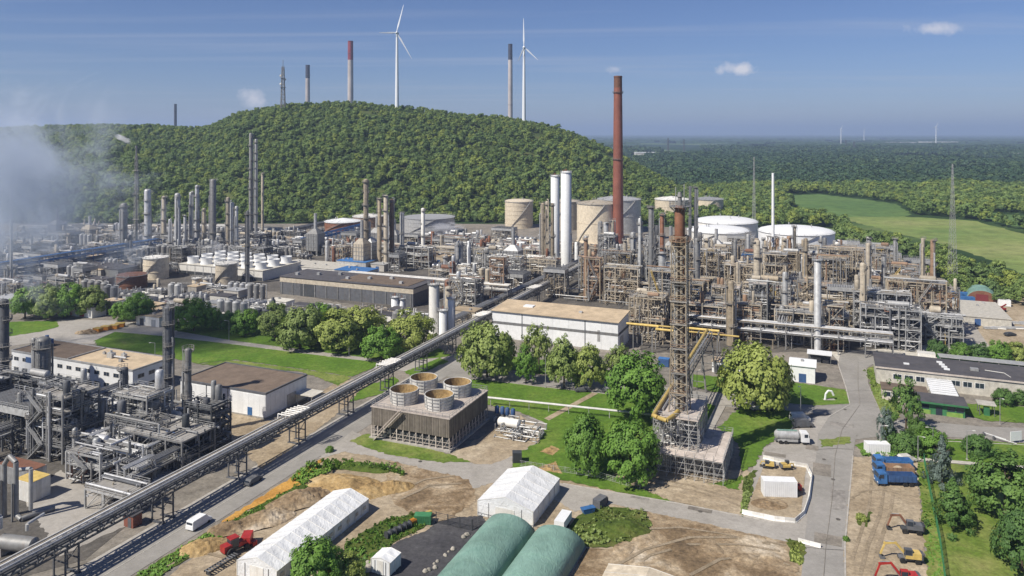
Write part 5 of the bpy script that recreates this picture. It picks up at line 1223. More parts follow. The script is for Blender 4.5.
o = thing('brick_hut', 'small red brick hut beside the pipe bridge', 'hut', G(133, 525), GRZ)
part('wall', MB().box((0, 0, 1.2), (2.6, 2.2, 2.4)), 'brick', o); part('roof', MB().box((0, 0, 2.5), (3, 2.6, 0.2)), 'roofdark', o); part('door', MB().box((0.3, -1.12, 1.0), (0.9, 0.06, 2)), 'charcoal', o)

# ================================================================== COOLING TOWER
def cooling_tower():
    r0, u0, S, H = -111.2, 169.5, 22.9, 8.2
    o = thing('cooling_tower', 'square timber cooling tower with four fan stacks', 'cooling tower', gw(r0, u0), GRZ)
    zl = 3.5
    part('water_basin', MB().box((S / 2, S / 2, 0.25), (S + 1, S + 1, 0.5)), 'concrete', o)
    part('dark_core', MB().box((S / 2, S / 2, 1.7), (S - 1.2, S - 1.2, 2.6)), 'dark', o)  # dark block put in so the open base reads shaded behind the posts
    part('casing', MB().box((S / 2, S / 2, (zl + H) / 2), (S, S, H - zl)), 'timber', o)
    bd = MB().box((0, 0, 0), (0.4, 0.06, H - zl - 0.1)).mesh('cladding_board', 'timber')
    n = 46
    for k in range(n):
        t = S * (k + 0.5) / n; zc = (zl + H) / 2; jig = random.uniform(0, 0.05)
        put('cladding_board', bd, o, (t, -0.05 - jig, zc)); put('cladding_board', bd, o, (S + 0.05 + jig, t, zc), rad(90))
    ps = [S * k / 12 for k in range(13)]
    for t in ps:
        for x, y in ((t, 0), (S, t), (t, S), (0, t)):
            if (x, y) in ((0, 0),) and t: continue
            post('post', x, y, 0, zl, 0.2, 'palewood', o)
    mb = MB()
    for z in (1.2, 2.2):
        mb.box((S / 2, 0, z), (S, 0.1, 0.12)); mb.box((S, S / 2, z), (0.1, S, 0.12)); mb.box((0, S / 2, z), (0.1, S, 0.12))
    for k in range(12):
        a, c = ps[k], ps[k + 1]; mb.bar((a, 0, 0.3), (c, 0, zl), 0.09); mb.bar((S, a, 0.3), (S, c, zl), 0.09)
    part('louvre_bracing', mb, 'palewood', o)
    part('deck', MB().box((S / 2, S / 2, H + 0.1), (S + 0.5, S + 0.5, 0.24)), 'palewood', o)
    for cx, cy in ((S * 0.27, S * 0.27), (S * 0.73, S * 0.27), (S * 0.27, S * 0.73), (S * 0.73, S * 0.73)):
        st = thing('fan_stack', None, None); st.parent = o; st.location = (cx, cy, H + 0.22)
        part('stack_wall', MB().lathe((0, 0, 0), [(3.55, 0), (3.6, 1.0), (3.85, 3.5), (3.68, 3.5), (3.42, 1.0), (3.4, 0.02)], 30, open_ends=True), 'offwhite', st, True)
        mb = MB()
        for z, rr in ((0.5, 3.6), (1.3, 3.67), (2.2, 3.76), (3.1, 3.86)): mb.lathe((0, 0, z), [(rr, 0), (rr + 0.1, 0), (rr + 0.1, 0.14), (rr, 0.14)], 30, open_ends=True)
        for k in range(12): a = k * math.pi / 6; mb.bar((3.62 * math.cos(a), 3.62 * math.sin(a), 0), (3.92 * math.cos(a), 3.92 * math.sin(a), 3.5), 0.14)
        part('hoops', mb, 'galv', st)
        part('inner_liner', MB().lathe((0, 0, 0), [(3.36, 0.05), (3.4, 1.0), (3.64, 3.42)], 30, open_ends=True), 'ochre', st)
        part('fan_hub', MB().lathe((0, 0, 0.6), [(0.6, 0), (0.6, 0.5), (0.1, 0.7)], 12), 'steel', st)
        for k in range(6): a = k * math.pi / 3; part('fan_blade', MB().bar((0.5 * math.cos(a), 0.5 * math.sin(a), 0.9), (3.1 * math.cos(a), 3.1 * math.sin(a), 1.0), 0.55, 0.08), 'charcoal', st)
    rl = MB()
    for zz in (0.75, 1.3):
        for a, c in (((0, 0), (S, 0)), ((S, 0), (S, S)), ((S, S), (0, S)), ((0, S), (0, 0))): rl.bar((*a, H + zz), (*c, H + zz), 0.07)
    for t in np.linspace(0, S, 13):
        for x, y in ((t, 0), (S, t), (t, S), (0, t)): rl.bar((x, y, H), (x, y, H + 1.3), 0.07)
    part('railing', rl, 'galv', o)
    st = MB(); st.bar((1.5, -1.0, 0.2), (9.5, -1.0, H + 0.2), 1.0, 0.18); st.bar((1.5, -0.5, 1.2), (9.5, -0.5, H + 1.2), 0.08); st.bar((1.5, -1.5, 1.2), (9.5, -1.5, H + 1.2), 0.08)
    part('stair', st, 'palewood', o)
cooling_tower()
# cooling water pumps and drum beside it
for k, (px, py) in enumerate(((497, 416), (502.5, 417), (507.5, 418), (513, 419))):
    o = thing('vertical_pump', 'blue-grey upright pump in the row behind the cooling tower', 'pump', G(px, py + 4), GRZ, 'row of upright pumps')
    part('motor', MB().lathe((0, 0, 2.0), [(0.55, 0), (0.62, 0.2), (0.62, 1.7), (0.4, 2.0), (0.1, 2.05)], 14), 'bluesteel', o, True)
    part('pedestal', MB().lathe((0, 0, 0), [(0.8, 0), (0.8, 0.3), (0.45, 0.5), (0.45, 2.0)], 14), 'steel', o, True)
    part('discharge_pipe', MB().path([(0, 0, 1.0), (0, -1.8, 1.0), (0, -1.8, 0.3)], 0.3), 'galv', o, True)
o = thing('horizontal_drum', 'white horizontal tank lying behind the cooling tower', 'vessel', G(509, 430), GRZ)
put('shell', drum_mb(1.2, 5.5, 'x').mesh('shell', 'offwhite', True), o, (0, 0, 2.0))
for x in (-1.8, 1.8): part('saddle', MB().box((x, 0, 0.7), (0.4, 1.8, 1.4)), 'concrete', o)
part('top_pipe', MB().path([(0, 0, 3), (0, 0, 4), (3, 0, 4), (3, 0, 0.5)], 0.14), 'galv', o, True)
tag(part('ground_piping', tangle(random.Random(8), 13, 9, 0.2, 2.2, 45, 0.08, 0.22), 'galv', None, True, G(489, 437), GRZ), 'tangle of low pipes beside the cooling tower', None, None, 'stuff')

# white cooling cells, far
o = thing('cooling_cells', 'long white cooling cell block with a double row of fan stacks', 'cooling tower', gw(-343, 326), GRZ)
part('casing', MB().box((30, 16, 2.7), (60, 32, 5.4)), 'offwhite', o)
mb = MB()
for x in np.arange(0, 60.1, 6): mb.box((x, -0.06, 2.7), (0.3, 0.16, 5.4))
mb.box((30, -0.05, 1.9), (60, 0.12, 0.3)); part('cell_posts', mb, 'galv', o)
part('air_inlet', MB().box((30, -0.04, 0.9), (59.6, 0.06, 1.6)), 'dark', o)
part('deck', MB().box((30, 16, 5.5), (60.6, 32.6, 0.25)), 'paleconc', o)
sm = MB().lathe((0, 0, 0), [(3.3, 0), (2.9, 1.4), (3.2, 3.6), (3.0, 3.6), (2.7, 1.4), (2.7, 0.1)], 22, open_ends=True).mesh('fan_stack', 'white', True)
for i in range(6):
    for j in range(3): put('fan_stack', sm, o, (5.5 + i * 9.8, 5 + j * 10.5, 5.62))

# ================================================================== BUILDINGS
def window_unit(parent, x, y, z, w, h, axis='x', sgn=-1, frame='white', mull=1):
    """glass pane in a frame with sill; axis is the wall direction"""
    d = 0.05 * sgn
    if axis == 'x':
        f = put('window', unit('beam', frame), parent, (x, y + d * 0.3, z), 0, (w + 0.2, 0.06, h + 0.2))
    else:
        f = put('window', unit('beam', frame), parent, (x + d * 0.3, y, z), 0, (0.06, w + 0.2, h + 0.2))
    sx = (w + 0.2, 0.06, h + 0.2) if axis == 'x' else (0.06, w + 0.2, h + 0.2)
    for k in range(mull):
        off = (k - (mull - 1) / 2) * (w / mull)
        g = put('pane', unit('beam', 'glass'), f)
        if axis == 'x': g.location = (off / sx[0], sgn * 0.55, 0); g.scale = ((w / mull - 0.08) / sx[0], 0.4, h / sx[2])
        else: g.location = (sgn * 0.55, off / sx[1], 0); g.scale = (0.4, (w / mull - 0.08) / sx[1], h / sx[2])
    return f
# office
L, W, H = 55.0, 14.0, 7.9
o = thing('office_building', 'two-storey white office with rows of dark windows', 'building', gw(-250, 167.6), GRZ)
part('wall', MB().box((L / 2, W / 2, H / 2), (L, W, H)), 'white', o)
part('plinth', MB().box((L / 2, W / 2, 0.4), (L + 0.12, W + 0.12, 0.8)), 'galv', o)
part('roof', MB().box((L * 0.74, W / 2, H + 0.08), (L * 0.52, W, 0.16)), 'rooftan', o)
part('roof', MB().box((L * 0.24, W / 2, H + 0.1), (L * 0.48, W, 0.2)), 'roofbrown', o)
mb = MB(); mb.box((L / 2, 0, H + 0.15), (L + 0.3, 0.3, 0.5)); mb.box((L / 2, W, H + 0.15), (L + 0.3, 0.3, 0.5)); mb.box((0, W / 2, H + 0.15), (0.3, W - 0.3, 0.496)); mb.box((L, W / 2, H + 0.15), (0.3, W - 0.3, 0.496)); mb.box((L * 0.48, W / 2, H + 0.3), (0.4, W - 0.3, 0.6))
part('parapet', mb, 'galv', o)
for k in range(13):
    for z in (2.4, 5.7): window_unit(o, 2.4 + k * 4.15, 0, z, 2.3, 1.15, 'x', -1, 'offwhite', 2)
for k in range(3):
    for z in (2.4, 5.7): window_unit(o, L, 3 + k * 4, z, 2.3, 1.15, 'y', 1, 'offwhite', 2)
part('blue_stripe', MB().box((9.5, -0.04, 5.9), (5, 0.06, 1.8)), 'bluesteel', o)
for x, y, s in ((L * 0.68, 7, 1.6), (L * 0.74, 9, 1.1), (L * 0.8, 5, 0.8), (L * 0.58, 9, 0.7), (6, 8, 2.4), (10, 5, 1.6)):
    part('roof_unit', MB().box((x, y, H + 0.2 + s / 2), (s * 1.4, s, s)).tube((x, y, H + s), (x, y, H + s * 1.6), s * 0.25, 8), 'bluesteel' if x < 12 else 'galv', o)
part('air_duct', MB().path([(L * 0.68, 7, H + 0.8), (L * 0.8, 7, H + 0.8)], 0.3), 'alu', o)
# blue machine beside the office
container(G(60, 397), GRZ, 'bluepaint', 'bright blue container squeezed between reactor and office', 6, 3, 3.2)
# workshop shed
L, W, H = 31.5, 18.0, 7.0
o = thing('workshop_building', 'low white workshop with a flat brown gravel roof', 'building', gw(-177.2, 169.0), GRZ)
part('wall', MB().box((L / 2, W / 2, H / 2), (L, W, H)), 'white', o)
part('roof', MB().box((L / 2, W / 2, H + 0.06), (L - 0.3, W - 0.3, 0.14)), 'roofbrown', o)
mb = MB(); mb.box((L / 2, 0, H + 0.15), (L + 0.4, 0.35, 0.5)); mb.box((L / 2, W, H + 0.15), (L + 0.4, 0.35, 0.5)); mb.box((0, W / 2, H + 0.15), (0.35, W - 0.35, 0.496)); mb.box((L, W / 2, H + 0.15), (0.35, W - 0.35, 0.496))
part('parapet', mb, 'charcoal', o)
pn = MB().box((0, 0, 0), (1.92, 0.06, H - 0.9)).mesh('cladding_panel', 'white')
for k in range(16): put('cladding_panel', pn, o, (1 + k * 1.96, -0.03, H / 2 - 0.1))
for k in range(9): put('cladding_panel', pn, o, (L + 0.03, 1 + k * 1.98, H / 2 - 0.1), rad(90))
part('door', MB().box((26, -0.1, 1.4), (1.6, 0.1, 2.6)), 'bluepaint', o); part('gate', MB().box((L + 0.1, 11, 2), (0.1, 4, 4)), 'galv', o)
part('plinth', MB().box((L / 2, W / 2, 0.25), (L + 0.3, W + 0.3, 0.5)), 'concrete', o)
for x, z in ((10, 3), (18, 5)): part('downpipe', MB().tube((x, -0.14, 0), (x, -0.14, H), 0.09, 6), 'charcoal', o)
part('canopy', MB().box((L + 3.4, W - 3, 3.2), (6.4, 5.5, 0.2)), 'paleconc', o)
for x in (L + 1, L + 6):
    for y in (W - 5.4, W - 0.6): part('canopy_post', MB().box((x, y, 1.6), (0.2, 0.2, 3.2)), 'galv', o)
# white hall
L, W, H = 50.5, 16.0, 10.4
o = thing('white_hall', 'long white hall with a tan roof and a grey stripe', 'building', gw(-122.5, 271.5), GRZ)
part('wall', MB().extrude([(0, 0), (W, 0), (W, H + 0.9), (0, H)], 'x', 0, L), 'white', o)
mb = MB(); mb.add([(-0.4, -0.4, H), (L + 0.4, -0.4, H), (L + 0.4, W + 0.4, H + 0.95), (-0.4, W + 0.4, H + 0.95), (-0.4, -0.4, H + 0.3), (L + 0.4, -0.4, H + 0.3), (L + 0.4, W + 0.4, H + 1.25), (-0.4, W + 0.4, H + 1.25)], [(0, 1, 2, 3), (4, 5, 6, 7), (0, 1, 5, 4), (1, 2, 6, 5), (2, 3, 7, 6), (3, 0, 4, 7)])
part('roof', mb, 'rooftan', o)
part('stripe', MB().box((L / 2, -0.06, 6.0), (L + 0.2, 0.12, 0.9)), 'steel', o); part('stripe', MB().box((L + 0.06, W / 2, 6.0), (0.12, W, 0.9)), 'charcoal', o)
pn1 = MB().box((0, 0, 0), (6.18, 0.08, 5.3)).mesh('cladding_panel', 'white'); pn2 = MB().box((0, 0, 0), (6.18, 0.08, 3.7)).mesh('cladding_panel', 'white')
for k in range(8): put('cladding_panel', pn1, o, (3.16 + k * 6.31, -0.04, 2.8)); put('cladding_panel', pn2, o, (3.16 + k * 6.31, -0.04, 8.4))
for x in (12.6, 37.9): part('joint_strip', MB().box((x, -0.1, H / 2), (0.35, 0.1, H - 0.4)), 'charcoal', o)
part('gutter', MB().box((L / 2, -0.5, H - 0.02), (L + 0.8, 0.24, 0.22)), 'charcoal', o)
part('gate', MB().box((L + 0.12, 5, 2.4), (0.1, 4.4, 4.6)), 'galv', o); part('door', MB().box((30, -0.12, 1.3), (1.6, 0.1, 2.5)), 'galv', o)
part('roof_hatch', MB().box((12, 9, H + 1.0), (4, 3, 0.5)), 'white', o); part('roof_hatch', MB().box((34, 7, H + 1.0), (1.2, 1.2, 0.7)), 'galv', o)
part('grey_mark', MB().box((43.2, -0.105, 5.0), (1.1, 0.03, 4.2)), 'galv', o)  # thin grey upright patch on the front wall
# dark-roofed hall
L, W, H = 76.0, 21.0, 8.6
o = thing('brown_hall', 'long low hall with a dark flat roof and cream band', 'building', gw(-253, 304), GRZ)
part('wall', MB().box((L / 2, W / 2, H / 2), (L, W, H)), 'charcoal', o)
part('cream_band', MB().box((L / 2, W / 2, H - 1.5), (L + 0.16, W + 0.16, 2.1)), 'sand', o)
part('roof', MB().box((L / 2, W / 2, H + 0.12), (L + 0.8, W + 0.8, 0.3)), 'roofdark', o)
part('roof_field', MB().box((L * 0.7, W / 2, H + 0.36), (L * 0.5, W * 0.8, 0.2)), 'roofbrown', o)
part('gate', MB().box((17, -0.12, 3), (9, 0.12, 6)), 'dark', o)  # flat dark panel painting the blackness of a shaded recess
for k in range(12): part('pilaster', MB().box((1 + k * 6.7, -0.14, (H - 2.6) / 2), (0.5, 0.2, H - 2.6)), 'steel', o)
for k in range(7): part('roof_vent', MB().box((6 + k * 10, 6 + (k % 3) * 4, H + 0.9), (1.6, 1.6, 1.2)), 'galv', o)
# tan and white huts behind the tree row
shed(-268, 232, 13, 7, 4.0, 'offwhite', 'rooftan', 'tan flat-roofed hut behind the row of trees', 0, 'service_hut', None, 2, 3)
shed(-285, 246, 12, 6, 4.2, 'sand', 'rooftan', 'small tan-roofed shed beside the manifold pipes', 0, 'service_hut', None, 1, 4)
o = shed(-318, 232, 24, 7, 4.5, 'offwhite', 'roofdark', 'long low shed with red and white doors behind the trees', 0, 'service_hut', None, 0, 5)
for k in range(6): part('door', MB().box((2.5 + k * 3.8, -0.05, 1.8), (2.6, 0.1, 3.2)), 'redpaint' if k % 2 == 0 else 'white', o)
shed(-352, 226, 26, 10, 5, 'charcoal', 'galv', 'wide grey-roofed shed beside the rusty tank', 0, 'service_hut', None, 2, 6)
shed(-420, 300, 60, 14, 5, 'steel', 'roofdark', 'long dark roof of a shed below the steam', 0.0, 'plant_building', None, 2, 7)
shed(-300, 356, 46, 20, 3, 'offwhite', 'paleconc', 'pale flat water basin roof beyond the white cooling cells', 0, 'basin_building', None, 0, 8)
shed(-248, 342, 20, 12, 6, 'galv', 'bluepaint', 'shed with a bright blue roof behind the dark-roofed hall', 0, 'blue_roof_shed', None, 1, 9)
shed(-268, 372, 20, 10, 5, 'galv', 'bluepaint', 'smaller blue-roofed shed beside the pale basin roof', 0, 'blue_roof_shed', None, 1, 10)
shed(8, 520, 30, 8, 5, 'bluesteel', 'bluepaint', 'long shed with a blue roof at the refinery edge', 0, 'blue_roof_shed', None, 1, 11)
shed(-8, 540, 20, 14, 6, 'offwhite', 'galv', 'grey ridged roof beside the largest white tank', 3, 'plant_building', None, 1, 12)
shed(30, 428, 14, 26, 4, 'galv', 'bluesteel', 'blue-roofed long store behind the end unit', 0, 'plant_building', None, 1, 14)
shed(44, 366, 24, 34, 3.5, 'paleconc', 'paleconc', 'low concrete store with grass strips at the access road', 0, 'plant_building', None, 1, 13)
# small huts around the flare and the plant gate
p = G(712, 372); o = shed(p.dot(RV), p.dot(UV), 10, 5, 3.6, 'white', 'rooftan', 'white hut with a tan roof behind the flare tower', 0, 'gate_hut', None, 2, 15)
p = G(790, 381); o = shed(p.dot(RV), p.dot(UV), 7.5, 8.5, 5.2, 'white', 'white', 'plain white cabin with a sloping white roof at the plant road', 1.0, 'white_cabin', None, 1, 16)
p = G(810, 364); o = thing('canopy_shelter', 'dark open shelter with a white roof beside the white cabin', 'shelter', p, GRZ)
part('roof', MB().box((3, 2.5, 3.6), (8, 5.5, 0.25)), 'white', o); part('back_wall', MB().box((3, 4.8, 1.8), (7.4, 0.15, 3.4)), 'charcoal', o); part('stored_crates', MB().box((2, 3, 0.9), (3, 1.6, 1.8)).box((5, 3.2, 0.6), (2, 1.4, 1.2)), 'steel', o)
for x in (-0.6, 6.6):
    for y in (0.2, 4.6): part('post', MB().box((x, y, 1.8), (0.16, 0.16, 3.5)), 'steel', o)
container(G(664, 366), GRZ, 'bluesteel', 'light blue cabin behind the flare tower', 3.6, 2.4, 2.6, 'bluepaint')
# long administration building with dark roof
L, W, H = 70.0, 17.0, 5.4
o = thing('gate_building', 'long pale building with a dark flat roof by the gate', 'building', gw(13.2, 268.5), GRZ)
part('wall', MB().box((L / 2, W / 2, H / 2), (L, W, H)), 'paleconc', o)
part('roof', MB().box((L / 2, W / 2, H + 0.1), (L + 0.6, W + 0.6, 0.3)), 'roofdark', o)
part('fascia', MB().box((L / 2, -0.36, H + 0.05), (L + 0.7, 0.1, 0.5)), 'palewood', o)
for k in range(12): window_unit(o, 6 + k * 3.2, 0, 3.0, 2.4, 1.5, 'x', -1, 'white', 2) if k not in (8, 9, 10, 11) else None
for x, y in ((19, 12), (19.4, 9.5), (19.8, 7), (20.2, 4.5), (9, 6)): part('skylight', MB().box((x, y, H + 0.4), (1.6, 1.0, 0.4)), 'white', o)
part('roof_unit', MB().box((28, 7, H + 0.6), (2.2, 1.4, 0.8)), 'galv', o); part('roof_pipe', MB().path([(31, 8, H + 0.4), (36, 7, H + 0.4), (37, 3, H + 0.4)], 0.12), 'offwhite', o)
# green gatehouse and its wing
o = thing('gatehouse', 'small green gatehouse with a lime green base and dark roof', 'gatehouse', gw(20.5, 245.5), GRZ)
part('wall', MB().box((7, 3.5, 1.7), (14, 7, 3.4)), 'greenpaint', o); part('roof', MB().box((7, 3.2, 3.55), (15.4, 8.6, 0.35)), 'roofdark', o); part('fascia', MB().box((7, -1.15, 3.5), (15.5, 0.1, 0.5)), 'greenpaint', o)
part('base_panel', MB().box((3, -0.04, 0.6), (5, 0.1, 1.2)), 'limegreen', o); part('base_panel', MB().box((11.5, -0.04, 0.6), (4, 0.1, 1.2)), 'limegreen', o)
for x in (1.6, 4.2, 10.6, 12.8): window_unit(o, x, 0, 2.1, 1.9, 1.3, 'x', -1, 'greenpaint', 1)
part('door', MB().box((7.6, -0.06, 1.15), (1.6, 0.1, 2.3)), 'glass', o)
o = thing('link_roof', 'white ribbed canopy roof between gatehouse and long building', 'canopy', gw(27, 253), GRZ)
part('roof', MB().box((3.4, 7, 3.9), (7, 14.5, 0.25)), 'white', o)
for k in range(7): part('roof_rib', MB().box((3.4, 1 + k * 2, 4.08), (7, 0.12, 0.12)), 'galv', o)
for x in (0.3, 6.5):
    for y in (0.5, 7, 13.5): part('post', MB().box((x, y, 1.9), (0.18, 0.18, 3.8)), 'galv', o)
o = thing('gatehouse_wing', 'low wing with dark windows beside the gatehouse', 'building', gw(14, 253), GRZ)
part('wall', MB().box((6, 3, 1.7), (12, 6, 3.4)), 'palewood', o); part('roof', MB().box((6, 3, 3.5), (12.5, 6.6, 0.25)), 'roofbrown', o)
for k in range(5): window_unit(o, 1.4 + k * 2.3, 0, 2.0, 1.8, 1.3, 'x', -1, 'white', 1)
o = thing('barrier_canopy', 'small pale canopy over the gate lane', 'canopy', gw(38.5, 249.5), GRZ)
part('roof', MB().box((2, 2, 3.2), (4.6, 4, 0.2)), 'paleconc', o)
for x in (0.2, 3.8):
    for y in (0.4, 3.6): part('post', MB().box((x, y, 1.6), (0.18, 0.18, 3.1)), 'charcoal', o)
part('booth', MB().box((2, 1, 1.2), (1.4, 1.2, 2.4)), 'greenpaint', o)
# parking deck with pale green roof and a container
o = thing('long_carport', 'long pale green roof on posts behind the long building', 'carport', gw(34, 296), GRZ)
part('roof', MB().extrude([(0, 3.4), (6, 3.0), (6, 3.2), (0, 3.6)], 'x', 0, 46), 'galv', o); part('back_wall', MB().box((23, 5.8, 1.5), (46, 0.15, 2.9)), 'greenpaint', o)
for k in range(9): post('post', 0.3 + k * 5.7, 0.3, 0, 3.4, 0.2, 'galv', o)
container(gw(30.5, 301), GRZ, 'offwhite', 'small white cabin at the end of the carport', 5.5, 3.2, 3.2)
# arched hangar, containers and stacks by the access road
p = G(982, 303); o = thing('arched_hangar', 'rust red arched hangar with a pale green roof', 'hangar', p, GRZ - rad(6))
pr = [(-6, 0)] + [(6 * math.cos(math.pi - math.pi * k / 10), 1.5 + 4.2 * math.sin(math.pi * k / 10)) for k in range(11)] + [(6, 0)]
part('end_wall', MB().extrude(pr, 'y', 0, 0.3), 'rust', o); part('vault', MB().extrude([(a * 1.03, z * 1.03) for a, z in pr], 'y', 0.3, 16), 'greentent', o)
part('gate', MB().box((0, -0.06, 2), (5, 0.1, 4)), 'redmaroon', o)
container(G(960, 299), GRZ, 'bluepaint', 'blue container beside the arched hangar', 7, 3, 3.2)
container(G(967, 303), GRZ + 0.3, 'bluepaint', 'blue container set askew in front of the arched hangar', 6, 2.6, 2.8)
container(G(1004, 306), GRZ, 'white', 'white container beyond the arched hangar', 5, 2.6, 2.8)
for k in range(9):
    p = G(990 + (k % 5) * 9, 324 + (k // 5) * 5); o = thing('pipe_stack', 'bundle of pale stacked pipes in the works yard', 'stack', p, GRZ + 0.15 * (k % 3), 'stacks in the works yard')
    for q in range(4): pipe('pipe', (-2.4, -0.8 + q * 0.5, 0.3), (2.4, -0.8 + q * 0.5, 0.3), 0.24, 'galv' if k % 2 else 'offwhite', o)
    for q in range(3): pipe('pipe', (-2.4, -0.55 + q * 0.5, 0.72), (2.4, -0.55 + q * 0.5, 0.72), 0.24, 'galv', o)

# ================================================================== FLARE TOWER
def flare_tower():
    # lower deck
    o = thing('scaffold_deck', 'low scaffold deck with pale plank roof below the flare', 'scaffold', gw(-37.6, 176.9), GRZ); L, W, H = 15.0, 19.0, 5.4
    for i in range(8):
        for j in range(9): post('standard', L * i / 7, W * j / 8, 0, H + (1.2 if i == 7 or j in (0, 8) else 0), 0.11, 'galv', o)
    for z in (1.3, 2.6, 3.9, 5.2):
        mb = MB()
        for j in range(9): mb.box((L / 2, W * j / 8, z), (L, 0.09, 0.09))
        for i in range(8): mb.box((L * i / 7, W / 2, z + 0.01), (0.09, W, 0.09))
        part('ledgers', mb, 'galv', o)
    pk = MB().box((0, 0, 0), (L / 7 - 0.06, 1.52, 0.07)).mesh('deck_board', 'palewood')
    for i in range(7):
        for j in range(12): put('deck_board', pk, o, (L * (i + 0.5) / 7, 0.8 + j * 1.58, H + random.uniform(-0.02, 0.02)))
    mb = MB()
    for i in range(7): mb.bar((L * i / 7, 0, 0), (L * (i + 1) / 7, 0, H), 0.07)
    for j in range(8): mb.bar((L, W * j / 8, 0), (L, W * (j + 1) / 8, H), 0.07)
    part('bracing', mb, 'galv', o)
    rl = MB()
    for z in (6.0, 6.5): rl.bar((L, 0, z), (L, W, z), 0.07); rl.bar((0, W, z), (L, W, z), 0.07)
    part('railing', rl, 'galv', o)
    # upper block
    o = thing('scaffold_block', 'scaffolded steel block that carries the flare derrick', 'scaffold', gw(-39.2, 180.3), GRZ); L, W, z0, z1 = 10.4, 14.8, 5.5, 12.7
    for i in range(6):
        for j in range(8): post('standard', L * i / 5, W * j / 7, 0, z1 + (1.1 if j in (0, 7) or i in (0, 5) else 0), 0.16, 'steel' if (i + j) % 2 else 'galv', o)
    for z in (1.8, 3.6, 5.5, 7.0, 8.6, 10.2, 11.6):
        mb = MB()
        for j in range(8): mb.box((L / 2, W * j / 7, z), (L, 0.1, 0.12))
        for i in range(6): mb.box((L * i / 5, W / 2, z + 0.01), (0.1, W, 0.12))
        part('ledgers', mb, 'galv', o)
    part('deck', MB().box((L / 2, W / 2, z1), (L + 0.3, W + 0.3, 0.2)), 'palewood', o)
    mb = MB()
    for i in range(5):
        for k, (a, c) in enumerate(((5.5, 9), (9, 12.6))): mb.bar((L * i / 5, 0, a if (i + k) % 2 else c), (L * (i + 1) / 5, 0, c if (i + k) % 2 else a), 0.1)
    for j in range(7): mb.bar((L, W * j / 7, 5.5 if j % 2 else 12.6), (L, W * (j + 1) / 7, 12.6 if j % 2 else 5.5), 0.1)
    part('bracing', mb, 'galv', o)
    part('vessel', MB().lathe((L * 0.5, W * 0.5, 1), [(1.6, 0), (1.6, 9), (1.0, 10)], 16), 'steel', o, True)
    part('pipework', tangle(random.Random(4), L, W, 5.6, 12, 40, 0.08, 0.25), 'galv', o, True)['kind'] = 'stuff'
    rl = MB()
    for z in (13.3, 13.8):
        for a, c in (((0, 0), (L, 0)), ((L, 0), (L, W)), ((L, W), (0, W)), ((0, W), (0, 0))): rl.bar((*a, z), (*c, z), 0.08)
    part('railing', rl, 'galv', o)
    # derrick
    c = gw(-33.9, 185.6); Y = c.y; zt = zat(181, Y); zb = z1 + 0.1; H = zt - zb
    o = thing('flare_tower', 'tall rusty flare derrick with risers in an open lattice', 'flare', (c.x, c.y, zb), GRZ)
    w = 3.4; hl = H * 0.76; n = 18; f = lambda t: (w + 1.0 * (1 - t) ** 3) / 2
    for sx, sy in ((1, 1), (-1, 1), (-1, -1), (1, -1)):
        part('leg', MB().path([(sx * f(k / 6), sy * f(k / 6), hl * k / 6) for k in range(7)], 0.14, 8), 'beige', o)
    lg = [(1, 1), (-1, 1), (-1, -1), (1, -1)]
    for k in range(n):
        t0, t1 = k / n, (k + 1) / n; a, e = f(t0), f(t1); mb = MB()
        for q in range(4):
            l1, l2 = lg[q], lg[(q + 1) % 4]
            mb.bar((l1[0] * a, l1[1] * a, hl * t0), (l2[0] * e, l2[1] * e, hl * t1), 0.1); mb.bar((l2[0] * a, l2[1] * a, hl * t0), (l1[0] * e, l1[1] * e, hl * t1), 0.1); mb.bar((l1[0] * e, l1[1] * e, hl * t1), (l2[0] * e, l2[1] * e, hl * t1), 0.14)
        part('lattice_bay', mb, 'beige' if k % 3 else 'steel', o)
    for x, y, rr, mt, top in ((0.5, -0.5, 0.38, 'beige', 0.94), (-0.55, -0.5, 0.34, 'sand', 0.92), (-0.2, 0.7, 0.42, 'rustlight', 0.9), (0.9, 0.8, 0.22, 'rust', 0.86), (-1.2, 0.3, 0.22, 'galv', 0.84), (1.35, 0.0, 0.18, 'steel', 0.84)):
        pipe('riser_pipe', (x, y, 0), (x, y, H * top * 0.86), rr, mt, o)
    for k, t in enumerate((0.10, 0.22, 0.36, 0.5, 0.63, 0.74)):
        part('platform', MB().box((0, 0, hl * t), (4.1, 4.1, 0.12)), 'grating', o)
        rl = MB()
        for z in (0.6, 1.1):
            for a, e in (((-2, -2), (2, -2)), ((2, -2), (2, 2)), ((2, 2), (-2, 2)), ((-2, 2), (-2, -2))): rl.bar((*a, hl * t + z), (*e, hl * t + z), 0.08)
        part('railing', rl, 'rustlight', o)
    part('wind_shroud', MB().lathe((0, 0, hl * 0.98), [(1.15, 0), (1.25, 0.5), (1.25, 7.4), (1.0, 8.2), (0.9, 8.2)], 20), 'rust', o, True)
    part('top_platform', ring_platform(random.Random(6), 1.6, hl * 0.97, 0.9), 'rustlight', o); part('top_platform', ring_platform(random.Random(7), 1.5, hl * 0.98 + 8.0, 1.0), 'steel', o)
    part('flare_tip', MB().lathe((0, 0, hl * 0.98 + 8.1), [(0.7, 0), (0.5, 2.0), (0.7, 2.3), (0.4, 3.4), (0.35, 3.4)], 16), 'steel', o, True)
    part('pilot_pipe', MB().path([(1.0, 0.3, hl * 0.98 + 8), (1.0, 0.3, hl * 0.98 + 13.4)], 0.12).path([(-1.0, 0.2, hl * 0.98 + 8), (-1.0, 0.2, hl * 0.98 + 12.6)], 0.12), 'galv', o)
    part('ladder', MB().bar((2.1, -2.1, 0), (2.1, -2.1, hl), 0.4, 0.14), 'steel', o)
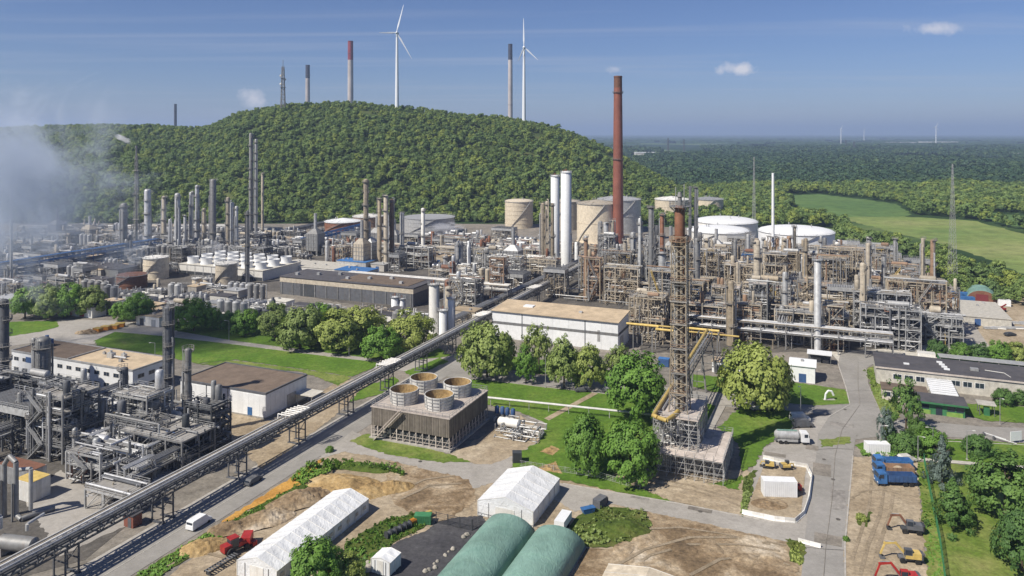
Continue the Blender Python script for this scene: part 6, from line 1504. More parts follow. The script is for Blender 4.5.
    # yellow gas line on its bridge
    o = thing('gas_line_bridge', 'yellow gas main on a truss bridge leading to the flare', 'pipe bridge', gw(-38.6, 177.5), GRZ); L = 84
    pipe('gas_main', (0, 0, 13.6), (0, L, 13.6), 0.5, 'yellow', o)
    part('gas_elbow', MB().path([(0, 0.2, 13.6), (1.2, -0.8, 13.6), (3.2, -0.8, 13.2), (4.2, 3, 13.2), (4.6, 6.5, 13.2)], 0.5, 10), 'yellow', o, True)
    pipe('pipe', (1.0, 6, 13.3), (1.0, L, 13.3), 0.22, 'galv', o)
    for x in (-0.7, 1.6):
        mb = MB(); mb.bar((x, 16, 12.7), (x, L, 12.7), 0.22, 0.26); mb.bar((x, 16, 10.9), (x, L, 10.9), 0.2, 0.24)
        for k in range(26):
            a, e = 16 + 68 * k / 26, 16 + 68 * (k + 1) / 26; mb.bar((x, a, 10.9 if k % 2 else 12.7), (x, e, 12.7 if k % 2 else 10.9), 0.14)
        part('side_truss', mb, 'steel', o)
    tb = MB()
    for x in (-0.9, 1.8): tb.bar((x * 1.6, -0.8, 0), (x, 0, 10.9), 0.3); tb.bar((x * 1.6, 0.8, 0), (x, 0, 10.9), 0.3)
    for z in (3, 6, 9): tb.bar((-1.3, 0, z), (2.3, 0, z), 0.18)
    tm = tb.mesh('trestle', 'steel')
    for y in (40, 62, 82): put('trestle', tm, o, (0, y, 0))
flare_tower()
# yellow mains at the edge of the eastern unit
o = thing('yellow_mains', 'yellow gas mains zigzagging along the unit edge behind the flare', 'pipe run', gw(-70, 276), GRZ)
part('upper_main', MB().path([(0, 0, 9.5), (12, 0, 9.5), (12, -4, 9.5), (20, -4, 9.5), (20, -4, 11), (34, -4, 11)], 0.42, 10), 'yellow', o, True)
part('lower_main', MB().path([(4, 6, 8.2), (22, 6, 8.2), (22, 2, 8.2), (40, 2, 8.2)], 0.32, 10), 'yellow', o, True)
for x in (3, 10, 18, 26, 33): part('support', MB().box((x, -2, 4.5), (0.3, 0.3, 9)).box((x, 1, 8.6), (0.25, 7, 0.25)).box((x, 4, 4.2), (0.3, 0.3, 8.4)), 'steel', o)
# scaffolded end of the eastern unit
for k, (r, u, L, W, h) in enumerate(((10, 312, 20, 10, [4, 8, 12, 15]), (31, 324, 14, 10, [4, 8, 11]), (8, 326, 20, 9, [5, 10, 14, 18]), (-20, 306, 26, 8, [4, 8, 12]), (-52, 300, 24, 8, [5, 9, 13]), (-75, 300, 20, 9, [5, 10, 14]))):
    steel_frame(r, u, L, W, h, 'grey' if k < 3 else 'tan', 500 + k, ['pale grey scaffolded four-deck structure at the plant road', 'scaffolded three-deck structure at the outer corner of the end unit', 'tallest scaffolded structure behind the plant road', 'tan three-deck structure beside the galvanised stack', 'tan three-deck structure facing the flare lawn', 'tan three-deck structure beside the white hall'][k], smat='galv' if k < 3 else 'sand', deckp=0.75, dens=1.5)
# boxy scaffolded tower, centre
steel_frame(0, 0, 7, 7, [4, 8, 12, 16, 20], 'tan', 601, 'boxy rust brown scaffold tower in the central unit', smat='rustlight', deckp=0.9, loc=G(490, 300), dens=1.6)
steel_frame(0, 0, 9, 7, [5, 10, 15, 20, 25], 'grey', 602, 'tall grey access tower in front of the brick chimney', smat='steel', deckp=0.6, loc=G(598, 284))
steel_frame(0, 0, 8, 7, [5, 10, 15, 20, 25, 30], 'grey', 603, 'tall grey structure between the chimney and the flare tower', smat='galv', deckp=0.6, loc=G(645, 300))
steel_frame(0, 0, 9, 8, [6, 12, 18, 24], 'grey', 604, 'blue steel structure behind the flare tower', smat='bluesteel', deckp=0.5, loc=G(660, 322))
steel_frame(0, 0, 8, 8, [6, 12, 18, 22], 'mixed', 605, 'small bright blue steel structure before the white tanks', smat='bluepaint', deckp=0.5, loc=G(742, 300))
air_cooler(-62, 318, 24, 12, 11, 66, 'large grey fan cooler deck behind the yellow mains', None, 'galv', 'tan')
steel_frame(0, 0, 10, 9, [5, 10, 14, 19, 24], 'tan', 607, 'tan structure at the foot of the thin white stack', smat='sand', deckp=0.6, loc=G(764, 306))
# pipe line on low posts across the lawn
a, c = G(487, 406), G(655, 424); d = c - a; o = thing('lawn_pipeline', 'thin pale pipeline on posts crossing the lawn', 'pipeline', a, math.atan2(d.y, d.x)); Lp = d.length
for k, (y, z, rr) in enumerate(((0, 2.4, 0.13), (0.45, 2.4, 0.1), (0.85, 2.4, 0.15))): pipe('pipe', (0, y, z), (Lp, y, z), rr, 'galv' if k != 1 else 'offwhite', o)
for k in range(9): x = 1 + k * (Lp - 2) / 8; part('post', MB().box((x, 0.4, 1.1), (0.16, 0.16, 2.2)).box((x, 0.42, 2.24), (0.14, 1.3, 0.12)), 'galv', o)

# ================================================================== TENTS
def gable_tent(r0, r1, u0, u1, eave, ridge, mat, label, n, name='storage_tent', windows=0, wallmat=None):
    W, L = r1 - r0, u1 - u0; o = thing(name, label, 'tent', gw(r0, u0), GRZ); wm = wallmat or mat
    part('front_wall', MB().extrude([(0.06, 0), (W - 0.06, 0), (W - 0.06, eave), (W / 2, ridge), (0.06, eave)], 'y', 0, 0.08), wm, o)
    part('back_wall', MB().extrude([(0.06, 0), (W - 0.06, 0), (W - 0.06, eave), (W / 2, ridge), (0.06, eave)], 'y', L - 0.08, L), wm, o)
    for s in (0, 1): part('side_wall', MB().box((0.05 if s == 0 else W - 0.05, L / 2, eave / 2), (0.08, L - 0.2, eave)), wm, o)
    for k in range(n):
        a, c = L * k / n + 0.03, L * (k + 1) / n - 0.03
        for s in (-1, 1):
            x0, x1 = (W / 2 + s * (W / 2 + 0.15), W / 2); z0 = eave - 0.02; sag = 0.04
            ym = (a + c) / 2
            mb = MB(); mb.add([(x0, a, z0 + 0.05), (x0, ym, z0 - sag * 0.4 + 0.05), (x0, c, z0 + 0.05), (x1, c, ridge + 0.05), (x1, ym, ridge - sag * 0.3 + 0.05), (x1, a, ridge + 0.05), ((x0 + x1) / 2, a, (z0 + ridge) / 2 + 0.06), ((x0 + x1) / 2, ym, (z0 + ridge) / 2 - sag), ((x0 + x1) / 2, c, (z0 + ridge) / 2 + 0.06)],
                   [(0, 1, 7, 6), (1, 2, 8, 7), (6, 7, 4, 5), (7, 8, 3, 4)])
            part('roof_panel', mb, mat, o)
    for k in range(n + 1):
        y = L * k / n; y = min(max(y, 0.02), L - 0.02); mb = MB()
        mb.bar((-0.17, y, eave + 0.05), (W / 2, y, ridge + 0.06), 0.1, 0.05); mb.bar((W + 0.17, y, eave + 0.05), (W / 2, y, ridge + 0.06), 0.1, 0.05)
        mb.box((W + 0.06, y, eave / 2), (0.12, 0.14, eave)); mb.box((-0.06, y, eave / 2), (0.12, 0.14, eave)); part('arch_rib', mb, 'offwhite', o)
    part('door', MB().box((W * 0.5, -0.06, 1.3), (W * 0.34, 0.06, 2.6)), 'offwhite', o)
    for x in (W * 0.2, W * 0.8): part('front_post', MB().box((x, -0.06, eave * 0.5), (0.1, 0.1, eave)), 'galv', o)
    for k in range(windows):
        part('tarp_window', MB().box((W + 0.1, L * (k + 0.5) / windows, 1.5), (0.04, 1.0, 0.7)), 'galv', o)
    return o
gable_tent(-99.0, -90.2, 107.4, 136.2, 2.75, 4.15, 'tentwhite', 'long narrow white storage tent beside the soil heaps', 12, windows=10)
gable_tent(-68.2, -55.9, 143.8, 160.0, 3.1, 4.9, 'tentwhite', 'broad bright white tent behind the green tents', 5)
def barrel_tent(r0, r1, u0, u1, label):
    W, L = r1 - r0, u1 - u0; o = thing('barrel_tent', label, 'tent', gw(r0, u0), GRZ)
    ny, nx = 26, 14; V = []; F = []
    for j in range(ny + 1):
        t = j / ny; y = L * t; e = max(0.0, (y - (L - 2.6)) / 2.6); sc = math.sqrt(max(0, 1 - e * e * 0.75)) if e else 1.0
        for i in range(nx + 1):
            a = math.pi * i / nx; x = -math.cos(a); z = math.sin(a) ** 0.62
            V.append((W / 2 + x * W / 2 * 0.985 * (0.94 + 0.06 * sc), y, 0.25 + (4.15 - 0.06 * math.sin(y * 1.9) ** 2 - 0.05) * z * sc))
    for j in range(ny):
        for i in range(nx): F.append((j * (nx + 1) + i, j * (nx + 1) + i + 1, (j + 1) * (nx + 1) + i + 1, (j + 1) * (nx + 1) + i))
    part('canopy', MB().add(V, F), 'greentent', o, True)
    e0 = ny * (nx + 1); part('end_wall', MB().add([V[e0 + i] for i in range(nx + 1)] + [(V[e0 + i][0], L, 0.0) for i in range(nx + 1)], [(i, i + 1, nx + 2 + i, nx + 1 + i) for i in range(nx)]), 'greentent', o)
    for k in range(7):
        y = L * k / 7; mb = MB()
        for i in range(nx):
            a, c = V[int(k * ny / 7) * (nx + 1) + i], V[int(k * ny / 7) * (nx + 1) + i + 1]; mb.bar((a[0], a[1], a[2] + 0.01), (c[0], c[1], c[2] + 0.01), 0.1, 0.07)
        part('seam', mb, 'greentent', o)
    for s in (0, W): part('ground_rail', MB().box((s, L / 2, 0.16), (0.25, L, 0.32)), 'steel', o)
barrel_tent(-64.0, -54.0, 98, 141.0, 'faded green barrel tent next to the asphalt storage yard')
barrel_tent(-53.6, -43.6, 98, 140.6, 'faded green barrel tent next to the bare soil field')
o = gable_tent(-36.5, -22, 118, 131.5, 3.2, 4.2, 'cream', 'cream topped tent corner beside the bare soil field', 5)

# ================================================================== SOIL HEAPS
def heap(px, py, w, d, h, mat, label, seed=1, rz=0.0, name='soil_heap', n=30):
    rg = random.Random(seed); p = G(px, py); V = []; F = []; off = rg.uniform(0, 50)
    for j in range(n + 1):
        for i in range(n + 1):
            x, y = (i / n - 0.5) * w, (j / n - 0.5) * d; e = math.hypot(x / w * 2, y / d * 2)
            e += 0.22 * mnoise.noise(Vector((x * 0.18 + off, y * 0.18, 0))); z = max(0.0, 1 - e) ** 0.75 * h
            z *= 1 + 0.5 * mnoise.noise(Vector((x * 0.3, y * 0.3 + off, 2))); z += min(z, 0.6) * 0.6 * mnoise.noise(Vector((x * 1.1, y * 1.1, off)))
            V.append((x, y, z - 0.03 if z <= 0.0 else z + 0.12))
    for j in range(n):
        for i in range(n): F.append((j * (n + 1) + i, j * (n + 1) + i + 1, (j + 1) * (n + 1) + i + 1, (j + 1) * (n + 1) + i))
    keep = [f for f in F if max(V[i][2] for i in f) > 0.0]
    o = part(name, MB().add(V, keep), mat, None, False, p, rz); tag(o, label, 'heap'); return o
heap(345, 486, 23, 11, 1.7, 'ochre', 'wide ochre soil heap beside the long white tent', 1, GRZ)
heap(388, 489, 12, 6, 1.4, 'ochre', 'smaller ochre heap next to the excavated yard', 2, 0.2)
heap(300, 500, 15, 9, 2.0, 'dirt', 'brown heap overgrown at its foot between road and tent', 3, 0.6)
heap(264, 520, 13, 8, 1.8, 'dirt', 'brown earth heap with dry brush beside the long tent', 4, 0.5)
heap(205, 548, 9, 6, 1.4, 'ochre', 'small sandy heap near the red machine', 5, 0.4)
heap(228, 530, 8, 6, 1.6, 'dirt', 'dark brush heap behind the red machine', 6, 0.2)
heap(551, 451, 4, 2.4, 0.7, 'ochre', 'small pile of sand on the lawn', 7)
heap(548, 469, 4.5, 3, 0.7, 'ochre', 'second small pile of sand behind the bright white tent', 8)
heap(620, 530, 13, 7, 1.5, 'weeds', 'low grassy mound beside the green tents', 9)
heap(770, 505, 8, 5, 0.6, 'dirt', 'low spread of sand inside the walled pit', 10)
heap(360, 468, 16, 4, 1.1, 'weeds', 'grassy bank behind the ochre heap', 11, -0.25)
for k in range(10):
    heap(random.Random(k).uniform(600, 780), 540 + (k % 4) * 9, 6, 4, 0.35, 'dirt', 'low spoil ridge on the bare soil field', 20 + k, k, n=14)['group'] = 'spoil ridges on the soil field'

# ================================================================== VEHICLES AND MACHINES
def wheels(o, spots, R=0.45, w=0.3):
    tm = UNIT.get(('wheel', R, w))
    if tm is None:
        tm = MB().lathe((0, 0, 0), [(R * 0.55, -w / 2), (R * 0.95, -w / 2), (R, -w * 0.35), (R, w * 0.35), (R * 0.95, w / 2), (R * 0.55, w / 2)], 18, 'y').mesh('tyre', 'tyre', True); UNIT[('wheel', R, w)] = tm
        UNIT[('rim', R, w)] = MB().lathe((0, 0, 0), [(R * 0.2, -w * 0.42), (R * 0.56, -w * 0.5), (R * 0.56, w * 0.5), (R * 0.2, w * 0.42)], 12, 'y').mesh('rim', 'galv', True)
    for x, y in spots:
        e = put('wheel', tm, o, (x, y, R)); put('rim', UNIT[('rim', R, w)], e)
def van(loc, rz, mat, label, L=5.2, W=2.0, H=2.1, car=False):
    o = thing('parked_car' if car else 'delivery_van', label, 'car' if car else 'van', loc, rz)
    pr = [(-L / 2, 0.45), (-L / 2, 1.0), (-L / 2 + 0.2, 1.05), (-L * 0.3, H * 0.98), (L * 0.16, H), (L * 0.34, 1.1), (L / 2 - 0.1, 0.95), (L / 2, 0.45)] if car else [(-L / 2, 0.45), (-L / 2, H * 0.55), (-L / 2 + 0.18, H * 0.97), (-L / 2 + 0.5, H), (L * 0.2, H), (L * 0.36, 1.25), (L / 2 - 0.05, 1.0), (L / 2, 0.45)]
    mb = MB(); n = len(pr); vs = []
    for y, k in ((-W / 2, 0.0), (-W / 2 + 0.12, 1.0), (W / 2 - 0.12, 1.0), (W / 2, 0.0)):
        for x, z in pr: vs.append((x * (1.0 if k else 0.985), y, z if k else min(z, 1.05) if z > 1.05 else z))
    fs = [(r * n + i, r * n + (i + 1) % n, (r + 1) * n + (i + 1) % n, (r + 1) * n + i) for r in range(3) for i in range(n)] + [tuple(range(n)), tuple(range(3 * n, 4 * n))]
    part('body', mb.add(vs, fs), mat, o)
    zt, zb = H * 0.92, 1.12
    part('windscreen', MB().add([(L * 0.355, -W * 0.42, zb + 0.1), (L * 0.355, W * 0.42, zb + 0.1), (L * 0.205, W * 0.4, zt), (L * 0.205, -W * 0.4, zt)], [(0, 1, 2, 3)]), 'glass', o)
    for s in (-1, 1):
        part('side_window', MB().add([(-L * 0.36, s * (W * 0.455), zb + 0.05), (L * 0.28, s * (W * 0.455), zb + 0.05), (L * 0.17, s * (W * 0.44), zt), (-L * 0.33, s * (W * 0.44), zt)], [(0, 1, 2, 3)]), 'glass', o)
        part('headlight', MB().box((L / 2 - 0.04, s * W * 0.34, 0.8), (0.1, 0.35, 0.2)), 'white', o)
    part('rear_window', MB().box((-L / 2 + 0.1, 0, H * 0.75), (0.1, W * 0.75, 0.5)), 'glass', o)
    part('bumper', MB().box((L / 2, 0, 0.5), (0.16, W * 0.94, 0.25)), 'charcoal', o)
    wheels(o, [(L * 0.32, W / 2 - 0.12), (L * 0.32, -W / 2 + 0.12), (-L * 0.3, W / 2 - 0.12), (-L * 0.3, -W / 2 + 0.12)], 0.36, 0.24); return o
U_RZ = math.atan2(UV.y, UV.x)
van(G(199, 526), U_RZ, 'white', 'white van parked on the road beside the pipe bridge')
van(G(253, 483), U_RZ, 'charcoal', 'dark grey car on the road in the shade of the bridge', 4.5, 1.8, 1.5, True)
van(G(772, 410), 0.1, 'charcoal', 'dark car parked in the tree shade by the service road', 4.4, 1.8, 1.5, True)
van(G(758, 410), 0.1, 'galv', 'silver car parked beside the dark car in the shade', 4.4, 1.8, 1.5, True)
van(G(803, 427), 0.05, 'charcoal', 'dark grey van parked behind the tanker truck', 5.5, 2.0, 2.2)
van(G(800, 421), 0.05, 'offwhite', 'pale van parked at the lawn edge by the lamp post', 5.5, 2.0, 2.3)
van(G(1010, 336), 0.2, 'dark', 'black car in the works yard', 4.5, 1.8, 1.5, True)
van(G(906, 462), 0.15, 'offwhite', 'white and orange pickup beside the blue tipper trucks', 4.8, 1.9, 1.8, True)
for k, px in enumerate((622, 650)): van(G(px - 40, 392), 0.1, ('charcoal', 'galv')[k], ('black car', 'grey car')[k] + ' parked under the clipped trees by the white hall', 4.4, 1.8, 1.5, True)
def truck(loc, rz, cab, body, label, kind='tipper', L=8.4, load=None):
    o = thing(kind + '_truck', label, 'truck', loc, rz); W = 2.5
    part('chassis', MB().box((-0.2, 0, 0.85), (L - 0.8, 1.0, 0.3)), 'charcoal', o)
    cx = L / 2 - 1.0
    c = part('cab', MB().extrude([(cx - 1.0, 0.75), (cx + 1.0, 0.75), (cx + 1.0, 1.9), (cx + 0.8, 3.0), (cx - 0.9, 3.1), (cx - 1.0, 2.9)], 'x', 0, 0) if False else MB().add(*(lambda pr: ([(x, s * (W / 2 - (0.06 if z > 2 else 0)), z) for s in (-1, 1) for x, z in pr], [tuple(range(5, -1, -1)), tuple(range(6, 12))] + [(i, (i + 1) % 6, 6 + (i + 1) % 6, 6 + i) for i in range(6)]))([(cx - 1.0, 0.75), (cx + 1.0, 0.75), (cx + 1.0, 1.9), (cx + 0.8, 3.0), (cx - 0.9, 3.1), (cx - 1.0, 2.9)])), cab, o)
    part('windscreen', MB().add([(cx + 1.02, -1.1, 1.95), (cx + 1.02, 1.1, 1.95), (cx + 0.84, 1.05, 2.9), (cx + 0.84, -1.05, 2.9)], [(0, 1, 2, 3)]), 'glass', c)
    for s in (-1, 1): part('side_window', MB().box((cx + 0.2, s * 1.225, 2.35), (0.9, 0.06, 0.8)), 'glass', c); part('headlight', MB().box((cx + 1.02, s * 0.9, 1.0), (0.06, 0.4, 0.22)), 'white', c); part('mirror', MB().box((cx + 0.9, s * 1.42, 2.3), (0.1, 0.2, 0.6)), 'dark', c)
    part('bumper', MB().box((cx + 1.03, 0, 0.62), (0.18, 2.4, 0.4)), 'charcoal', o)
    bl = L - 2.6; bx = -1.0 + (L - 8.4) * -0.1
    if kind == 'tipper':
        mb = MB(); x0, x1 = bx - bl / 2, bx + bl / 2
        mb.box((bx, 0, 1.25), (bl, W, 0.14))
        for s in (-1, 1): mb.box((bx, s * (W / 2 - 0.05), 1.95), (bl, 0.1, 1.28))
        mb.box((x0 + 0.05, 0, 1.95), (0.1, W - 0.2, 1.28)); mb.box((x1 - 0.05, 0, 2.1), (0.1, W - 0.2, 1.58)); part('tipper_body', mb, body, o)
        mb = MB()
        for k in range(7): mb.box((x0 + 0.3 + k * (bl - 0.6) / 6, W / 2 + 0.03, 1.95), (0.12, 0.06, 1.28)); mb.box((x0 + 0.3 + k * (bl - 0.6) / 6, -W / 2 - 0.03, 1.95), (0.12, 0.06, 1.28))
        part('body_ribs', mb, body, o)
        if load: part('load', MB().lathe((bx, 0, 1.4), [(1.5, 0), (1.15, 0.55), (0.6, 0.95), (0.1, 1.05)], 16), load, o)
    else:
        o2 = put('tank_barrel', drum_mb(1.12, bl - 0.6, 'x').mesh('tank_barrel', body, True), o, (bx, 0, 2.15))
        mb = MB()
        for k in range(6): mb.lathe((bx - (bl - 1) / 2 + k * (bl - 1) / 5, 0, 2.15), [(1.12, -0.06), (1.17, -0.06), (1.17, 0.06), (1.12, 0.06)], 18, 'x')
        part('barrel_hoops', mb, 'galv', o); part('roof_walkway', MB().box((bx, 0, 3.3), (bl - 1, 0.8, 0.08)), 'greentent', o); part('underrun', MB().box((bx, 0, 0.95), (bl - 1, 2.3, 0.5)), 'galv', o)
    rx = bx - bl * 0.3
    wheels(o, [(cx - 0.1, 1.05), (cx - 0.1, -1.05), (rx, 1.05), (rx, -1.05), (rx + 1.3, 1.05), (rx + 1.3, -1.05)], 0.52, 0.36); return o
truck(G(791, 443), -0.10, 'white', 'galv', 'white tanker truck parked beside the main road', 'tanker', 8.6)
truck(G(893, 469.5), math.pi - 0.1, 'bluepaint', 'bluepaint', 'blue tipper truck parked nearest the white site container'.replace('nearest', 'beside'), 'tipper', 8.8)
truck(G(894, 476.5), math.pi - 0.08, 'bluepaint', 'rustlight', 'blue tipper truck with a brown body between two others', 'tipper', 8.8, 'dirt')
truck(G(896, 485), math.pi - 0.06, 'bluepaint', 'bluesteel', 'blue tipper truck at the open end of the row', 'tipper', 8.8)
def excavator(loc, rz, mat, label, boom=1.0, wheeled=False, dark='charcoal', reach=1.0, sz=0.86, arm=None):
    o = thing('excavator', label, 'excavator', loc, rz)
    if wheeled:
        part('undercarriage', MB().box((0, 0, 0.95), (4.2, 1.6, 0.5)), dark, o); wheels(o, [(1.5, 1.0), (1.5, -1.0), (-1.5, 1.0), (-1.5, -1.0)], 0.6, 0.45)
    else:
        for s in (-1, 1):
            part('track', MB().add(*(lambda pr: ([(x, s * 1.1 + t, z) for t in (-0.28, 0.28) for x, z in pr], [tuple(range(len(pr) - 1, -1, -1)), tuple(range(len(pr), 2 * len(pr)))] + [(i, (i + 1) % len(pr), len(pr) + (i + 1) % len(pr), len(pr) + i) for i in range(len(pr))]))([(-1.9, 0.45), (-1.6, 0.05), (1.6, 0.05), (1.9, 0.45), (1.6, 0.85), (-1.6, 0.85)])), 'tyre', o)
        part('undercarriage', MB().box((0, 0, 0.6), (1.8, 1.8, 0.5)), dark, o)
    part('turntable', MB().lathe((0, 0, 0.95), [(0.7, 0), (0.7, 0.3)], 16), dark, o)
    part('house', MB().prism([(-2.2, -1.2), (-2.4, -0.8), (-2.4, 0.8), (-2.2, 1.2), (1.0, 1.2), (1.0, -1.2)], 1.25, 1.95).box((-1.2, 0.2, 2.2), (2.0, 1.9, 0.5)), mat, o)
    part('counterweight', MB().prism([(-2.5, -1.25), (-2.9, -0.7), (-2.9, 0.7), (-2.5, 1.25), (-2.2, 1.25), (-2.2, -1.25)], 1.2, 2.3), dark, o)
    c = part('cab', MB().box((0.35, 0.68, 2.4), (1.5, 0.98, 1.7)), mat if mat != 'yellow' else 'charcoal', o)
    part('window', MB().box((1.12, 0.68, 2.55), (0.05, 0.8, 1.2)), 'glass', c); part('window', MB().box((0.4, 1.19, 2.6), (1.2, 0.05, 0.95)), 'glass', c); part('window', MB().box((0.4, 0.17, 2.6), (1.2, 0.05, 0.95)), 'glass', c)
    A, B, Cc, D = (0.8, -0.3, 1.7), (2.4 * reach, -0.3, 4.0 * boom), (4.6 * reach, -0.3, 3.6 * boom), (5.2 * reach, -0.3, 1.0)
    part('boom', MB().bar(A, B, 0.34, 0.5).bar(B, Cc, 0.3, 0.42), arm or mat, o); part('stick', MB().bar((Cc[0] - 0.4, Cc[1], Cc[2] + 0.3), D, 0.26, 0.32), arm or mat, o)
    part('hydraulic_ram', MB().tube((1.0, -0.3, 1.4), (2.2 * reach, -0.3, 3.2 * boom), 0.1, 8).tube((2.6 * reach, -0.3, 4.2 * boom), (4.3 * reach, -0.3, 4.1 * boom), 0.09, 8), 'galv', o)
    part('bucket', MB().add([(D[0] - 0.9, -0.9, 0.5), (D[0] - 0.9, 0.3, 0.5), (D[0] + 0.1, 0.3, 1.1), (D[0] + 0.1, -0.9, 1.1), (D[0] + 0.2, -0.9, 0.3), (D[0] + 0.2, 0.3, 0.3), (D[0] - 0.5, 0.3, 0.06), (D[0] - 0.5, -0.9, 0.06)], [(2, 3, 4, 5), (4, 5, 6, 7), (6, 7, 0, 1), (1, 2, 5, 6), (0, 3, 4, 7)]), dark, o)
    o.scale = (sz, sz, sz); return o
excavator(G(911, 533), math.pi - 0.25, 'charcoal', 'dark grey wheeled excavator with a rust red folded arm', 0.95, True, 'dark', 0.95, 0.86, 'rust')
excavator(G(909, 562), math.pi - 0.2, 'yellow', 'yellow excavator with a wide folded boom', 0.95, True, 'charcoal', 1.1)
excavator(G(905, 584), math.pi - 0.15, 'redpaint', 'red excavator with its boom raised at the lot', 1.0, False, 'charcoal', 1.1)
excavator(G(768, 468), math.pi - 0.3, 'yellow', 'small yellow digger at the corner of the walled pit', 0.6, False, 'charcoal', 0.55, 0.62)
excavator(G(787, 469.5), 0.1, 'yellow', 'small yellow digger with a bucket behind the white trailer', 0.6, False, 'charcoal', 0.55, 0.62)
# red loader by the long tent
o = thing('red_loader', 'bright red loader parked at the end of the long tent', 'tractor', G(236, 552), U_RZ - 0.3)
part('bonnet', MB().prism([(0.2, -0.6), (2.4, -0.5), (2.4, 0.5), (0.2, 0.6)], 1.0, 2.0), 'redpaint', o); part('cab', MB().box((-0.6, 0, 2.2), (1.6, 1.5, 1.7)), 'glass', o); part('cab_roof', MB().box((-0.6, 0, 3.1), (1.8, 1.7, 0.16)), 'redpaint', o)
part('rear_body', MB().box((-2.0, 0, 1.6), (1.6, 1.7, 1.2)), 'redpaint', o); part('chassis', MB().box((0, 0, 0.85), (4.6, 0.9, 0.5)), 'dark', o); part('shovel', MB().box((3.4, 0, 0.6), (0.9, 2.2, 0.8)), 'redpaint', o)
for s in (-0.7, 0.7): part('lift_arm', MB().bar((0.4, s, 1.9), (3.0, s, 0.8), 0.2, 0.3), 'redpaint', o)
wheels(o, [(1.7, 0.95), (1.7, -0.95)], 0.6, 0.45); wheels(o, [(-1.6, 1.05), (-1.6, -1.05)], 0.85, 0.55)
o = thing('farm_trailer', 'red box trailer standing next to the red loader', 'trailer', G(247, 545), U_RZ + 0.5)
part('box', MB().box((0, 0, 1.5), (3.0, 1.8, 1.3)), 'redpaint', o); part('drawbar', MB().bar((1.5, 0, 0.7), (2.8, 0, 0.5), 0.14), 'dark', o); wheels(o, [(0, 0.9), (0, -0.9)], 0.5, 0.3)
o = thing('conveyor_frame', 'black low steel conveyor lying before the red loader', 'conveyor', G(222, 567), U_RZ - 0.1)
for s in (-0.6, 0.6): part('side_rail', MB().box((0, s, 0.8), (7, 0.12, 0.3)), 'dark', o)
for k in range(12): part('roller', MB().tube((-3.2 + k * 0.58, -0.6, 0.9), (-3.2 + k * 0.58, 0.6, 0.9), 0.12, 8), 'charcoal', o)
for x in (-3, 0, 3): part('leg', MB().box((x, 0, 0.35), (0.14, 1.2, 0.7)), 'dark', o)
# equipment in the storage yard
for k in range(9):
    p = G(388 + k * 5.0, 538 - k * 2.5); yel = k >= 5
    o = thing('cable_reel' if not yel else 'wheeled_compressor', 'black cable reel in the row along the yard' if not yel else 'yellow wheeled compressor in the row along the yard', 'reel' if not yel else 'compressor', p, U_RZ - 0.4, 'black cable reels' if not yel else 'yellow compressors')
    if not yel:
        for s in (-0.45, 0.45): part('flange', MB().lathe((s, 0, 0.75), [(0.1, -0.05), (0.75, -0.05), (0.75, 0.05), (0.1, 0.05)], 18, 'x'), 'dark', o)
        part('cable_drum', MB().lathe((0, 0, 0.75), [(0.5, -0.42), (0.5, 0.42)], 16, 'x'), 'charcoal', o)
    else:
        part('hood', MB().extrude([(-0.5, 0.5), (0.5, 0.5), (0.5, 1.1), (0.3, 1.4), (-0.3, 1.4), (-0.5, 1.1)], 'x', -0.8, 0.8), 'orange' if k % 2 else 'yellow', o); part('drawbar', MB().bar((0.8, 0, 0.5), (1.7, 0, 0.4), 0.1), 'dark', o); wheels(o, [(0, 0.55), (0, -0.55)], 0.38, 0.2)
container(G(423, 523), GRZ + rad(20), 'greenpaint', 'green container at the end of the reel row', 3.4, 1.8, 1.7)
o = gable_tent(-77.2, -73.4, 117.6, 121.4, 2.5, 3.0, 'white', 'small white square tent at the edge of the storage yard', 2, 'small_tent')
for k in range(14):
    rg_ = random.Random(k); p = G(362 + rg_.uniform(0, 24), 562 + rg_.uniform(0, 10)); o = part('rubble_stone', MB().lathe((0, 0, 0), [(0.5, -0.1), (0.62, 0.25), (0.4, 0.6), (0.1, 0.7)], 7), 'stone', None, False, p, rg_.uniform(0, 6)); o.scale = (rg_.uniform(0.6, 1.3),) * 3; tag(o, 'grey rubble stone piled beside the small white tent', 'stone', 'rubble stones by the small tent')
for k in range(12):
    rg_ = random.Random(k + 50); t_ = rg_.random(); p = G(424 + t_ * 46 + rg_.uniform(-3, 1), 576 - t_ * 42 + rg_.uniform(-2, 2)); o = part('rubble_stone', MB().lathe((0, 0, 0), [(0.4, -0.1), (0.5, 0.2), (0.3, 0.5), (0.1, 0.6)], 7), 'stone', None, False, p, rg_.uniform(0, 6)); o.scale = (rg_.uniform(0.5, 1.1),) * 3; tag(o, 'grey rubble stone along the foot of the green tent', 'stone', 'rubble stones by the green tent')
o = thing('skip_container', 'blue open skip beside the grassy mound', 'skip', G(588, 513), 0.4)
o.scale = (0.75,) * 3
part('hull', MB().add([(-1.4, -0.8, 0.1), (1.4, -0.8, 0.1), (1.4, 0.8, 0.1), (-1.4, 0.8, 0.1), (-2.0, -0.95, 1.5), (2.0, -0.95, 1.5), (2.0, 0.95, 1.5), (-2.0, 0.95, 1.5)], [(0, 1, 2, 3), (0, 1, 5, 4), (1, 2, 6, 5), (2, 3, 7, 6), (3, 0, 4, 7)]), 'bluepaint', o)
part('cover', MB().box((0, 0, 1.55), (4.0, 1.95, 0.12)), 'bluepaint', o)
for s in (-1, 1): part('lifting_lug', MB().tube((0.9, s * 0.9, 0.8), (0.9, s * 1.1, 0.8), 0.1, 8), 'dark', o)
container(G(600, 506), 0.9, 'charcoal', 'dark grey bin next to the blue skip', 3, 1.8, 1.7, name='waste_bin')
container(G(517, 462), 0.0, 'dark', 'black box bin by the yard road behind the cooling tower', 2.2, 1.8, 2.4, name='waste_bin')
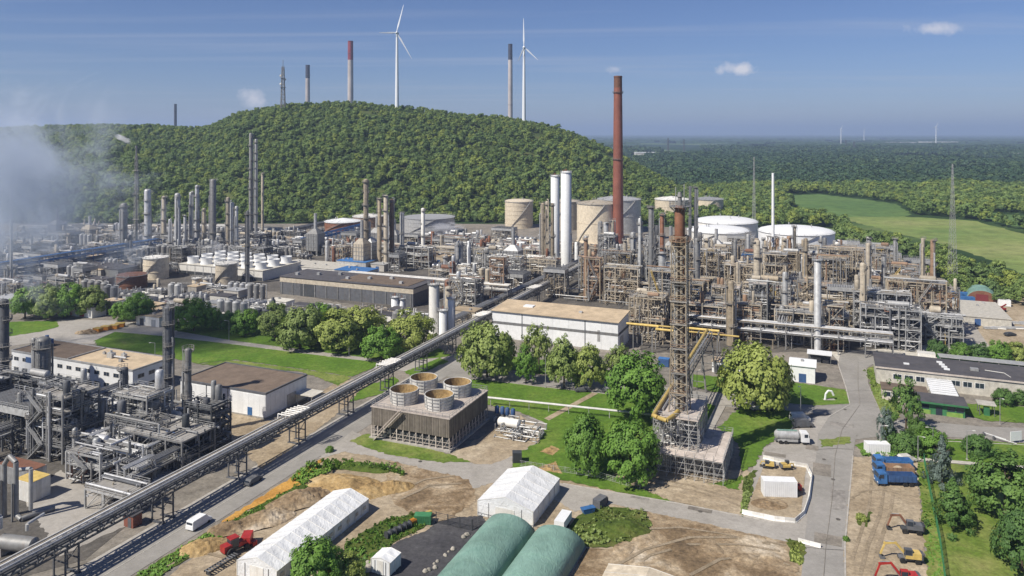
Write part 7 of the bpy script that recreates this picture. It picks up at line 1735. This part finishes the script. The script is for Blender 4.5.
o = thing('box_trailer', 'white flat box trailer behind the bright white tent', 'trailer', G(563, 527), U_RZ)
part('box', MB().box((0, 0, 1.5), (5, 2.1, 1.6)), 'white', o); part('drawbar', MB().bar((2.5, 0, 0.6), (3.8, 0, 0.5), 0.14), 'dark', o); wheels(o, [(-0.4, 1.0), (-0.4, -1.0), (0.5, 1.0), (0.5, -1.0)], 0.36, 0.24)
container(G(877, 453), -0.05, 'white', 'white site container beside the kerb', 5.5, 2.4, 2.5)
container(G(779, 495), -0.08, 'white', 'large white container trailer inside the walled pit', 7.2, 2.6, 3.4)
o = thing('red_generator', 'red machine beside the white container in the pit', 'generator', G(797, 491), 0)
part('hood', MB().box((0, 0, 0.9), (1.8, 1.2, 1.1)), 'redpaint', o); part('exhaust', MB().tube((0.4, 0, 1.4), (0.4, 0, 2.0), 0.1, 8), 'dark', o); wheels(o, [(0, 0.6), (0, -0.6)], 0.35, 0.2)
o = thing('red_machine', 'red lifting machine in the works yard by the hangar', 'machine', G(1001, 312), 0.3)
part('body', MB().box((0, 0, 1.2), (4, 2, 1.2)), 'redpaint', o); part('arm', MB().bar((-1, 0, 1.8), (3, 0, 3.2), 0.4, 0.5), 'redpaint', o); wheels(o, [(1.2, 1), (1.2, -1), (-1.2, 1), (-1.2, -1)], 0.6, 0.4)
for k, (px, py) in enumerate(((98, 332), (106, 330), (114, 329), (120, 327))):
    o = thing('pipe_crate', 'orange crate of fittings beside the back road', 'crate', G(px, py), GRZ + k * 0.2, 'orange crates by the back road')
    part('box', MB().box((0, 0, 0.9), (3.4, 2.2, 1.4)), 'orange', o); part('lid', MB().box((0, 0, 1.66), (3.6, 2.4, 0.12)), 'yellow', o)
heap(88, 333, 10, 5, 1.4, 'dirt', 'brown heap of scrap beside the orange crates', 41)

# ================================================================== BARRIERS, FENCES, LAMPS
def line_px(pts, step):
    w = [G(*p) for p in pts]; out = []
    for a, c in zip(w, w[1:]):
        n = max(1, round((c - a).length / step))
        for k in range(n): q = a.lerp(c, (k + 0.5) / n); out.append((q, math.atan2((c - a).y, (c - a).x), (c - a).length / n))
    return out
bmesh_ = MB().extrude([(-0.3, 0), (0.3, 0), (0.3, 0.2), (0.1, 0.4), (0.08, 1.0), (-0.08, 1.0), (-0.1, 0.4), (-0.3, 0.2)], 'x', -0.49, 0.49).mesh('barrier_block', 'offwhite')
for q, rz, L in line_px([(742, 514), (775, 521), (795, 523), (804, 515), (809, 500), (812, 478), (807, 468), (785, 464), (763, 459)], 2.2):
    o = put('barrier_block', bmesh_, None, q, rz, (L, 1, 1)); tag(o, 'white concrete barrier block in the wall around the pit', 'barrier', 'barrier blocks around the pit', 'thing')
for q, rz, L in line_px([(798, 542), (821, 548)], 1.7):
    o = put('barrier_block', bmesh_, None, q, rz, (L, 1.2, 0.8)); tag(o, 'white concrete barrier block closing the side road', 'barrier', 'barrier blocks closing the side road', 'thing')
def mesh_fence(pts, h, mat, label, step=2.5, name='mesh_fence', wires=9):
    w = line_px(pts, step); o = thing(name, label, 'fence', w[0][0], 0); base = w[0][0]
    for q, rz, L in w:
        mb = MB(); mb.bar((-L / 2, 0, h), (L / 2, 0, h), 0.06); mb.bar((-L / 2, 0, 0.15), (L / 2, 0, 0.15), 0.06)
        for k in range(wires): x = -L / 2 + L * (k + 0.5) / wires; mb.bar((x, 0, 0.15), (x, 0, h), 0.035)
        for z in np.arange(0.5, h, 0.45): mb.bar((-L / 2, 0, z), (L / 2, 0, z), 0.03)
        part('fence_panel', mb, mat, o, False, q - base, rz)
        d = Vector((math.cos(rz), math.sin(rz), 0)) * (L / 2); put('fence_post', unit('post', mat), o, q - base - d, rz, (0.12, 0.12, h + 0.15))
    return o
mesh_fence([(924, 463), (931, 500), (940, 545), (950, 620)], 2.2, 'greenpaint', 'green mesh fence between the dirt lot and rough grass', 2.5)
mesh_fence([(436, 523), (472, 531), (482, 525)], 2.2, 'dark', 'dark mesh fence across the storage yard', 2.5)
mesh_fence([(478, 524), (545, 541)], 2.4, 'charcoal', 'thin grey fence in front of the bright white tent', 2.5, wires=4)
mesh_fence([(640, 399), (608, 394), (560, 388)], 1.4, 'galv', 'low wire fence along the service road', 3.0, wires=4)
mesh_fence([(640, 490), (600, 478), (520, 466)], 1.3, 'galv', 'low wire fence along the lawn edge by the cross road', 3.0, wires=3)
def lamp_post(px, py, yt, label, group='lamp posts around the plant'):
    p = G(px, py); H = zat(yt, p.y); o = thing('lamp_post', label, 'lamp', p, random.Random(int(px)).uniform(0, 6), group)
    part('pole', MB().tube((0, 0, 0), (0, 0, H), 0.11, 8, 0.07), 'galv', o, True); part('arm', MB().tube((0, 0, H), (1.3, 0, H + 0.25), 0.05, 6), 'galv', o); part('lamp_head', MB().box((1.5, 0, H + 0.24), (0.7, 0.26, 0.12)), 'offwhite', o)
    part('base_plinth', MB().box((0, 0, 0.15), (0.45, 0.45, 0.3)), 'concrete', o)
for px, py, yt, lb in ((800.7, 417, 386, 'lamp post at the lawn corner beside the parked vans'), (545.5, 388, 357, 'lamp post beside the clipped trees near the hall'), (155, 372, 343, 'lamp post behind the white office'), (229, 340, 321, 'lamp post on the back road by the trees'), (349, 356, 330, 'lamp post at the end of the tree row'),
                        (967, 460, 431, 'lamp post on the lawn beside the round bush'), (918, 462, 436, 'lamp post beside the blue tipper trucks'), (933, 455, 428, 'lamp post behind the blue spruce'), (1000, 425, 398, 'lamp post at the gate road'), (880, 452, 426, 'lamp post by the white site container'), (697, 408, 372, 'lamp post beside the flare tower footpath')):
    lamp_post(px, py, yt, lb, None)
# sign post with white board at gate road
o = thing('road_sign', 'white board sign at the edge of the gate road', 'sign', G(1016, 443), 0.2)
part('board', MB().box((0, 0, 1.8), (3.4, 0.12, 2.4)), 'white', o)
for x in (-1.2, 1.2): part('post', MB().box((x, 0.12, 1.0), (0.12, 0.12, 2.0)), 'galv', o)
# gate barrier arms and turnstile fence on the gate road
for k, (px, py) in enumerate(((984, 436), (994, 440))):
    o = thing('gate_barrier', 'grey lifting barrier across the gate lane', 'barrier', G(px, py), rad(-60), 'gate lane barriers'); part('cabinet', MB().box((0, 0, 0.5), (0.5, 0.5, 1.0)), 'charcoal', o); part('arm', MB().bar((0, 0, 0.95), (5.5, 0, 1.0), 0.12), 'white', o)
o = thing('lawn_sculpture', 'white curved sculpture on the lawn by the main road', 'sculpture', G(829, 400), 0)
part('arc', MB().path([(-1.2, 0, 0), (-1.0, 0, 1.8), (-0.2, 0, 2.8), (0.8, 0, 2.6), (1.4, 0, 1.4)], 0.3, 8), 'white', o, True); part('plinth', MB().box((0, 0, 0.1), (3.4, 1.2, 0.2)), 'concrete', o)

# ================================================================== TREES AND PLANTS
TP = {}; EXT = {}
def crown_mesh(shape, mat, v):
    k = (shape, mat, v)
    if k not in TP:
        sd = 300 + v * 17 + len(TP)
        if shape == 'round': cl = crown_clumps(sd, 5.0, 4.6, 5.0, 150, 0.95)
        elif shape == 'egg': cl = crown_clumps(sd, 4.8, 5.0, 5.0, 170, 0.8, 'egg')
        elif shape == 'open': cl = crown_clumps(sd, 5.0, 4.8, 5.0, 85, 0.8)
        elif shape == 'cone':
            rg = np.random.RandomState(sd); cl = []
            for q in range(130):
                t = rg.rand() ** 0.8; a = rg.rand() * 6.28; R = 5.0 * (1 - t) * rg.uniform(0.55, 1.0) * (1.0 + 0.25 * math.sin(t * 40)); cl.append(((math.cos(a) * R, math.sin(a) * R, 0.4 + t * 9.4), 0.45 + 0.6 * (1 - t)))
        TP[k] = None; me = leaf_mesh('crown', cl, 0.36 if shape != 'cone' else 0.36, 78 if shape != 'cone' else 80, mat, sd + 5, 0.38)
        TP[k] = me; co = np.empty(len(me.vertices) * 3, dtype=np.float32); me.vertices.foreach_get('co', co); co = co.reshape(-1, 3)
        EXT[me.name] = (float(np.percentile(co[:, 2], 1.0)), float(np.percentile(co[:, 2], 99.5)), float(np.percentile(co[:, 0], 98.5) - np.percentile(co[:, 0], 1.5)))
    return TP[k]
def trunk_mesh(v):
    k = ('trunk', v)
    if k not in TP:
        rg = random.Random(v); mb = MB(); mb.tube((0, 0, -0.2), (0.05, 0, 3.2), 0.34, 9, 0.25); mb.tube((0.05, 0, 3.2), (0.1, 0.1, 7.4), 0.25, 8, 0.1)
        for q in range(7):
            a = q * 0.95 + rg.uniform(-0.3, 0.3); z = rg.uniform(2.4, 6); L = rg.uniform(2, 3.6); m1 = (math.cos(a) * L * 0.5, math.sin(a) * L * 0.5, z + L * 0.45)
            mb.tube((0.05, 0, z), m1, 0.13, 6, 0.09); mb.tube(m1, (math.cos(a + 0.2) * L, math.sin(a + 0.2) * L, z + L * 0.8), 0.09, 6, 0.03)
        TP[k] = mb.mesh('trunk', 'bark', True)
    return TP[k]
def tree(px, yb, w, yt, shape, mat, label, name='broadleaf_tree', v=0, group=None, bare=0.17):
    p = G(px, yb); H = zat(yt, p.y); Wm = w * p.y / FPX; rg = random.Random(int(px * 3 + yb))
    o = thing(name, label, 'tree' if H > 3.2 else 'shrub', p, rg.uniform(0, 6.28), group)
    put('trunk', trunk_mesh(v % 3), o, (0, 0, 0), 0, (max(0.4, min(1.2, Wm / 10)),) * 2 + (H / 10,))
    c0 = H * bare
    cm = crown_mesh(shape, mat, v % 3); zl, zh, ww = EXT[cm.name]; sz = (H - c0) / (zh - zl)
    put('crown', cm, o, (0, 0, c0 - zl * sz), rg.uniform(0, 6), (Wm / ww, Wm / ww, sz)); return o
for k, a in enumerate([
 (25, 319, 30, 288, 'round', 'leaf_fresh', 'broad tree at the edge of the drifting steam'), (48, 319, 30, 286, 'round', 'leaf_olive', 'olive green tree in the group beside the back road lawn'), (70, 317, 30, 284, 'round', 'leaf_fresh', 'fresh green tree in the group beside the back road lawn'), (91, 316, 26, 286, 'round', 'leaf_olive', 'outermost tree of the group towards the rusty tank'),
 (121, 321, 17, 302, 'round', 'leaf_fresh', 'smaller of two trees in front of the rusty tank'), (138, 323, 28, 294, 'round', 'leaf_fresh', 'larger of two trees in front of the rusty tank'),
 (194, 331, 36, 299, 'round', 'leaf_fresh', 'spreading tree in front of the small squat tanks'), (213, 330, 18, 308, 'round', 'leaf_fresh', 'small tree beside the spreading tree on the lawn'), (231, 332, 20, 311, 'round', 'leaf_dark', 'dark small tree at the start of the tree row'),
 (275, 338, 32, 303, 'round', 'leaf_olive', 'first tall olive tree of the long row'), (300, 349, 38, 308, 'round', 'leaf_olive', 'leaning olive tree closest to the lawn in the row'), (318, 341, 32, 304, 'round', 'leaf_fresh', 'tree standing behind the leaning olive one'), (337, 351, 44, 309, 'round', 'leaf_olive', 'widest olive green tree of the long row'), (362, 345, 36, 307, 'round', 'leaf_olive', 'yellowish tree behind the round green one'), (382, 361, 34, 327, 'round', 'leaf_fresh', 'round bright green tree in front of the row'), (410, 353, 40, 311, 'round', 'leaf_olive', 'last olive tree of the row beside the bridge'), (245, 335, 26, 310, 'round', 'leaf_fresh', 'bushy tree among the start of the row'),
 (487, 377, 50, 324, 'round', 'leaf_olive', 'large spreading olive tree beside the white hall'), (526, 383, 20, 345, 'egg', 'leaf_fresh', 'narrow bright green tree before the white hall'), (539, 372, 30, 324, 'open', 'leaf_olive', 'sparse budding tree against the white hall'), (564, 388, 31, 336, 'egg', 'leaf_olive', 'tall clipped egg-shaped tree before the hall'), (590, 389, 28, 345, 'egg', 'leaf_olive', 'shorter clipped egg-shaped tree before the hall'), (620, 382, 26, 345, 'egg', 'leaf_olive', 'clipped tree half hidden by the big green tree'),
 (637, 420, 54, 354, 'round', 'leaf_fresh', 'big dense green tree beside the flare tower'), (588, 472, 42, 415, 'round', 'leaf_fresh', 'dense tree with dark shaded side above the cross road'), (630, 481, 52, 422, 'round', 'leaf_fresh', 'bright green rounded tree beside the scaffold deck'),
 (756, 409, 62, 345, 'round', 'leaf_olive', 'large pale green tree on the lawn by the service road'), (906, 430, 32, 377, 'open', 'leaf_dark', 'dark open tree in front of the gatehouse'), (886, 447, 20, 408, 'open', 'leaf_blue', 'thin silvery tree at the road corner'),
 (315, 592, 48, 540, 'round', 'leaf_fresh', 'leafy tree beside the near end of the long tent'), (344, 586, 34, 553, 'round', 'leaf_olive', 'lower bushy tree beside the leafy one at the tent'),
 (1005, 516, 62, 453, 'round', 'leaf_dark', 'huge dark rounded tree on the rough grass'), (1022, 572, 44, 512, 'round', 'leaf_dark', 'dark tree at the edge of the rough grass')]):
    tree(*a, v=k)
BUSH = [(905, 454, 28, 432, 'leaf_dark', 'dark shrub behind the white site container'), (931, 452, 28, 429, 'leaf_fresh', 'leafy shrub beside the blue spruce'), (978, 455, 26, 435, 'leaf_dark', 'round clipped dark bush on the gate lawn'), (1004, 405, 18, 389, 'leaf_dark', 'dark bush against the long pale building'), (1022, 404, 16, 390, 'leaf_dark', 'bush beside the far end of the long building'),
        (937, 356, 16, 340, 'leaf_dark', 'shrub beside the small white cabin'), (962, 360, 18, 343, 'leaf_fresh', 'fresh shrub in the hedge row behind the long building'), (979, 360, 18, 344, 'leaf_dark', 'dark shrub in the hedge row behind the long building'), (999, 361, 20, 341, 'leaf_fresh', 'tall fresh shrub in the hedge row by the works yard'), (1017, 361, 20, 342, 'leaf_olive', 'olive shrub at the end of the hedge row'),
        (890, 440, 14, 427, 'leaf_fresh', 'small shrub at the foot of the silvery tree'), (918, 440, 20, 420, 'leaf_dark', 'dark shrub beside the gate road'), (330, 452, 8, 446, 'leaf_fresh', 'tiny bush at the yard road corner'), (862, 521, 9, 514, 'leaf_olive', 'weedy clump on the dirt lot'), (846, 541, 6, 536, 'leaf_fresh', 'weed tuft beside the main road')]
for k, (px, yb, w, yt, mt, lb) in enumerate(BUSH): tree(px, yb, w, yt, 'round', mt, lb, 'shrub', k, None, 0.02)
tree(942, 484, 27, 436, 'cone', 'leaf_blue', 'silvery blue spruce beside the green fence', 'blue_spruce', 0, None, 0.03)
tree(953, 528, 36, 479, 'cone', 'leaf_dark', 'dark spreading pine on the rough grass by the fence', 'pine_tree', 1, None, 0.03)
tree(964, 522, 20, 497, 'cone', 'leaf_dark', 'small dark pine tucked beside the spreading pine', 'pine_tree', 2, None, 0.03)
# tall weeds and rough grass tufts
def weeds(pts, n, seed, mat, label, h=0.7, r=0.5):
    rg = random.Random(seed); xs = [p[0] for p in pts]; ys = [p[1] for p in pts]; cl = []
    while len(cl) < n:
        x, y = rg.uniform(min(xs), max(xs)), rg.uniform(min(ys), max(ys))
        if inpoly(x, y, pts): q = G(x, y); cl.append(((q.x, q.y, rg.uniform(0.1, h)), rg.uniform(0.4, 1.0) * r))
    o = put('weeds', leaf_mesh('weeds', cl, 0.4, 60, mat, seed, 0.5)); tag(o, label, None, None, 'stuff')
weeds([(133, 577), (205, 534), (262, 505), (312, 476), (312, 486), (268, 514), (215, 541), (160, 577)], 420, 1, 'leaf_fresh', 'strip of rough grass along the road verge', 0.35, 0.4)
weeds([(290, 482), (312, 464), (345, 462), (400, 470), (406, 477), (385, 472), (340, 468), (306, 486)], 240, 2, 'leaf_fresh', 'tall weeds on the bank behind the heaps', 1.2, 0.7)
weeds([(345, 545), (385, 520), (425, 512), (425, 528), (398, 540), (372, 562), (350, 590), (310, 590)], 320, 3, 'leaf_fresh', 'rough grass between long tent and storage yard', 0.6)
weeds([(570, 535), (600, 508), (645, 512), (652, 528), (620, 545), (585, 546)], 260, 4, 'leaf_olive', 'tufts of grass on the low mound', 0.9, 0.35)
weeds([(786, 540), (806, 544), (804, 566), (793, 564)], 60, 5, 'leaf_olive', 'weeds at the corner of the soil field', 0.3, 0.3)
weeds([(918, 464), (927, 466), (950, 590), (932, 590)], 200, 6, 'leaf_fresh', 'unmown grass along the green fence', 0.2, 0.3)
weeds([(744, 478), (754, 470), (750, 500), (744, 516), (741, 514)], 70, 7, 'leaf_olive', 'weeds beside the pit wall', 0.6)
weeds([(864, 371), (882, 364), (884, 398), (898, 404), (898, 416), (885, 417)], 150, 8, 'leaf_olive', 'long grass beside the plant road', 0.5)
weeds([(862, 448), (950, 450), (950, 462), (862, 456)], 140, 9, 'leaf_fresh', 'undergrowth below the shrubs at the lot', 0.9, 0.7)
weeds([(935, 345), (1040, 350), (1040, 362), (935, 358)], 180, 10, 'leaf_dark', 'hedge growth behind the long pale building', 2.0, 0.9)

# ================================================================== STEAM AND CLOUDS
def vapour(name, loc, radii, dens, label, scale=3.0, thr=0.42, colr=(0.8, 0.83, 0.88), seed=0.0, rot=(0, 0, 0)):
    m = bpy.data.materials.new('vapour_' + name); m.use_nodes = True; nt = m.node_tree
    for n in list(nt.nodes): nt.nodes.remove(n)
    out = nt.nodes.new('ShaderNodeOutputMaterial'); pv = nt.nodes.new('ShaderNodeVolumePrincipled'); pv.inputs['Color'].default_value = (*colr, 1); pv.inputs['Anisotropy'].default_value = 0.2
    tcn = nt.nodes.new('ShaderNodeTexCoord'); mpn = nt.nodes.new('ShaderNodeMapping'); mpn.inputs['Location'].default_value = (seed, seed * 0.7, 0); nt.links.new(tcn.outputs['Object'], mpn.inputs['Vector'])
    nz = tnoise(nt, mpn.outputs[0], scale, 6, 0.68, 0.8)
    ln = nt.nodes.new('ShaderNodeVectorMath'); ln.operation = 'LENGTH'; nt.links.new(tcn.outputs['Object'], ln.inputs[0])
    def mth(op, a, c):
        q = nt.nodes.new('ShaderNodeMath'); q.operation = op
        for s, v in ((q.inputs[0], a), (q.inputs[1], c)):
            if isinstance(v, (int, float)): s.default_value = v
            else: nt.links.new(v, s)
        return q.outputs[0]
    fall = mth('SUBTRACT', 1.0, ln.outputs['Value'])
    d = mth('SUBTRACT', mth('ADD', mth('MULTIPLY', nz, 2.2), mth('MULTIPLY', fall, 0.9)), thr + 1.15)
    d = mth('MULTIPLY', mth('MAXIMUM', d, 0.0), dens); d = mth('MULTIPLY', d, mth('MINIMUM', mth('MAXIMUM', mth('MULTIPLY', fall, 4.0), 0.0), 1.0))
    nt.links.new(d, pv.inputs['Density']); nt.links.new(pv.outputs[0], out.inputs['Volume']); MATS['vapour_' + name] = m
    bm = bmesh.new(); bmesh.ops.create_icosphere(bm, subdivisions=3, radius=1.0); me = bpy.data.meshes.new(name); bm.to_mesh(me); bm.free(); me.materials.append(m)
    o = put(name, me, None, loc, 0, radii); o.rotation_euler = rot; tag(o, label, None, None, 'stuff'); return o
vapour('steam', (-176, 268, 62), (66, 46, 62), 0.24, 'blue-grey steam drifting over the western units', 2.1, 0.36, (0.74, 0.82, 0.95), 1.0)
vapour('steam_column', (-172, 236, 22), (20, 18, 42), 0.12, 'thin steam rising beside the near unit', 2.0, 0.42, (0.74, 0.82, 0.95), 4.0)
p = G(136.5, 250); vapour('flare_plume', (p.x - 9, p.y, zat(139, p.y)), (9, 2.2, 2.6), 4.0, 'small white plume drifting from the slim flare', 2.0, 0.2, (0.97, 0.97, 0.97), 2.0, (0, rad(24), 0))
p = G(446, 245); vapour('steam_puff', (p.x, p.y, zat(227, p.y)), (19, 6, 6), 1.2, 'white steam in front of the wide grey tank', 2.2, 0.32, (0.96, 0.96, 0.97), 3.0)
p = G(218, 262); vapour('steam_puff', (p.x, p.y, zat(248, p.y)), (10, 6, 9), 0.3, 'faint vapour over the white cooling cells', 2.0, 0.32, (0.93, 0.93, 0.95), 5.0)
